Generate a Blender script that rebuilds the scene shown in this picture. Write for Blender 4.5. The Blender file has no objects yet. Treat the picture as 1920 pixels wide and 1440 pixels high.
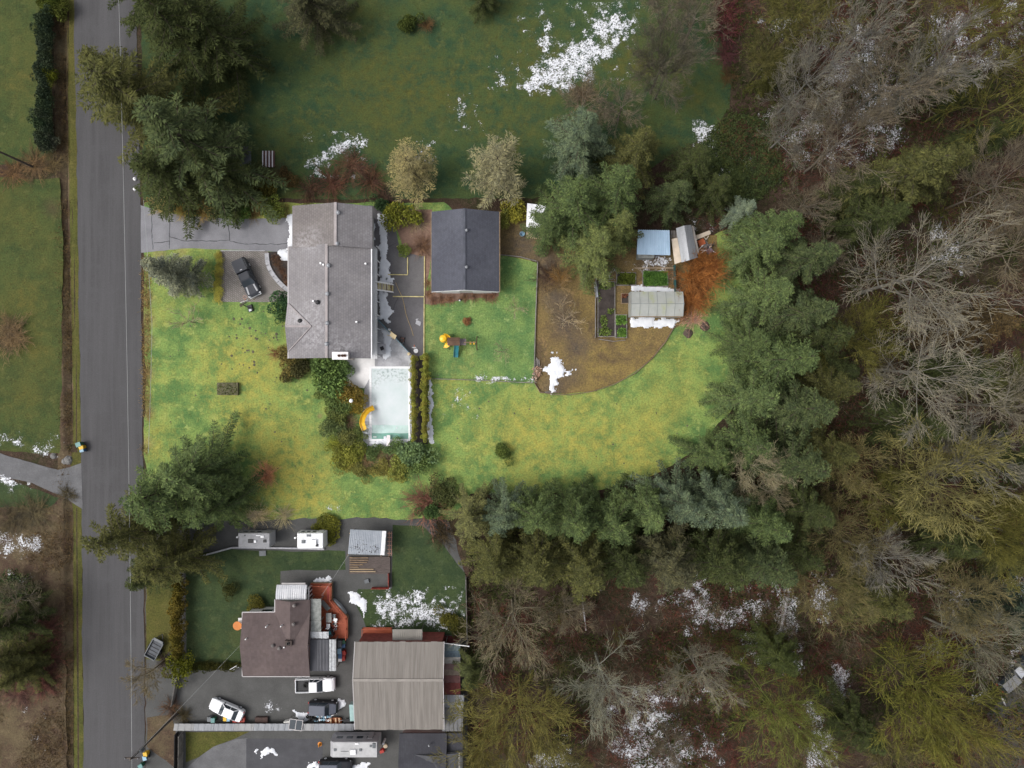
import bpy, math, random
import numpy as np
from mathutils import Vector, noise as mnoise
from mathutils.geometry import tessellate_polygon

R = math.radians
SC = bpy.context.scene
COL = SC.collection
random.seed(7)
rng = np.random.default_rng(11)

# ------------------------------------------------------------------ camera, sky, sun, exposure
CAM_H = 96.0                     # drone height in metres
GS = 0.075                       # metres of ground per photograph pixel
cd = bpy.data.cameras.new('drone_camera')
cam = bpy.data.objects.new('drone_camera', cd); COL.objects.link(cam)
cam.location = (0, 0, CAM_H)
cd.sensor_width = 36.0
cd.angle = 2 * math.atan(960 * GS / CAM_H)
cd.clip_end = 2000
SC.camera = cam

SUN_EL, SUN_AZ = 52.0, 262.0      # weak sun through cloud from the west
w = bpy.data.worlds.new('World'); SC.world = w; w.use_nodes = True
nt = w.node_tree; bg = nt.nodes['Background']
sky = nt.nodes.new('ShaderNodeTexSky'); sky.sky_type = 'NISHITA'; sky.sun_disc = False
sky.sun_elevation = R(SUN_EL); sky.sun_rotation = R(SUN_AZ); sky.dust_density = 6; sky.air_density = 1.0
hs = nt.nodes.new('ShaderNodeHueSaturation'); hs.inputs['Saturation'].default_value = 0.30
nt.links.new(sky.outputs[0], hs.inputs['Color']); nt.links.new(hs.outputs[0], bg.inputs['Color'])
bg.inputs['Strength'].default_value = 0.15
sl = bpy.data.lights.new('sun', 'SUN'); sl.energy = 0.8; sl.angle = R(26); sl.color = (1.0, 0.98, 0.95)
sun = bpy.data.objects.new('sun', sl); COL.objects.link(sun)
sun.rotation_euler = Vector((-math.sin(R(SUN_AZ)) * math.cos(R(SUN_EL)), -math.cos(R(SUN_AZ)) * math.cos(R(SUN_EL)), -math.sin(R(SUN_EL)))).to_track_quat('-Z', 'Y').to_euler()
SC.view_settings.view_transform = 'Standard'; SC.view_settings.look = 'None'
SC.view_settings.gamma = 1; SC.view_settings.use_curve_mapping = False
SC.view_settings.exposure = 0.48
SC.render.engine = 'CYCLES'
SC.cycles.max_bounces = 5; SC.cycles.diffuse_bounces = 3; SC.cycles.transparent_max_bounces = 6

# ------------------------------------------------------------------ helpers
def P(px, py, z=0.0):
    """photograph pixel + height above ground -> world point"""
    k = GS * (CAM_H - z) / CAM_H
    return ((px - 960) * k, (720 - py) * k, z)

def tag(o, label=None, cat=None, group=None, kind=None):
    if label: o['label'] = label
    if cat: o['category'] = cat
    if group: o['group'] = group
    if kind: o['kind'] = kind
    return o

def root(name, loc, label, cat, group=None, rz=0.0):
    o = bpy.data.objects.new(name, None); COL.objects.link(o)
    o.empty_display_size = 0.3
    o.location = loc; o.rotation_euler = (0, 0, rz)
    return tag(o, label, cat, group)

def link(name, me, parent=None, mat=None):
    o = bpy.data.objects.new(name, me); COL.objects.link(o)
    if mat is not None:
        me.materials.clear(); me.materials.append(mat)
    if parent is not None: o.parent = parent
    return o

def np_mesh(name, V, F, smooth=False):
    """V (n,3), F (m,k) arrays -> mesh"""
    V = np.asarray(V, np.float32); F = np.asarray(F, np.int32)
    me = bpy.data.meshes.new(name); k = F.shape[1]
    me.vertices.add(len(V)); me.vertices.foreach_set('co', V.ravel())
    me.loops.add(F.size); me.loops.foreach_set('vertex_index', F.ravel())
    me.polygons.add(len(F))
    me.polygons.foreach_set('loop_start', np.arange(0, F.size, k, dtype=np.int32))
    me.polygons.foreach_set('loop_total', np.full(len(F), k, np.int32))
    if smooth: me.polygons.foreach_set('use_smooth', np.ones(len(F), bool))
    me.update(calc_edges=True)
    return me

class MB:
    def __init__(s): s.v = []; s.f = []
    def add(s, vs, fs):
        n = len(s.v); s.v += [tuple(p) for p in vs]; s.f += [tuple(i + n for i in f) for f in fs]; return s
    def box(s, c, d, rz=0.0, taper=1.0, tilt=None):
        x, y, z = d[0] / 2, d[1] / 2, d[2] / 2; vs = []
        for dz, t in ((-z, 1.0), (z, taper)):
            for a, b in ((-x, -y), (x, -y), (x, y), (-x, y)):
                vs.append((a * t, b * t, dz))
        if tilt:  # pitch about local y
            ct, st = math.cos(tilt), math.sin(tilt); vs = [(a * ct + q * st, b, -a * st + q * ct) for a, b, q in vs]
        cr, sr = math.cos(rz), math.sin(rz)
        vs = [(c[0] + a * cr - b * sr, c[1] + a * sr + b * cr, c[2] + q) for a, b, q in vs]
        return s.add(vs, [(3, 2, 1, 0), (4, 5, 6, 7), (0, 1, 5, 4), (1, 2, 6, 5), (2, 3, 7, 6), (3, 0, 4, 7)])
    def bb(s, x0, x1, y0, y1, z0, z1):
        return s.box(((x0 + x1) / 2, (y0 + y1) / 2, (z0 + z1) / 2), (abs(x1 - x0), abs(y1 - y0), abs(z1 - z0)))
    def prism(s, poly, z0, z1):
        n = len(poly)
        tr = tessellate_polygon([[Vector((p[0], p[1], 0)) for p in poly]])
        vs = [(p[0], p[1], z0) for p in poly] + [(p[0], p[1], z1) for p in poly]
        ar = sum(poly[i][0] * poly[(i + 1) % n][1] - poly[(i + 1) % n][0] * poly[i][1] for i in range(n))
        fs = []
        for t in tr:
            a, b, c = t
            cr = (poly[b][0] - poly[a][0]) * (poly[c][1] - poly[a][1]) - (poly[b][1] - poly[a][1]) * (poly[c][0] - poly[a][0])
            if cr < 0: a, b, c = c, b, a
            fs.append((a + n, b + n, c + n)); fs.append((c, b, a))
        for i in range(n):
            j = (i + 1) % n
            fs.append((i, j, j + n, i + n) if ar > 0 else (j, i, i + n, j + n))
        return s.add(vs, fs)
    def slab(s, pts, th):
        """top quad or polygon (planar, counter-clockwise from above) with thickness th downwards"""
        n = len(pts)
        vs = list(pts) + [(p[0], p[1], p[2] - th) for p in pts]
        fs = [tuple(range(n)), tuple(range(2 * n - 1, n - 1, -1))]
        for i in range(n):
            j = (i + 1) % n; fs.append((i, i + n, j + n, j))
        return s.add(vs, fs)
    def tube(s, p0, p1, r0, r1=None, n=6, caps=True):
        r1 = r0 if r1 is None else r1
        a, b = Vector(p0), Vector(p1); d = (b - a)
        if d.length < 1e-6: return s
        d.normalize(); u = d.orthogonal().normalized(); q = d.cross(u); vs = []
        for c, r in ((a, r0), (b, r1)):
            for i in range(n):
                t = 2 * math.pi * i / n; vs.append(tuple(c + u * (r * math.cos(t)) + q * (r * math.sin(t))))
        fs = [(i, (i + 1) % n, n + (i + 1) % n, n + i) for i in range(n)]
        if caps: fs += [tuple(range(n - 1, -1, -1)), tuple(range(n, 2 * n))]
        return s.add(vs, fs)
    def path(s, pts, r, n=5):
        for a, b in zip(pts[:-1], pts[1:]): s.tube(a, b, r, r, n)
        return s
    def loft(s, rings, caps=True):
        n = len(rings[0]); vs = [p for r in rings for p in r]; fs = []
        for k in range(len(rings) - 1):
            for i in range(n):
                j = (i + 1) % n; fs.append((k * n + i, k * n + j, (k + 1) * n + j, (k + 1) * n + i))
        if caps: fs += [tuple(range(n - 1, -1, -1)), tuple(range((len(rings) - 1) * n, len(rings) * n))]
        return s.add(vs, fs)
    def lathe(s, c, prof, n=14):
        rings = [[(c[0] + r * math.cos(2 * math.pi * i / n), c[1] + r * math.sin(2 * math.pi * i / n), c[2] + z) for i in range(n)] for r, z in prof]
        return s.loft(rings)
    def mesh(s, name, off=(0, 0, 0)):
        me = bpy.data.meshes.new(name)
        me.from_pydata([(x - off[0], y - off[1], z - off[2]) for x, y, z in s.v], [], s.f)
        me.update(); return me
    def build(s, name, mat, parent=None, smooth=False, world=True):
        """vertices are world coordinates unless the parent is a local-space prototype (world=False)"""
        off = (0, 0, 0)
        if parent is not None and world:
            q = parent
            while q is not None: off = tuple(off[i] + q.location[i] for i in range(3)); q = q.parent
        me = s.mesh(name, off); me.materials.append(mat)
        if smooth: me.shade_smooth()
        return link(name, me, parent)

def copy_tree(o, parent=None):
    c = o.copy(); COL.objects.link(c); c.parent = parent
    for ch in [x for x in bpy.data.objects if x.parent == o]: copy_tree(ch, c)
    return c

# ------------------------------------------------------------------ materials
MATS = {}
def _nodes(name):
    m = bpy.data.materials.new(name); m.use_nodes = True
    n = m.node_tree.nodes; b = n['Principled BSDF']
    return m, n, m.node_tree.links, b

def nz(n, l, vec, scale, detail=4, rough=0.6):
    t = n.new('ShaderNodeTexNoise'); t.inputs['Scale'].default_value = scale; t.inputs['Detail'].default_value = detail; t.inputs['Roughness'].default_value = rough
    if vec is not None: l.new(vec, t.inputs['Vector'])
    return t.outputs['Fac']

def ramp(n, l, fac, lo, hi):
    r = n.new('ShaderNodeMapRange'); r.inputs['From Min'].default_value = lo; r.inputs['From Max'].default_value = hi
    l.new(fac, r.inputs['Value']); return r.outputs['Result']

def mixc(n, l, fac, a, b, mode='MIX'):
    m = n.new('ShaderNodeMix'); m.data_type = 'RGBA'; m.blend_type = mode
    if isinstance(fac, (int, float)): m.inputs['Factor'].default_value = fac
    else: l.new(fac, m.inputs['Factor'])
    for i, c in ((6, a), (7, b)):
        if isinstance(c, (tuple, list)): m.inputs[i].default_value = (*c[:3], 1)
        else: l.new(c, m.inputs[i])
    return m.outputs[2]

def math_(n, l, op, a, b=None):
    m = n.new('ShaderNodeMath'); m.operation = op
    for i, c in ((0, a), (1, b)):
        if c is None: continue
        if isinstance(c, (int, float)): m.inputs[i].default_value = c
        else: l.new(c, m.inputs[i])
    return m.outputs[0]

def bump_(n, l, b, h, strength, dist=0.05):
    q = n.new('ShaderNodeBump'); q.inputs['Strength'].default_value = strength; q.inputs['Distance'].default_value = dist
    l.new(h, q.inputs['Height']); l.new(q.outputs[0], b.inputs['Normal'])

def mat(name, col, rough=0.75, var=0.18, scale=0.8, col2=None, bump=0.15, bscale=14, metal=0.0, spec=0.35, stretch=None):
    if name in MATS: return MATS[name]
    m, n, l, b = _nodes(name)
    g = n.new('ShaderNodeNewGeometry').outputs['Position']
    if stretch:
        mp = n.new('ShaderNodeMapping'); mp.inputs['Scale'].default_value = stretch; l.new(g, mp.inputs['Vector']); g = mp.outputs[0]
    f1 = nz(n, l, g, scale); f2 = nz(n, l, g, scale * 7)
    c2 = col2 or tuple(min(1, x * (1 + var)) for x in col)
    c1 = tuple(x * (1 - var) for x in col) if not col2 else col
    c = mixc(n, l, ramp(n, l, f1, 0.35, 0.65), c1, c2)
    c = mixc(n, l, ramp(n, l, f2, 0.3, 0.7), mixc(n, l, 1.0, c, (1 - var * .6,) * 3, 'MULTIPLY'), c)
    l.new(c, b.inputs['Base Color'])
    b.inputs['Roughness'].default_value = rough; b.inputs['Metallic'].default_value = metal; b.inputs['Specular IOR Level'].default_value = spec
    if bump: bump_(n, l, b, nz(n, l, g, bscale), bump)
    MATS[name] = m; return m

def foliage(name, k1=0.55, k2=1.4, trans=0.12):
    """leaf colour = the object's own colour, varied leaf by leaf"""
    m, n, l, b = _nodes(name)
    n.remove(b); out = n['Material Output']
    oi = n.new('ShaderNodeObjectInfo'); ge = n.new('ShaderNodeNewGeometry')
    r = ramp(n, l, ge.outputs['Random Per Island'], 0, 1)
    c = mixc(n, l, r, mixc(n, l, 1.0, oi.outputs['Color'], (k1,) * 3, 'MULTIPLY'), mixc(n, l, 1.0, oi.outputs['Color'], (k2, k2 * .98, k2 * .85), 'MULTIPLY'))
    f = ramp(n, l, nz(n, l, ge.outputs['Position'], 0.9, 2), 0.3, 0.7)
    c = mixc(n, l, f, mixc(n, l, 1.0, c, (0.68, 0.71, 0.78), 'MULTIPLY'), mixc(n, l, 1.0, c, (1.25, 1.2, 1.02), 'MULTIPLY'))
    d = n.new('ShaderNodeBsdfDiffuse'); t = n.new('ShaderNodeBsdfTranslucent'); mx = n.new('ShaderNodeMixShader'); mx.inputs[0].default_value = trans
    l.new(c, d.inputs[0]); l.new(c, t.inputs[0]); l.new(d.outputs[0], mx.inputs[1]); l.new(t.outputs[0], mx.inputs[2]); l.new(mx.outputs[0], out.inputs[0])
    return m

def barkmat(name):
    m, n, l, b = _nodes(name)
    oi = n.new('ShaderNodeObjectInfo'); ge = n.new('ShaderNodeNewGeometry')
    f = ramp(n, l, nz(n, l, ge.outputs['Position'], 0.7, 4), 0.3, 0.7)
    c = mixc(n, l, f, mixc(n, l, 1.0, oi.outputs['Color'], (0.65, 0.68, 0.62), 'MULTIPLY'), mixc(n, l, 1.0, oi.outputs['Color'], (1.25, 1.22, 1.2), 'MULTIPLY'))
    l.new(c, b.inputs['Base Color']); b.inputs['Roughness'].default_value = 0.9; b.inputs['Specular IOR Level'].default_value = 0.15
    return m
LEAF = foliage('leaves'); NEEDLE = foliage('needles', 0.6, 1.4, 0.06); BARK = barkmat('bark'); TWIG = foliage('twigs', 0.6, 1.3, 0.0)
# ------------------------------------------------------------------ plants: shared meshes
def kites(base, d, L, W, up):
    """arrays (n,3): elongated leaf quads"""
    side = np.cross(d, up); side /= np.linalg.norm(side, axis=1, keepdims=True) + 1e-9
    mid = base + d * (L * 0.45)[:, None]
    V = np.stack([base, mid + side * (W / 2)[:, None], base + d * L[:, None], mid - side * (W / 2)[:, None]], 1)
    return V.reshape(-1, 3)

def quadF(n): return np.arange(n * 4, dtype=np.int32).reshape(-1, 4)

def unit(a): return a / (np.linalg.norm(a, axis=-1, keepdims=True) + 1e-9)

def segs_mesh(name, A, B, RA, RB, k=3):
    A = np.asarray(A, float); B = np.asarray(B, float); RA = np.asarray(RA)[:, None]; RB = np.asarray(RB)[:, None]
    d = unit(B - A); ref = np.where(np.abs(d[:, 2:3]) > .9, np.array([[1., 0, 0]]), np.array([[0, 0, 1.]]))
    u = unit(np.cross(d, ref)); q = np.cross(d, u); n = len(A); V = np.zeros((n, 2 * k, 3))
    for i in range(k):
        t = 2 * math.pi * i / k
        o = u * math.cos(t) + q * math.sin(t)
        V[:, i] = A + o * RA; V[:, k + i] = B + o * RB
    F = []
    b = np.arange(n) * 2 * k
    for i in range(k):
        j = (i + 1) % k
        F.append(np.stack([b + i, b + j, b + k + j, b + k + i], 1))
    return np_mesh(name, V.reshape(-1, 3), np.concatenate(F))

def conifer(seed, H=20.0, Rad=4.6, start=0.05, nbr=120, droop=0.45, rise=0.25, leafL=0.40, leafW=0.10, ragged=0.3, power=0.75, step=0.17, sp=0.17, flat=.12):
    """bough by bough: each bough is a flat feathery spray of small needle tufts, with gaps between boughs"""
    g = np.random.default_rng(seed); KV = []; SA, SB, SRA, SRB = [], [], [], []
    zs = np.linspace(0, H, 9); lean = g.normal(0, 0.012, 2)
    cx = lambda z: lean * z
    for a, b in zip(zs[:-1], zs[1:]):
        SA.append((*cx(a), a)); SB.append((*cx(b), b)); SRA.append(max(.03, .019 * H * (1 - a / H) + .03)); SRB.append(max(.02, .019 * H * (1 - b / H) + .03))
    l1, l2 = g.uniform(0, 2 * math.pi, 2); Z = np.array([0, 0, 1.])
    for i in range(nbr):
        t = start + (1 - start) * ((i + g.uniform(0, 1)) / nbr) ** 0.9
        t = min(t, .99); az = i * 2.39996 + g.normal(0, .4)
        prof = (1 - t) ** power * (0.6 + 0.4 * min(1, (t - start) / .12 + .35))
        Lb = Rad * prof * g.uniform(1 - ragged, 1.12) * (1 + .14 * math.cos(2 * (az - l1)) + .08 * math.cos(3 * (az - l2))) + 0.3
        if g.uniform() < ragged * .3: Lb *= g.uniform(.4, .75)
        z0 = t * H; ns = max(5, int(Lb / step)); s = (np.arange(ns) + g.uniform(.2, .8)) / ns
        dh = np.array([math.cos(az), math.sin(az), 0]); side = np.array([-dh[1], dh[0], 0])
        rs = rise + 0.6 * max(0, t - .6) + g.normal(0, .07); dr = droop * (1.15 - t); swing = g.normal(0, .15)
        c0 = np.array([*cx(z0), z0])
        pos = lambda q: c0 + dh * (Lb * q)[:, None] + side * (Lb * swing * q * q)[:, None] + Z * (Lb * (rs * q - dr * q * q))[:, None]
        pts = pos(s); pt4 = pos(np.array([0, .35, .7, 1.0]))
        for k in range(3):
            SA.append(pt4[k]); SB.append(pt4[k + 1]); r = .011 * Lb + .012; SRA.append(r * (1 - .3 * k)); SRB.append(r * (.72 - .3 * k))
        tang = pos(s + .02) - pts; tang = unit(tang)
        wid = sp * Lb * np.sin(np.clip(s * 1.15, 0, 1) * math.pi * .82 + .25) + .22
        for sg in (-1, 1):
            fl = wid * g.uniform(.65, 1.25, ns); ang = g.normal(0.9, .16, ns) * sg
            fd = unit(tang * np.cos(ang)[:, None] + side[None] * np.sin(ang)[:, None] + Z[None] * g.normal(-flat, .12, ns)[:, None])
            stp = leafL * .42; m = int(np.max(fl) / stp) + 1
            for j in range(m):
                keep = fl > j * stp * .9
                nk = int(keep.sum())
                if not nk: break
                bs = pts[keep] + fd[keep] * (j * stp) + Z * (-.05 * j * j * stp) + g.normal(0, .03, (nk, 3))
                dd = unit(fd[keep] + g.normal(0, .28, (nk, 3)))
                upv = unit(Z[None] + g.normal(0, .4, (nk, 3)))
                KV.append(kites(bs, dd, leafL * g.uniform(.7, 1.25, nk), leafW * g.uniform(.7, 1.35, nk), upv))
        dd = unit(tang[-1:] + g.normal(0, .25, (5, 3)))
        KV.append(kites(np.repeat(pts[-1:], 5, 0), dd, np.full(5, leafL), np.full(5, leafW), unit(Z[None] + g.normal(0, .3, (5, 3)))))
    V = np.concatenate(KV)
    cm = np_mesh('conifer_crown', V, quadF(len(V) // 4)); cm.materials.append(NEEDLE)
    tm = segs_mesh('conifer_trunk', SA, SB, SRA, SRB, 5); tm.materials.append(BARK)
    return cm, tm

def bare_tree(seed, H=17.0, spread=6.0, leaders=4, twist=0.35, up=0.5, fine=1.0, droop=0.0, clear=0.3, tw=0.022):
    """winter tree: trunk + first limbs (one mesh), branches and twigs (another)"""
    g = np.random.default_rng(seed); T = [[], [], [], []]; C = [[], [], [], []]
    def seg(D, a, b, ra, rb): D[0].append(a); D[1].append(b); D[2].append(ra); D[3].append(rb)
    az0 = [g.uniform(0, 6.28)]
    def grow(p, d, L, r, lev):
        D = T if lev <= 1 else C
        nseg = (5, 5, 4, 3, 2)[min(lev, 4)]; q = p.copy(); dd = d.copy(); sl = L / nseg; rr = r
        for i in range(nseg):
            bend = np.array([0, 0, (up * .25 if lev > 0 else .1) - droop * (lev >= 2) * .35])
            dd = unit(dd + g.normal(0, twist * (.10 if lev == 0 else .24), 3) + bend * (.5 if lev else 1))
            e = q + dd * sl; r2 = max(tw * .6, rr * (.86 if lev < 2 else .72)); seg(D, q, e, rr, r2)
            f = (i + 1) / nseg
            if lev < 4:
                if lev == 0: nb = leaders // 3 if f > clear and i < nseg - 1 else (leaders if i == nseg - 1 else 0)
                else: nb = (0, 1 + (g.uniform() < .6), 1 + (g.uniform() < .3), 1 + (g.uniform() < .35))[lev]
                nb = int(nb * (fine if lev >= 2 else 1) + .5)
                for k in range(nb):
                    ax = unit(g.normal(0, 1, 3)); pe = unit(np.cross(dd, ax))
                    an = g.uniform(.28, .85) if lev else g.uniform(.6, 1.3)
                    nd = unit(dd * math.cos(an) + pe * math.sin(an) + np.array([0, 0, .12 * up]))
                    if lev == 0:
                        a2 = az0[0] + g.normal(0, .25); az0[0] += 2.39996; nd = unit(np.array([math.cos(a2) * math.sin(an), math.sin(a2) * math.sin(an), math.cos(an) * .8 + .1]))
                    LL = {0: spread * g.uniform(.7, 1.1), 1: spread * .46 * g.uniform(.6, 1.15), 2: spread * .27 * g.uniform(.6, 1.2), 3: spread * .16 * g.uniform(.6, 1.3)}[lev] * (1.15 - .4 * f if lev else 1)
                    grow(e, nd, LL, max(tw, r2 * (.5, .48, .55, .7)[lev]), lev + 1)
            q = e; rr = r2
    grow(np.zeros(3), np.array([0, 0, 1.]), H * .62, .012 * H + .03, 0)
    tm = segs_mesh('bare_trunk', *T, 6); tm.materials.append(BARK)
    cm = segs_mesh('bare_crown', *C, 3); cm.materials.append(TWIG)
    return cm, tm

def leafy(seed, rx=1.0, ry=1.0, h=1.2, n=900, L=0.22, W=0.16, lumps=7, flat=.75, inner=.55):
    g = np.random.default_rng(seed); KV = []
    cs = np.stack([g.normal(0, .42, lumps), g.normal(0, .42, lumps), g.uniform(.35, .72, lumps)], 1)
    rs = g.uniform(.32, .55, lumps)
    cs[0] = (0, 0, .45); rs[0] = .62
    idx = g.integers(0, lumps, n); dirs = unit(g.normal(0, 1, (n, 3))); dirs[:, 2] = np.abs(dirs[:, 2]) * .9 - .25 * (g.uniform(0, 1, n) < .3)
    dirs = unit(dirs); rr = rs[idx] * g.uniform(inner, 1.05, n) ** .6
    p = cs[idx] + dirs * rr[:, None]; p[:, 2] = np.maximum(p[:, 2], .05)
    p *= np.array([rx, ry, h])
    d = unit(dirs + g.normal(0, .7, (n, 3))); upv = unit(dirs + g.normal(0, .5, (n, 3)))
    V = kites(p, d, L * g.uniform(.7, 1.3, n), W * g.uniform(.7, 1.3, n), upv)
    me = np_mesh('leafy_crown', V, quadF(n)); me.materials.append(LEAF); return me

def stems(seed, n=60, h=1.4, spread=1.0, r=.02, arch=.5, forks=3, k=3):
    """many-stemmed twiggy shrub"""
    g = np.random.default_rng(seed); D = [[], [], [], []]
    for i in range(n):
        az = g.uniform(0, 6.283); lean = g.uniform(.1, 1.0); p = np.array([*(g.normal(0, .12 * spread, 2)), 0.0]); L = h * g.uniform(.7, 1.15)
        dh = np.array([math.cos(az), math.sin(az), 0]); d = unit(dh * lean * spread / h + np.array([0, 0, 1.]))
        ns = 5
        for j in range(ns):
            d = unit(d + dh * arch * .16 + np.array([0, 0, -arch * .13]) + g.normal(0, .10, 3)); e = p + d * L / ns
            rr = r * (1 - j / ns * .6)
            D[0].append(p); D[1].append(e); D[2].append(rr); D[3].append(rr * .8)
            if j >= 1:
                for _ in range(forks):
                    fd = unit(d + g.normal(0, .55, 3)); fe = e + fd * L * g.uniform(.12, .3)
                    D[0].append(e); D[1].append(fe); D[2].append(rr * .7); D[3].append(rr * .4)
            p = e
    me = segs_mesh('stem_crown', *D, k); me.materials.append(TWIG); return me

FIR = [conifer(101 + i, H=20, Rad=5.2, nbr=92, droop=.34 + .06 * i, rise=.22, ragged=.34, power=.92, sp=.078, leafL=.34, leafW=.095, step=.105, flat=.2) for i in range(4)]
CEDAR = [conifer(201 + i, H=20, Rad=5.6, nbr=66, droop=.55, rise=.36, leafL=.36, leafW=.11, ragged=.42, power=.72, sp=.07, flat=.3, step=.10) for i in range(3)]
SPRUCE = [conifer(301 + i, H=12, Rad=2.4, nbr=110, droop=.3, rise=.2, leafL=.26, leafW=.10, ragged=.2, power=.85, step=.12, sp=.12) for i in range(2)]
PALE = [conifer(401 + i, H=12, Rad=3.9, nbr=70, droop=.12, rise=.42, leafL=.40, leafW=.07, ragged=.4, power=.5, step=.15, sp=.10) for i in range(2)]
BIG = [bare_tree(501 + i, H=18, spread=7.4, leaders=6 + i % 2, up=.30, clear=.25, tw=.024, twist=.32) for i in range(4)]
MOSSY = [bare_tree(601 + i, H=12, spread=6.0, leaders=8, up=.16, twist=.38, droop=.05, clear=.2, tw=.026, fine=.85) for i in range(4)]
THIN = [bare_tree(701 + i, H=15, spread=4.6, leaders=6, up=.3, clear=.3, tw=.024, fine=1.0, twist=.3) for i in range(3)]
FRUIT = [bare_tree(801 + i, H=3.2, spread=2.1, leaders=5, up=.2, clear=.3, tw=.024, fine=.3, twist=.5) for i in range(3)]

def place(pair, name, x, y, s, label, cat, cc, tc=(.10, .085, .07), group=None, rz=None, sz=None, parts=('crown', 'trunk')):
    o = root(name, (x, y, 0), label, cat, group, rng.uniform(0, 6.28) if rz is None else rz)
    for me, pn, c in ((pair[0], parts[0], cc), (pair[1], parts[1], tc)):
        p = link(pn, me, o); p.color = (*c, 1); p.scale = (s, s, sz or s)
    return o

def shrub(me, name, px, py, s, label, col, cat='shrub', group=None, z=0.0, sz=None, sy=None, rz=None):
    s *= 1.12
    if me in REDST: col = (col[0] * .78, col[1] * 1.05, col[2] * 1.0)
    x, y, _ = P(px, py, z)
    o = link(name, me); o.location = (x, y, 0); o.scale = (s, sy or s, sz or s); o.color = (*[min(.8, c * 1.35) for c in col], 1)
    o.rotation_euler = (0, 0, rng.uniform(0, 6.28) if rz is None else rz)
    return tag(o, label, cat, group)
# ------------------------------------------------------------------ numpy noise, outlines
def vnoise(x, y, freq, seed=0, octs=4):
    out = np.zeros_like(x); amp = 1.0; tot = 0
    for o in range(octs):
        g = np.random.default_rng(seed * 17 + o); tab = g.random((257, 257)); tab[256] = tab[0]; tab[:, 256] = tab[:, 0]
        fx = x * freq * 2 ** o + 37.1 * o; fy = y * freq * 2 ** o + 11.7 * o
        ix = np.floor(fx).astype(int); iy = np.floor(fy).astype(int); u = fx - ix; v = fy - iy
        u = u * u * (3 - 2 * u); v = v * v * (3 - 2 * v); ix %= 256; iy %= 256
        a = tab[ix, iy] * (1 - u) + tab[ix + 1, iy] * u; b = tab[ix, iy + 1] * (1 - u) + tab[ix + 1, iy + 1] * u
        out += amp * (a * (1 - v) + b * v); tot += amp; amp *= .55
    return out / tot

def poly_sd(x, y, poly):
    """signed distance, positive inside"""
    ins = np.zeros(x.shape, bool); d2 = np.full(x.shape, 1e9); n = len(poly)
    for i in range(n):
        ax, ay = poly[i][:2]; bx, by = poly[(i + 1) % n][:2]
        c = ((ay > y) != (by > y)) & (x < (bx - ax) * (y - ay) / ((by - ay) if by != ay else 1e-9) + ax); ins ^= c
        ex, ey = bx - ax, by - ay; t = np.clip(((x - ax) * ex + (y - ay) * ey) / (ex * ex + ey * ey + 1e-9), 0, 1)
        d2 = np.minimum(d2, (x - ax - t * ex) ** 2 + (y - ay - t * ey) ** 2)
    return np.where(ins, 1, -1) * np.sqrt(d2)

def organic(pts, amp=0.35, step=0.8, seed=0):
    """px outline -> world outline with wobbly edge"""
    W = [P(*p)[:2] for p in pts]; out = []
    for i, a in enumerate(W):
        b = W[(i + 1) % len(W)]; L = math.hypot(b[0] - a[0], b[1] - a[1]); n = max(1, min(120, int(L / step)))
        for k in range(n):
            t = k / n; x = a[0] + (b[0] - a[0]) * t; y = a[1] + (b[1] - a[1]) * t
            o = mnoise.noise_vector((x * .35 + seed, y * .35, seed * 3.1)) + .6 * mnoise.noise_vector((x * 1.3, y * 1.3 + seed, 4.2))
            out.append((x + o[0] * amp, y + o[1] * amp))
    return out

def sheet(name, pts, z, m, amp=0.3, label=None, kind='structure', skirt=0.12, step=.8):
    mb = MB(); mb.prism(organic(pts, amp, step) if amp else [P(*p)[:2] for p in pts], z - skirt, z)
    o = mb.build(name, m); o['kind'] = kind
    if label: o['label'] = label
    return o

def blobs(n, l, pos, lst, z=0.0):
    acc = None; fl = n.new('ShaderNodeVectorMath'); fl.operation = 'MULTIPLY'; fl.inputs[1].default_value = (1, 1, 0); l.new(pos, fl.inputs[0]); pos = fl.outputs[0]
    for px, py, r, wgt in lst:
        v = n.new('ShaderNodeVectorMath'); v.operation = 'DISTANCE'; l.new(pos, v.inputs[0]); v.inputs[1].default_value = (*P(px, py, z)[:2], 0)
        f = n.new('ShaderNodeMapRange'); f.interpolation_type = 'SMOOTHSTEP'
        f.inputs['From Min'].default_value = r * GS; f.inputs['From Max'].default_value = 0; f.inputs['To Max'].default_value = wgt
        l.new(v.outputs['Value'], f.inputs['Value'])
        acc = f.outputs[0] if acc is None else math_(n, l, 'ADD', acc, f.outputs[0])
    return acc

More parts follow.
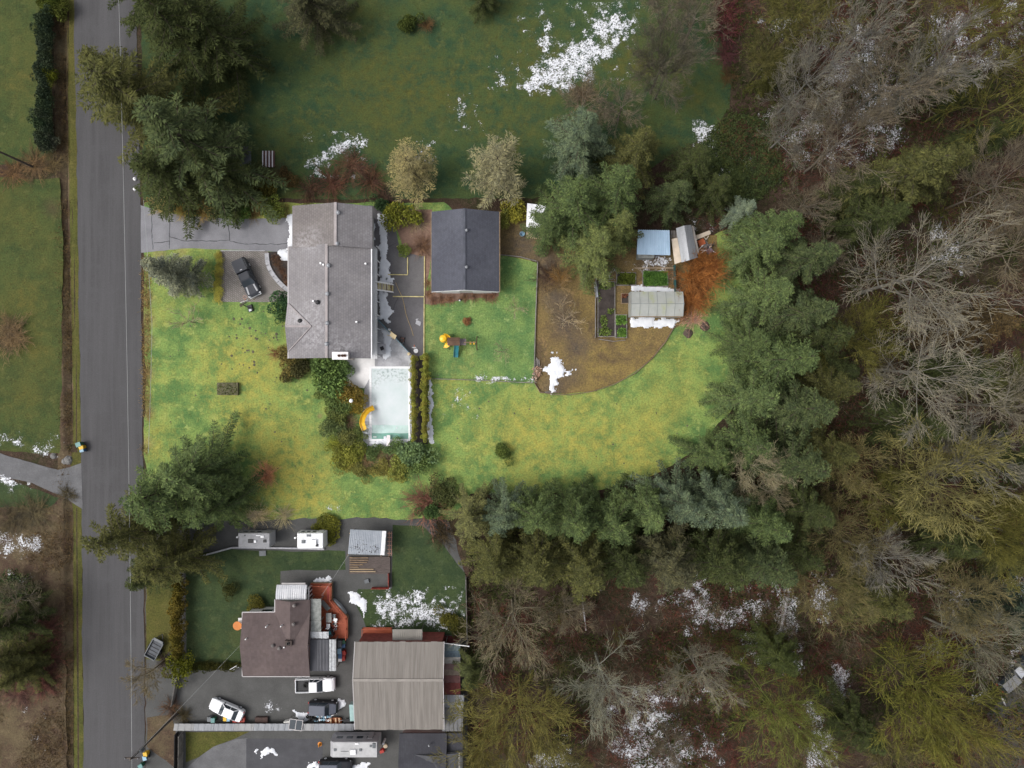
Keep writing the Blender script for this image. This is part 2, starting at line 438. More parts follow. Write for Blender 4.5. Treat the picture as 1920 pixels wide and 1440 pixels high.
def lawn(name, green, dark, yellow, ylist=(), blist=(), brown=(.12, .075, .03), ybias=0.0, contrast=1.0):
    m, n, l, b = _nodes(name); pos = n.new('ShaderNodeNewGeometry').outputs['Position']
    n0 = nz(n, l, pos, .07, 3); n1 = nz(n, l, pos, .33, 4); n2 = nz(n, l, pos, 1.3, 5, .75); n3 = nz(n, l, pos, 4.5, 4, .8); n4 = nz(n, l, pos, .75, 4, .7)
    c = mixc(n, l, ramp(n, l, n1, .42, .58), dark, green)
    c = mixc(n, l, ramp(n, l, n4, .56, .68), c, tuple(x * k for x, k in zip(green, (1.4, 1.28, 1.5))))
    y = math_(n, l, 'ADD', math_(n, l, 'MULTIPLY', ramp(n, l, n0, .44, .68), .5), math_(n, l, 'ADD', math_(n, l, 'MULTIPLY', ramp(n, l, n2, .48, .68), .3), math_(n, l, 'MULTIPLY', ramp(n, l, n4, .42, .68), .35)))
    y = math_(n, l, 'ADD', y, ybias - .16)
    if ylist: y = math_(n, l, 'ADD', y, math_(n, l, 'MULTIPLY', blobs(n, l, pos, ylist), ramp(n, l, n4, .3, .66)))
    yc = n.new('ShaderNodeClamp'); l.new(y, yc.inputs[0])
    c = mixc(n, l, yc.outputs[0], c, yellow)
    if blist:
        bf = math_(n, l, 'MULTIPLY', blobs(n, l, pos, blist), ramp(n, l, n2, .15, .6)); bc = n.new('ShaderNodeClamp'); l.new(bf, bc.inputs[0])
        c = mixc(n, l, bc.outputs[0], c, brown)
    c = mixc(n, l, ramp(n, l, n3, .34, .66), mixc(n, l, 1.0, c, (1 - .38 * contrast,) * 3, 'MULTIPLY'), mixc(n, l, 1.0, c, (1 + .22 * contrast,) * 3, 'MULTIPLY'))
    c = mixc(n, l, ramp(n, l, n2, .56, .66), c, mixc(n, l, 1.0, c, (.66, .72, .75), 'MULTIPLY'))
    l.new(c, b.inputs['Base Color']); b.inputs['Roughness'].default_value = .95; b.inputs['Specular IOR Level'].default_value = .1
    bump_(n, l, b, n3, .6, .12)
    MATS[name] = m; return m

# ------------------------------------------------------------------ ground materials
def forest_floor():
    m, n, l, b = _nodes('forest_floor'); pos = n.new('ShaderNodeNewGeometry').outputs['Position']
    n1 = nz(n, l, pos, .22, 4); n2 = nz(n, l, pos, 1.4, 4, .7); n3 = nz(n, l, pos, 6, 3, .7)
    c = mixc(n, l, ramp(n, l, n1, .4, .6), (.050, .030, .024), (.030, .032, .014))
    c = mixc(n, l, ramp(n, l, n2, .4, .7), c, (.075, .052, .036))
    c = mixc(n, l, ramp(n, l, n3, .3, .7), mixc(n, l, 1.0, c, (.5,) * 3, 'MULTIPLY'), mixc(n, l, 1.0, c, (1.3,) * 3, 'MULTIPLY'))
    l.new(c, b.inputs['Base Color']); b.inputs['Roughness'].default_value = .95; b.inputs['Specular IOR Level'].default_value = .1
    bump_(n, l, b, n2, .8, .3); return m

def asphalt(name, c0, patch, cracks=None, bscale=9):
    m, n, l, b = _nodes(name); pos = n.new('ShaderNodeNewGeometry').outputs['Position']
    mp = n.new('ShaderNodeMapping'); mp.inputs['Scale'].default_value = (1.3, .05, 1); l.new(pos, mp.inputs[0])
    tr = nz(n, l, mp.outputs[0], 1.0, 4) if cracks is None else nz(n, l, pos, .5, 4)
    n2 = nz(n, l, pos, .35, 4); n3 = nz(n, l, pos, bscale, 3, .8)
    c = mixc(n, l, ramp(n, l, tr, .35, .65), tuple(x * .86 for x in c0), tuple(x * 1.1 for x in c0))
    c = mixc(n, l, ramp(n, l, n2, .5, .75), c, patch)
    c = mixc(n, l, ramp(n, l, n3, .25, .75), mixc(n, l, 1.0, c, (.8,) * 3, 'MULTIPLY'), mixc(n, l, 1.0, c, (1.18,) * 3, 'MULTIPLY'))
    l.new(c, b.inputs['Base Color']); b.inputs['Roughness'].default_value = .88; b.inputs['Specular IOR Level'].default_value = .25
    bump_(n, l, b, n3, .25, .02); MATS[name] = m; return m

def pavers():
    m, n, l, b = _nodes('pavers'); pos = n.new('ShaderNodeNewGeometry').outputs['Position']
    mp = n.new('ShaderNodeMapping'); mp.inputs['Rotation'].default_value = (0, 0, R(38)); l.new(pos, mp.inputs[0])
    t = n.new('ShaderNodeTexBrick'); l.new(mp.outputs[0], t.inputs[0]); t.inputs['Scale'].default_value = 1
    t.inputs['Brick Width'].default_value = .36; t.inputs['Row Height'].default_value = .24; t.inputs['Mortar Size'].default_value = .03
    t.inputs['Color1'].default_value = (.20, .18, .17, 1); t.inputs['Color2'].default_value = (.26, .235, .225, 1); t.inputs['Mortar'].default_value = (.11, .095, .085, 1)
    f = nz(n, l, pos, .6, 3); c = mixc(n, l, ramp(n, l, f, .35, .7), mixc(n, l, 1.0, t.outputs[0], (.8, .82, .78), 'MULTIPLY'), t.outputs[0])
    l.new(c, b.inputs['Base Color']); b.inputs['Roughness'].default_value = .85
    bump_(n, l, b, t.outputs['Fac'], -.4, .02); return m

M_FOREST = forest_floor()
M_ROAD = asphalt('road_asphalt', (.066, .0645, .067), (.071, .070, .073))
M_DRIVE = asphalt('drive_asphalt', (.185, .185, .20), (.21, .21, .225), 1)
M_YARDASP = asphalt('yard_asphalt', (.105, .10, .105), (.15, .145, .15), 1)
M_GRAVEL = asphalt('gravel', (.072, .072, .070), (.058, .058, .056), 1, 6)
M_GRAVEL2 = asphalt('pale_gravel', (.115, .115, .12), (.085, .085, .088), 1, 6)
M_DARKASP = asphalt('dark_asphalt', (.062, .062, .068), (.05, .05, .055), 1)
M_PAVER = pavers()
M_LAWN = lawn('front_lawn', (.185, .268, .076), (.095, .172, .055), (.325, .300, .070),
    [(440, 700, 120, .75), (560, 900, 110, .95), (520, 820, 130, .6), (500, 960, 110, .7), (300, 700, 50, .35), (620, 760, 70, .3), (850, 740, 70, .5), (1060, 820, 170, .55), (950, 850, 110, .4),
     (1180, 850, 130, .55), (420, 610, 50, .35), (280, 830, 60, .7), (900, 680, 50, .3), (440, 800, 70, .4), (600, 940, 60, .5)],
    [(276, 640, 22, .8), (276, 700, 22, .8), (276, 560, 22, .7), (276, 770, 20, .8), (277, 600, 22, .8), (300, 476, 22, .7), (340, 472, 16, .6), (276, 830, 20, .6), (600, 780, 9, .8), (470, 972, 60, .35)], brown=(.25, .17, .09), ybias=-.03)
M_PLAY = lawn('play_lawn', (.165, .245, .075), (.095, .175, .060), (.25, .255, .075), [(870, 690, 60, .35)], ybias=-.22)
M_NORTH = lawn('field_grass', (.050, .074, .027), (.031, .060, .029), (.084, .080, .020),
    [(740, 160, 130, .5), (620, 190, 90, .3), (850, 150, 130, .55), (1000, 100, 140, .5), (950, 250, 120, .5), (1130, 150, 60, .6), (1290, 180, 80, .4), (560, 240, 80, .4), (1180, 120, 70, .5)],
    [(480, 330, 40, .8), (520, 320, 30, .7)], brown=(.06, .035, .018), ybias=-.05, contrast=.7)
M_WEST = lawn('west_grass', (0.057, 0.078, 0.026), (0.039, 0.060, 0.022), (0.096, 0.091, 0.026), [(50, 560, 60, .7), (40, 150, 60, .5), (60, 650, 60, .4), (40, 760, 60, .5)], [(10, 630, 34, .9), (70, 305, 40, .8), (100, 390, 30, .7)], brown=(.085, .06, .035), contrast=.9, ybias=.12)
M_SOUTH = lawn('south_grass', (.046, .066, .027), (.033, .052, .024), (.070, .072, .026), [(610, 1050, 60, .3)], [(380, 1010, 60, .3)], brown=(.06, .055, .02), ybias=-.25, contrast=.7)
M_VERGE = lawn('verge_grass', (.072, .078, .020), (.055, .060, .018), (.11, .095, .030), ybias=.15)
M_DEAD = lawn('dead_grass', (.10, .076, .046), (.070, .046, .033), (.14, .112, .062), contrast=.9)
M_BROWN = lawn('bare_garden_grass', (.175, .125, .055), (.11, .078, .045), (.225, .165, .055), [(1150, 690, 120, .7), (1080, 690, 90, .3), (1100, 580, 60, .4)],
    [(1040, 560, 40, .9), (1060, 610, 45, .8), (1085, 650, 40, .75), (1070, 700, 40, .6), (1030, 500, 45, .9), (980, 460, 60, .9), (1035, 730, 40, .7)], brown=(.085, .070, .062))
M_SOIL = mat('garden_soil', (.045, .036, .032), .95, .4, 1.2, bump=.6)
M_CONC = mat('pool_concrete', (.27, .27, .285), .8, .3, .6, (.45, .45, .47), bump=.1)
M_SLAB = mat('pale_patio', (.70, .685, .68), .8, .10, .6, bump=.08)

# ------------------------------------------------------------------ terrain sheet with the roadside ditch
def ditch_z(x, y):
    c = P(121, 0)[0] + (-(y) * .0); t = (720 - y / GS)  # px y
    cx = (np.interp(t, [-400, 0, 360, 720, 1080, 1440, 1900], [112, 115, 122, 131, 132, 133, 134]) - 960) * GS
    d = np.abs(x - cx); z = -.5 * np.clip(1 - d / .9, 0, 1) ** .8
    gap = np.clip((np.abs(t - 895) - 40) / 15, 0, 1)
    return z * gap
xs = np.unique(np.concatenate([np.linspace(-600, -90, 12), np.linspace(-90, -59, 110), np.linspace(-59, 600, 60)]))
ys = np.unique(np.concatenate([np.linspace(-600, -90, 10), np.linspace(-90, 90, 120), np.linspace(90, 600, 10)]))
GX, GY = np.meshgrid(xs, ys); GZ = np.where(np.abs(GY) < 90, ditch_z(GX, GY), 0) - .012
nx, ny = len(xs), len(ys); ii = (np.arange(ny - 1)[:, None] * nx + np.arange(nx - 1)[None]).ravel()
gm = np_mesh('ground', np.stack([GX, GY, GZ], -1).reshape(-1, 3), np.stack([ii, ii + 1, ii + nx + 1, ii + nx], 1)); gm.materials.append(M_FOREST)
tag(link('ground', gm), 'dark leaf-littered ground under the wood and all round', kind='structure')

# ditch banks take their own sheet of rank dead grass, following the trench
def strip(name, xa, xb, m, dz, label, y0=-60, y1=1500, nseg=120, ncr=10):
    V, F = [], []
    for i in range(nseg + 1):
        py = y0 + (y1 - y0) * i / nseg
        a = np.interp(py, *xa) if isinstance(xa, tuple) else xa; b = np.interp(py, *xb) if isinstance(xb, tuple) else xb
        for k in range(ncr + 1):
            x, y, _ = P(a + (b - a) * k / ncr, py)
            if k in (0, ncr): x += .25 * mnoise.noise((x * .5, y * .6, 1.0))
            V.append((x, y, float(ditch_z(np.array(x), np.array(y))) + dz))
    for i in range(nseg):
        for k in range(ncr): q = i * (ncr + 1) + k; F.append((q, q + ncr + 1, q + ncr + 2, q + 1))
    o = link(name, np_mesh(name, V, F), None, m); return tag(o, label, kind='structure')
YS = [-60, 360, 720, 1080, 1500]
strip('ditch', (YS, [96, 106, 112, 104, 104]), (YS, [126, 129, 135, 136, 137]), M_DEAD, .004, 'brown ditch of dead grass beside the road')
strip('verge', (YS, [124, 127, 133, 134, 135]), (YS, [139, 147, 151, 155, 158]), M_VERGE, .022, 'narrow olive grass verge along the road', ncr=3)

ROADL = [(-60, 135), (0, 138), (360, 145.5), (720, 150.5), (1080, 154), (1500, 157)]
ROADR = [(1500, 273), (1080, 270), (720, 267), (360, 263), (0, 255), (-60, 253)]
sheet('road', [(x, y) for y, x in ROADL] + [(x, y) for y, x in ROADR], .028, M_ROAD, .16, 'grey asphalt road running the height of the view')
sheet('west_lawn', [(-90, -80), (92, -80), (100, 285), (98, 300), (-90, 318)], .006, M_WEST, .3)
sheet('west_lawn', [(-90, 330), (112, 336), (118, 500), (116, 700), (112, 850), (60, 850), (-90, 835)], .006, M_WEST, .3)
sheet('west_lawn', [(-90, 890), (0, 900), (70, 915), (112, 935), (90, 952), (-90, 950)], .006, M_SOUTH, .3)
sheet('scrub_ground', [(-90, 950), (118, 945), (126, 1500), (-90, 1500)], .003, M_DEAD, .3)
sheet('gravel_lane', [(-90, 835), (0, 850), (60, 868), (110, 882), (153, 868), (155, 955), (110, 927), (60, 905), (0, 893), (-90, 880)], .046, M_GRAVEL2, .12, 'curving pale gravel lane joining the road from the west')
sheet('field', [(264, -90), (1330, -90), (1350, 60), (1372, 150), (1368, 205), (1330, 250), (1255, 295), (1190, 330), (1000, 372), (268, 374)], .006, M_NORTH, .35)
sheet('lawn', [(270, 378), (560, 380), (830, 380), (960, 470), (1100, 545), (1360, 430), (1410, 560), (1405, 660), (1370, 770), (1310, 840), (1230, 890), (1100, 925), (880, 925), (850, 972), (272, 976)], .008, M_LAWN, .3)
sheet('play_lawn', [(798, 555), (935, 548), (938, 480), (1007, 492), (1001, 714), (806, 710), (797, 660)], .014, M_PLAY, .1)
sheet('garden_ground', [(936, 395), (1060, 400), (1200, 440), (1345, 440), (1345, 520), (1290, 600), (1262, 618), (1245, 645), (1212, 682), (1165, 714), (1112, 733), (1060, 740), (1012, 736), (1002, 716), (1008, 491), (938, 478)], .016, M_BROWN, .12)
sheet('driveway', [(262, 384), (300, 396), (345, 404), (400, 408), (470, 410), (556, 408), (556, 474), (500, 471), (410, 467), (340, 466), (262, 474)], .022, M_DRIVE, .1, 'cracked grey asphalt driveway from the road to the house')
sheet('paver_patio', [(413, 471), (503, 471), (507, 498), (520, 524), (548, 548), (545, 567), (413, 566)], .026, M_PAVER, .04, 'herringbone paver parking place')
sheet('house_bed', [(503, 472), (556, 472), (556, 560), (548, 548), (520, 524), (507, 498)], .024, M_SOIL, .05)
sheet('bark_bed', [(730, 392), (810, 392), (810, 480), (797, 556), (790, 480), (762, 480), (748, 440)], .018, mat('bark_mulch', (.16, .10, .075), .95, .4, 2.5, (.24, .15, .11), bump=.6), .15)
sheet('shed_bed', [(796, 545), (935, 545), (935, 556), (860, 562), (812, 572), (796, 570)], .02, MATS['bark_mulch'], .15)
sheet('yard_asphalt', [(690, 385), (728, 390), (742, 430), (750, 470), (795, 482), (796, 668), (770, 668), (704, 596)], .020, M_YARDASP, .05, 'dark asphalt yard behind the house')
sheet('back_path', [(736, 482), (796, 480), (796, 556), (736, 556)], .026, asphalt('play_court', (.115, .11, .112), (.14, .135, .135), 1), .02)
sheet('pool_deck', [(690, 596), (706, 598), (772, 664), (774, 700), (772, 822), (745, 842), (700, 842), (681, 826), (680, 775), (684, 730), (690, 700)], .03, M_CONC, .03, 'pale stained concrete deck round the pool')
sheet('hedge_bed', [(772, 668), (803, 668), (803, 832), (772, 832)], .036, M_SOIL, .05)
sheet('side_patio', [(650, 672), (703, 672), (703, 690), (683, 728), (648, 724)], .034, M_SLAB, .02, 'white concrete patio at the south end of the house')
sheet('gravel_yard', [(274, 973), (840, 973), (876, 1090), (876, 1500), (274, 1500)], .004, M_GRAVEL, .25, 'dark gravel yard of the southern neighbour')
sheet('neighbour_lawn', [(350, 1040), (435, 1030), (560, 1034), (648, 1032), (648, 1068), (526, 1070), (524, 1112), (516, 1145), (456, 1150), (456, 1245), (350, 1258), (348, 1095)], .010, M_SOUTH, .15)
sheet('neighbour_lawn', [(736, 985), (790, 985), (832, 1022), (872, 1075), (874, 1192), (690, 1182), (662, 1120), (672, 1105), (735, 1103)], .010, M_SOUTH, .15)
sheet('roadside_lawn', [(275, 1075), (328, 1075), (326, 1215), (300, 1240), (274, 1235)], .010, M_VERGE, .15)
sheet('roadside_lawn', [(276, 1345), (320, 1340), (330, 1370), (328, 1440), (276, 1400)], .010, M_DEAD, .2)
sheet('corner_lawn', [(348, 1372), (468, 1372), (440, 1385), (400, 1400), (372, 1420), (348, 1430)], .010, M_VERGE, .1)
sheet('south_drive', [(348, 1442), (372, 1420), (400, 1400), (440, 1386), (464, 1384), (464, 1500), (348, 1500)], .012, M_GRAVEL2, .06)
sheet('dark_driveway', [(462, 1385), (605, 1385), (605, 1500), (462, 1500)], .014, M_DARKASP, .03, 'dark asphalt driveway beside the long motorhome')
sheet('east_track', [(1850, 1340), (1990, 1200), (1990, 1460), (1890, 1460)], .006, M_GRAVEL, .3)

# ------------------------------------------------------------------ stepping joints, kerbs and edging that belong to the setting
def cracks(name, lines, z, wdt, m, parent):
    mb = MB()
    for pts in lines:
        Q = [P(*p) for p in pts]; fine = []
        for a, b in zip(Q[:-1], Q[1:]):
            L = math.hypot(b[0] - a[0], b[1] - a[1]); k = max(1, int(L / .5))
            for i in range(k):
                t = i / k; fine.append((a[0] + (b[0] - a[0]) * t + random.uniform(-.07, .07), a[1] + (b[1] - a[1]) * t + random.uniform(-.07, .07)))
        fine.append(Q[-1][:2])
        for a, b in zip(fine[:-1], fine[1:]):
            dx, dy = b[0] - a[0], b[1] - a[1]; L = math.hypot(dx, dy) + 1e-6; wv = wdt * random.uniform(.6, 1.3) / 2; nx_, ny_ = -dy / L * wv, dx / L * wv
            mb.add([(a[0] + nx_, a[1] + ny_, z), (a[0] - nx_, a[1] - ny_, z), (b[0] - nx_, b[1] - ny_, z), (b[0] + nx_, b[1] + ny_, z)], [(0, 1, 2, 3)])
    o = mb.build(name, m, parent); return o
M_TAR = mat('tar_seam', (.05, .05, .055), .7, .1)
drv = bpy.data.objects['driveway']
cracks('crack', [[(318, 404), (319, 430), (318, 466)], [(285, 400), (285, 440), (287, 468)], [(319, 444), (345, 452), (400, 452), (430, 450)], [(431, 408), (429, 430), (431, 452)],
                 [(431, 452), (460, 457), (520, 458), (545, 455)], [(449, 408), (447, 418), (437, 424)], [(288, 456), (318, 452)]], .0235, .10, M_TAR, drv)
ya = bpy.data.objects['yard_asphalt']
cracks('crack', [[(708, 470), (725, 464), (742, 456)], [(730, 600), (745, 560), (758, 530)]], .0215, .07, M_TAR, ya)
rd = bpy.data.objects['road']
cracks('seam', [[(208, -50), (209, 400), (211, 760), (212, 1480)]], .0292, .06, mat('road_seam', (.066, .066, .07), .9, .1), rd)
cracks('crack', [[(195, 1240), (192, 1300), (197, 1370), (193, 1440)], [(150, 441), (262, 440)]], .0292, .05, mat('road_seam', (.066, .066, .07)), rd)
# ------------------------------------------------------------------ buildings
def X(px, z=0): return (px - 960) * GS * (CAM_H - z) / CAM_H
def Y(py, z=0): return (720 - py) * GS * (CAM_H - z) / CAM_H

def shingles(name, col, row=.28, wid=.34, frost=None, mortar=.7):
    m, n, l, b = _nodes(name); pos = n.new('ShaderNodeNewGeometry').outputs['Position']
    mp = n.new('ShaderNodeMapping'); mp.inputs['Rotation'].default_value = (0, 0, R(90)); l.new(pos, mp.inputs[0])
    t = n.new('ShaderNodeTexBrick'); l.new(mp.outputs[0], t.inputs[0]); t.inputs['Scale'].default_value = 1
    t.inputs['Brick Width'].default_value = wid; t.inputs['Row Height'].default_value = row; t.inputs['Mortar Size'].default_value = .018
    t.inputs['Color1'].default_value = (*[x * .92 for x in col], 1); t.inputs['Color2'].default_value = (*[x * 1.08 for x in col], 1); t.inputs['Mortar'].default_value = (*[x * mortar for x in col], 1)
    f = nz(n, l, pos, .25, 4); g = nz(n, l, pos, 2.2, 4)
    c = mixc(n, l, ramp(n, l, f, .38, .66), mixc(n, l, 1.0, t.outputs[0], (.86, .85, .86), 'MULTIPLY'), mixc(n, l, 1.0, t.outputs[0], (1.08, 1.07, 1.06), 'MULTIPLY'))
    c = mixc(n, l, ramp(n, l, g, .35, .75), c, mixc(n, l, 1.0, c, (.88, .87, .85), 'MULTIPLY'))
    if frost:
        ff = math_(n, l, 'MULTIPLY', blobs(n, l, pos, frost, 5.8), ramp(n, l, nz(n, l, pos, 2.5, 4, .75), .42, .62)); k = n.new('ShaderNodeClamp'); l.new(ff, k.inputs[0])
        c = mixc(n, l, k.outputs[0], c, (.50, .49, .51))
    l.new(c, b.inputs['Base Color']); b.inputs['Roughness'].default_value = .9; b.inputs['Specular IOR Level'].default_value = .2
    bump_(n, l, b, t.outputs['Fac'], -.35, .03); MATS[name] = m; return m

def streaky(name, col, col2, stretch, rough=.6, metal=0.0):
    return mat(name, col, rough, .2, 1.0, col2, .05, 8, metal, .4, stretch)

M_WHITE = mat('white_paint', (.74, .74, .75), .55, .06, .8, bump=.03)
M_TRIM = mat('grey_trim', (.42, .40, .40), .6, .1)
M_SIDING = mat('pale_siding', (.55, .54, .52), .7, .08, stretch=(.3, .3, 6))
M_GLASS = mat('window_glass', (.03, .04, .05), .08, .1, bump=0, spec=.6)
M_BLACK = mat('black_plastic', (.015, .015, .017), .5, .2)
M_RUBBER = mat('rubber', (.014, .014, .014), .85, .2)
M_STEEL = mat('galvanised_steel', (.38, .40, .43), .42, .15, 2.0, metal=.35)
M_TIMBER = mat('timber', (.22, .155, .095), .85, .3, 1.5, bump=.2)
M_GREYWOOD = mat('weathered_wood', (.19, .175, .16), .9, .3, 1.5, bump=.2)
M_YELPAINT = mat('yellow_paint', (.50, .43, .20), .7, .25, 2)
M_STONE = mat('cut_stone', (.36, .36, .38), .85, .2, 2.0, bump=.2)
M_REDSTAIN = mat('red_deck_stain', (.26, .052, .022), .6, .3, 1.2, (.36, .085, .034), stretch=(1, 5, 1))
M_REDPAINT = mat('red_paint', (.32, .05, .035), .6, .2)
M_ROOF1 = shingles('taupe_shingles', (.205, .197, .204), .3, .38, frost=[(590, 575, 40, 0.28), (560, 600, 28, 0.45), (600, 625, 45, 0.35), (655, 645, 50, 0.28), (575, 645, 30, 0.20), (640, 655, 25, 0.25), (590, 460, 30, 0.25), (570, 450, 30, 0.20), (690, 440, 20, 0.20)])
M_ROOF1B = shingles('brown_shingles', (.180, .165, .160), .3, .38, frost=[(585, 450, 40, 0.30), (560, 455, 25, 0.25)])
M_ROOF2 = shingles('slate_blue_shingles', (.080, .085, .105), .22, .3, mortar=.8)
M_ROOF3 = shingles('brown_flat_roof', (.105, .082, .080), .4, .5, mortar=.93)
M_ROOF4 = shingles('charcoal_roof', (.050, .051, .060), .25, .4, mortar=.85)
M_BARN = streaky('weathered_barn_roof', (.160, .145, .130), (.225, .205, .185), (3.0, .15, .1), .8)
M_WHITEMETAL = streaky('white_metal_roof', (.50, .51, .54), (.66, .66, .68), (2, .3, 1), .4)
M_GREYMETAL = streaky('grey_metal_roof', (.22, .23, .245), (.30, .31, .33), (2, .25, 1), .45, .2)
M_BLUEMETAL = streaky('light_blue_metal_roof', (.36, .50, .64), (.44, .58, .72), (3, .4, 1), .45)
M_RIDGE = mat('ridge_cap', (.30, .27, .268), .85, .12)

def slopes_ns(r, x0, x1, xr, y0, y1, ze, zr, m, zw=None, th=.16, name='roof'):
    """ridge runs north-south"""
    mb = MB(); mb.slab([(x0, y0, ze), (xr, y0, zr), (xr, y1, zr), (x0, y1, ze)], th); mb.slab([(xr, y0, zr), (x1, y0, ze if zw is None else zw), (x1, y1, ze if zw is None else zw), (xr, y1, zr)], th)
    return mb.build(name, m, r)
def slopes_ew(r, x0, x1, y0, y1, yr, ze, zr, m, th=.16, name='roof'):
    mb = MB(); mb.slab([(x0, y0, ze), (x1, y0, ze), (x1, yr, zr), (x0, yr, zr)], th); mb.slab([(x0, yr, zr), (x1, yr, zr), (x1, y1, ze), (x0, y1, ze)], th)
    return mb.build(name, m, r)
def gable_walls(r, x0, x1, y0, y1, ze, zr, m, axis='ns', rc=None, name='wall'):
    mb = MB(); c = rc if rc is not None else ((x0 + x1) / 2 if axis == 'ns' else (y0 + y1) / 2)
    if axis == 'ns': prof = [(x0, 0), (x1, 0), (x1, ze), (c, zr), (x0, ze)]; a = [(p, y0, z) for p, z in prof]; b = [(p, y1, z) for p, z in prof]
    else: prof = [(y0, 0), (y1, 0), (y1, ze), (c, zr), (y0, ze)]; a = [(x1, p, z) for p, z in prof]; b = [(x0, p, z) for p, z in prof]
    mb.loft([a, b]); return mb.build(name, m, r)
def ribbed(mb, p00, p10, p11, p01, n, th=.05, rib=.035, w=.3):
    rib *= 2.4
    """panel roof: ribs run from edge p00-p10 to edge p01-p11"""
    A = [Vector(p) for p in (p00, p10, p11, p01)]; up = Vector((0, 0, rib))
    mb.slab([tuple(p) for p in A], th)
    for i in range(n):
        a, b = (i + .5 - w / 2) / n, (i + .5 + w / 2) / n
        q = [A[0].lerp(A[1], a), A[0].lerp(A[1], b), A[3].lerp(A[2], b), A[3].lerp(A[2], a)]
        mb.slab([tuple(p + up) for p in q], rib * .999)
    return mb
def pipe(r, px, py, z, mat_, name='vent_pipe', rad=.09, h=.4):
    x, y, _ = P(px, py, z); MB().tube((x, y, z - .4), (x, y, z + h), rad, rad, 8).build(name, mat_, r)
def cap_vent(r, px, py, z, s=.28, m=None):
    x, y, _ = P(px, py, z)
    MB().lathe((x, y, z - .25), [(s * .55, 0), (s * .55, .3), (s, .34), (s, .46), (s * .5, .58), (.01, .6)], 12).build('roof_vent', m or M_GREYMETAL, r)
def window(r, c, d, pane_axis, m=None):
    """framed window flush on a wall: c centre, d size"""
    f = MB().box(c, d).build('window', M_WHITE, r)
    k = [.06, .06, .06]; e = list(d)
    for i in range(3): e[i] = d[i] - .12 if i != pane_axis else d[i] + .03
    MB().box(c, e).build('pane', m or M_GLASS, f)
def rail(r, pts, h, m, name='railing', post=.09, gap=1.6, bars=True, parent=None):
    mb = MB()
    for a, b in zip(pts[:-1], pts[1:]):
        a, b = Vector(a), Vector(b); L = (b - a).length; k = max(1, int(L / gap)); up = Vector((0, 0, h))
        mb.tube(a + up, b + up, post * .55, None, 4); mb.tube(a + up * .15, b + up * .15, post * .35, None, 4)
        for i in range(k + 1): p = a.lerp(b, i / k); mb.tube(p, p + up, post * .5, None, 4)
        if bars:
            q = int(L / .28)
            for i in range(q): p = a.lerp(b, (i + .5) / q); mb.tube(p + up * .15, p + up, .022, None, 4, False)
    return mb.build(name, m, parent or r)

# ---- main house
r = root('house', (*P(620, 530)[:2], 0), 'long taupe-shingled house with frosty roof and white deck along its back', 'house')
ze, zr = 5.0, 6.7; x0, x1 = X(541, ze), X(695, ze); y0, y1, yt = Y(672, ze), Y(462, ze), Y(387, ze); xr = X(612, zr)
gable_walls(r, x0 + .5, x1 - .55, y0 + .45, yt - .4, ze - .1, zr - .25, M_SIDING, rc=xr)
slopes_ns(r, x0, x1, xr, y0, y1, ze, zr, M_ROOF1)
xr2 = X(629, 7.0); x0b = X(548, 5.3)
slopes_ns(r, x0b, X(698, 5), xr2, y1 - .25, yt, 5.3, 7.0, M_ROOF1B, 5.03, name='roof_garage_wing')
MB().slab([(xr2 + .02, y1 - .3, 7.04), (X(698.5, 5), y1 - .3, 5.07), (X(698.5, 5), yt - .02, 5.07), (xr2 + .02, yt - .02, 7.04)], .1).build('roof_slope', M_ROOF1, r)
MB().box((xr, (y0 + y1) / 2, zr + .02), (.34, y1 - y0, .1)).build('ridge_cap', M_RIDGE, r)
MB().box((xr2, (y1 - .25 + yt) / 2, 7.06), (.34, yt - y1 + .25, .1)).build('ridge_cap', M_RIDGE, r)
# cross gable over the front
zc = 6.02; xa = X(584, zc); yn, ym, ys = Y(569, 5), Y(612, zc), Y(659, 5)
mb = MB(); mb.slab([(x0 - .12, yn, 5.05), (x0 - .12, ym, zc + .08), (xa, ym, zc + .08)], .14); mb.build('gable_slope_north', shingles('frosted_shingles', (.33, .315, .32), frost=[(560, 595, 40, 0.40)]), r)
mb = MB(); mb.slab([(x0 - .12, ym, zc + .08), (x0 - .12, ys, 5.05), (xa, ym, zc + .08)], .14); mb.build('gable_slope_south', M_ROOF1, r)
mb = MB(); mb.add([(x0 + .4, yn - .2, 4.9), (x0 + .4, ys + .2, 4.9), (x0 + .4, ym, zc - .05), (x0 + .6, yn - .2, 4.9), (x0 + .6, ys + .2, 4.9), (x0 + .6, ym, zc - .05)], [(0, 1, 2), (5, 4, 3)]); mb.build('gable_end', M_SIDING, r)
MB().path([(x0, yn, 5.1), (xa, ym, zc + .12), (x0, ys, 5.1)], .07, 4).build('valley_flashing', M_RIDGE, r)
MB().box(((x0 + xa) / 2, ym, zc + .1), (abs(xa - x0), .26, .08)).build('ridge_cap', M_RIDGE, r)
for px, py, z in ((634, 399, 6.9), (632, 457, 6.8), (616, 498, 6.65), (614, 551, 6.65), (614, 606, 6.6), (613, 645, 6.6)): cap_vent(r, px, py, z)
for px, py, z in ((596, 567, 6.4), (563, 602, 5.7)): cap_vent(r, px, py, z, .3, M_BLACK)
for px, py, z in ((602, 494, 6.5), (607, 497, 6.5), (686, 495, 5.3), (669, 604, 5.7), (588, 565, 6.1), (569, 617, 5.6)): pipe(r, px, py, z, M_WHITE, rad=.13, h=.35)
cx, cy, _ = P(638, 667, 6.9)
ch = MB().bb(cx - .95, cx + .95, cy - .4, cy + .4, 3, 6.9).build('chimney', mat('pale_brick', (.52, .46, .43), .85, .15, 4), r)
MB().bb(cx - 1.05, cx + 1.05, cy - .5, cy + .5, 6.88, 7.02).build('chimney_crown', M_SLAB, ch)
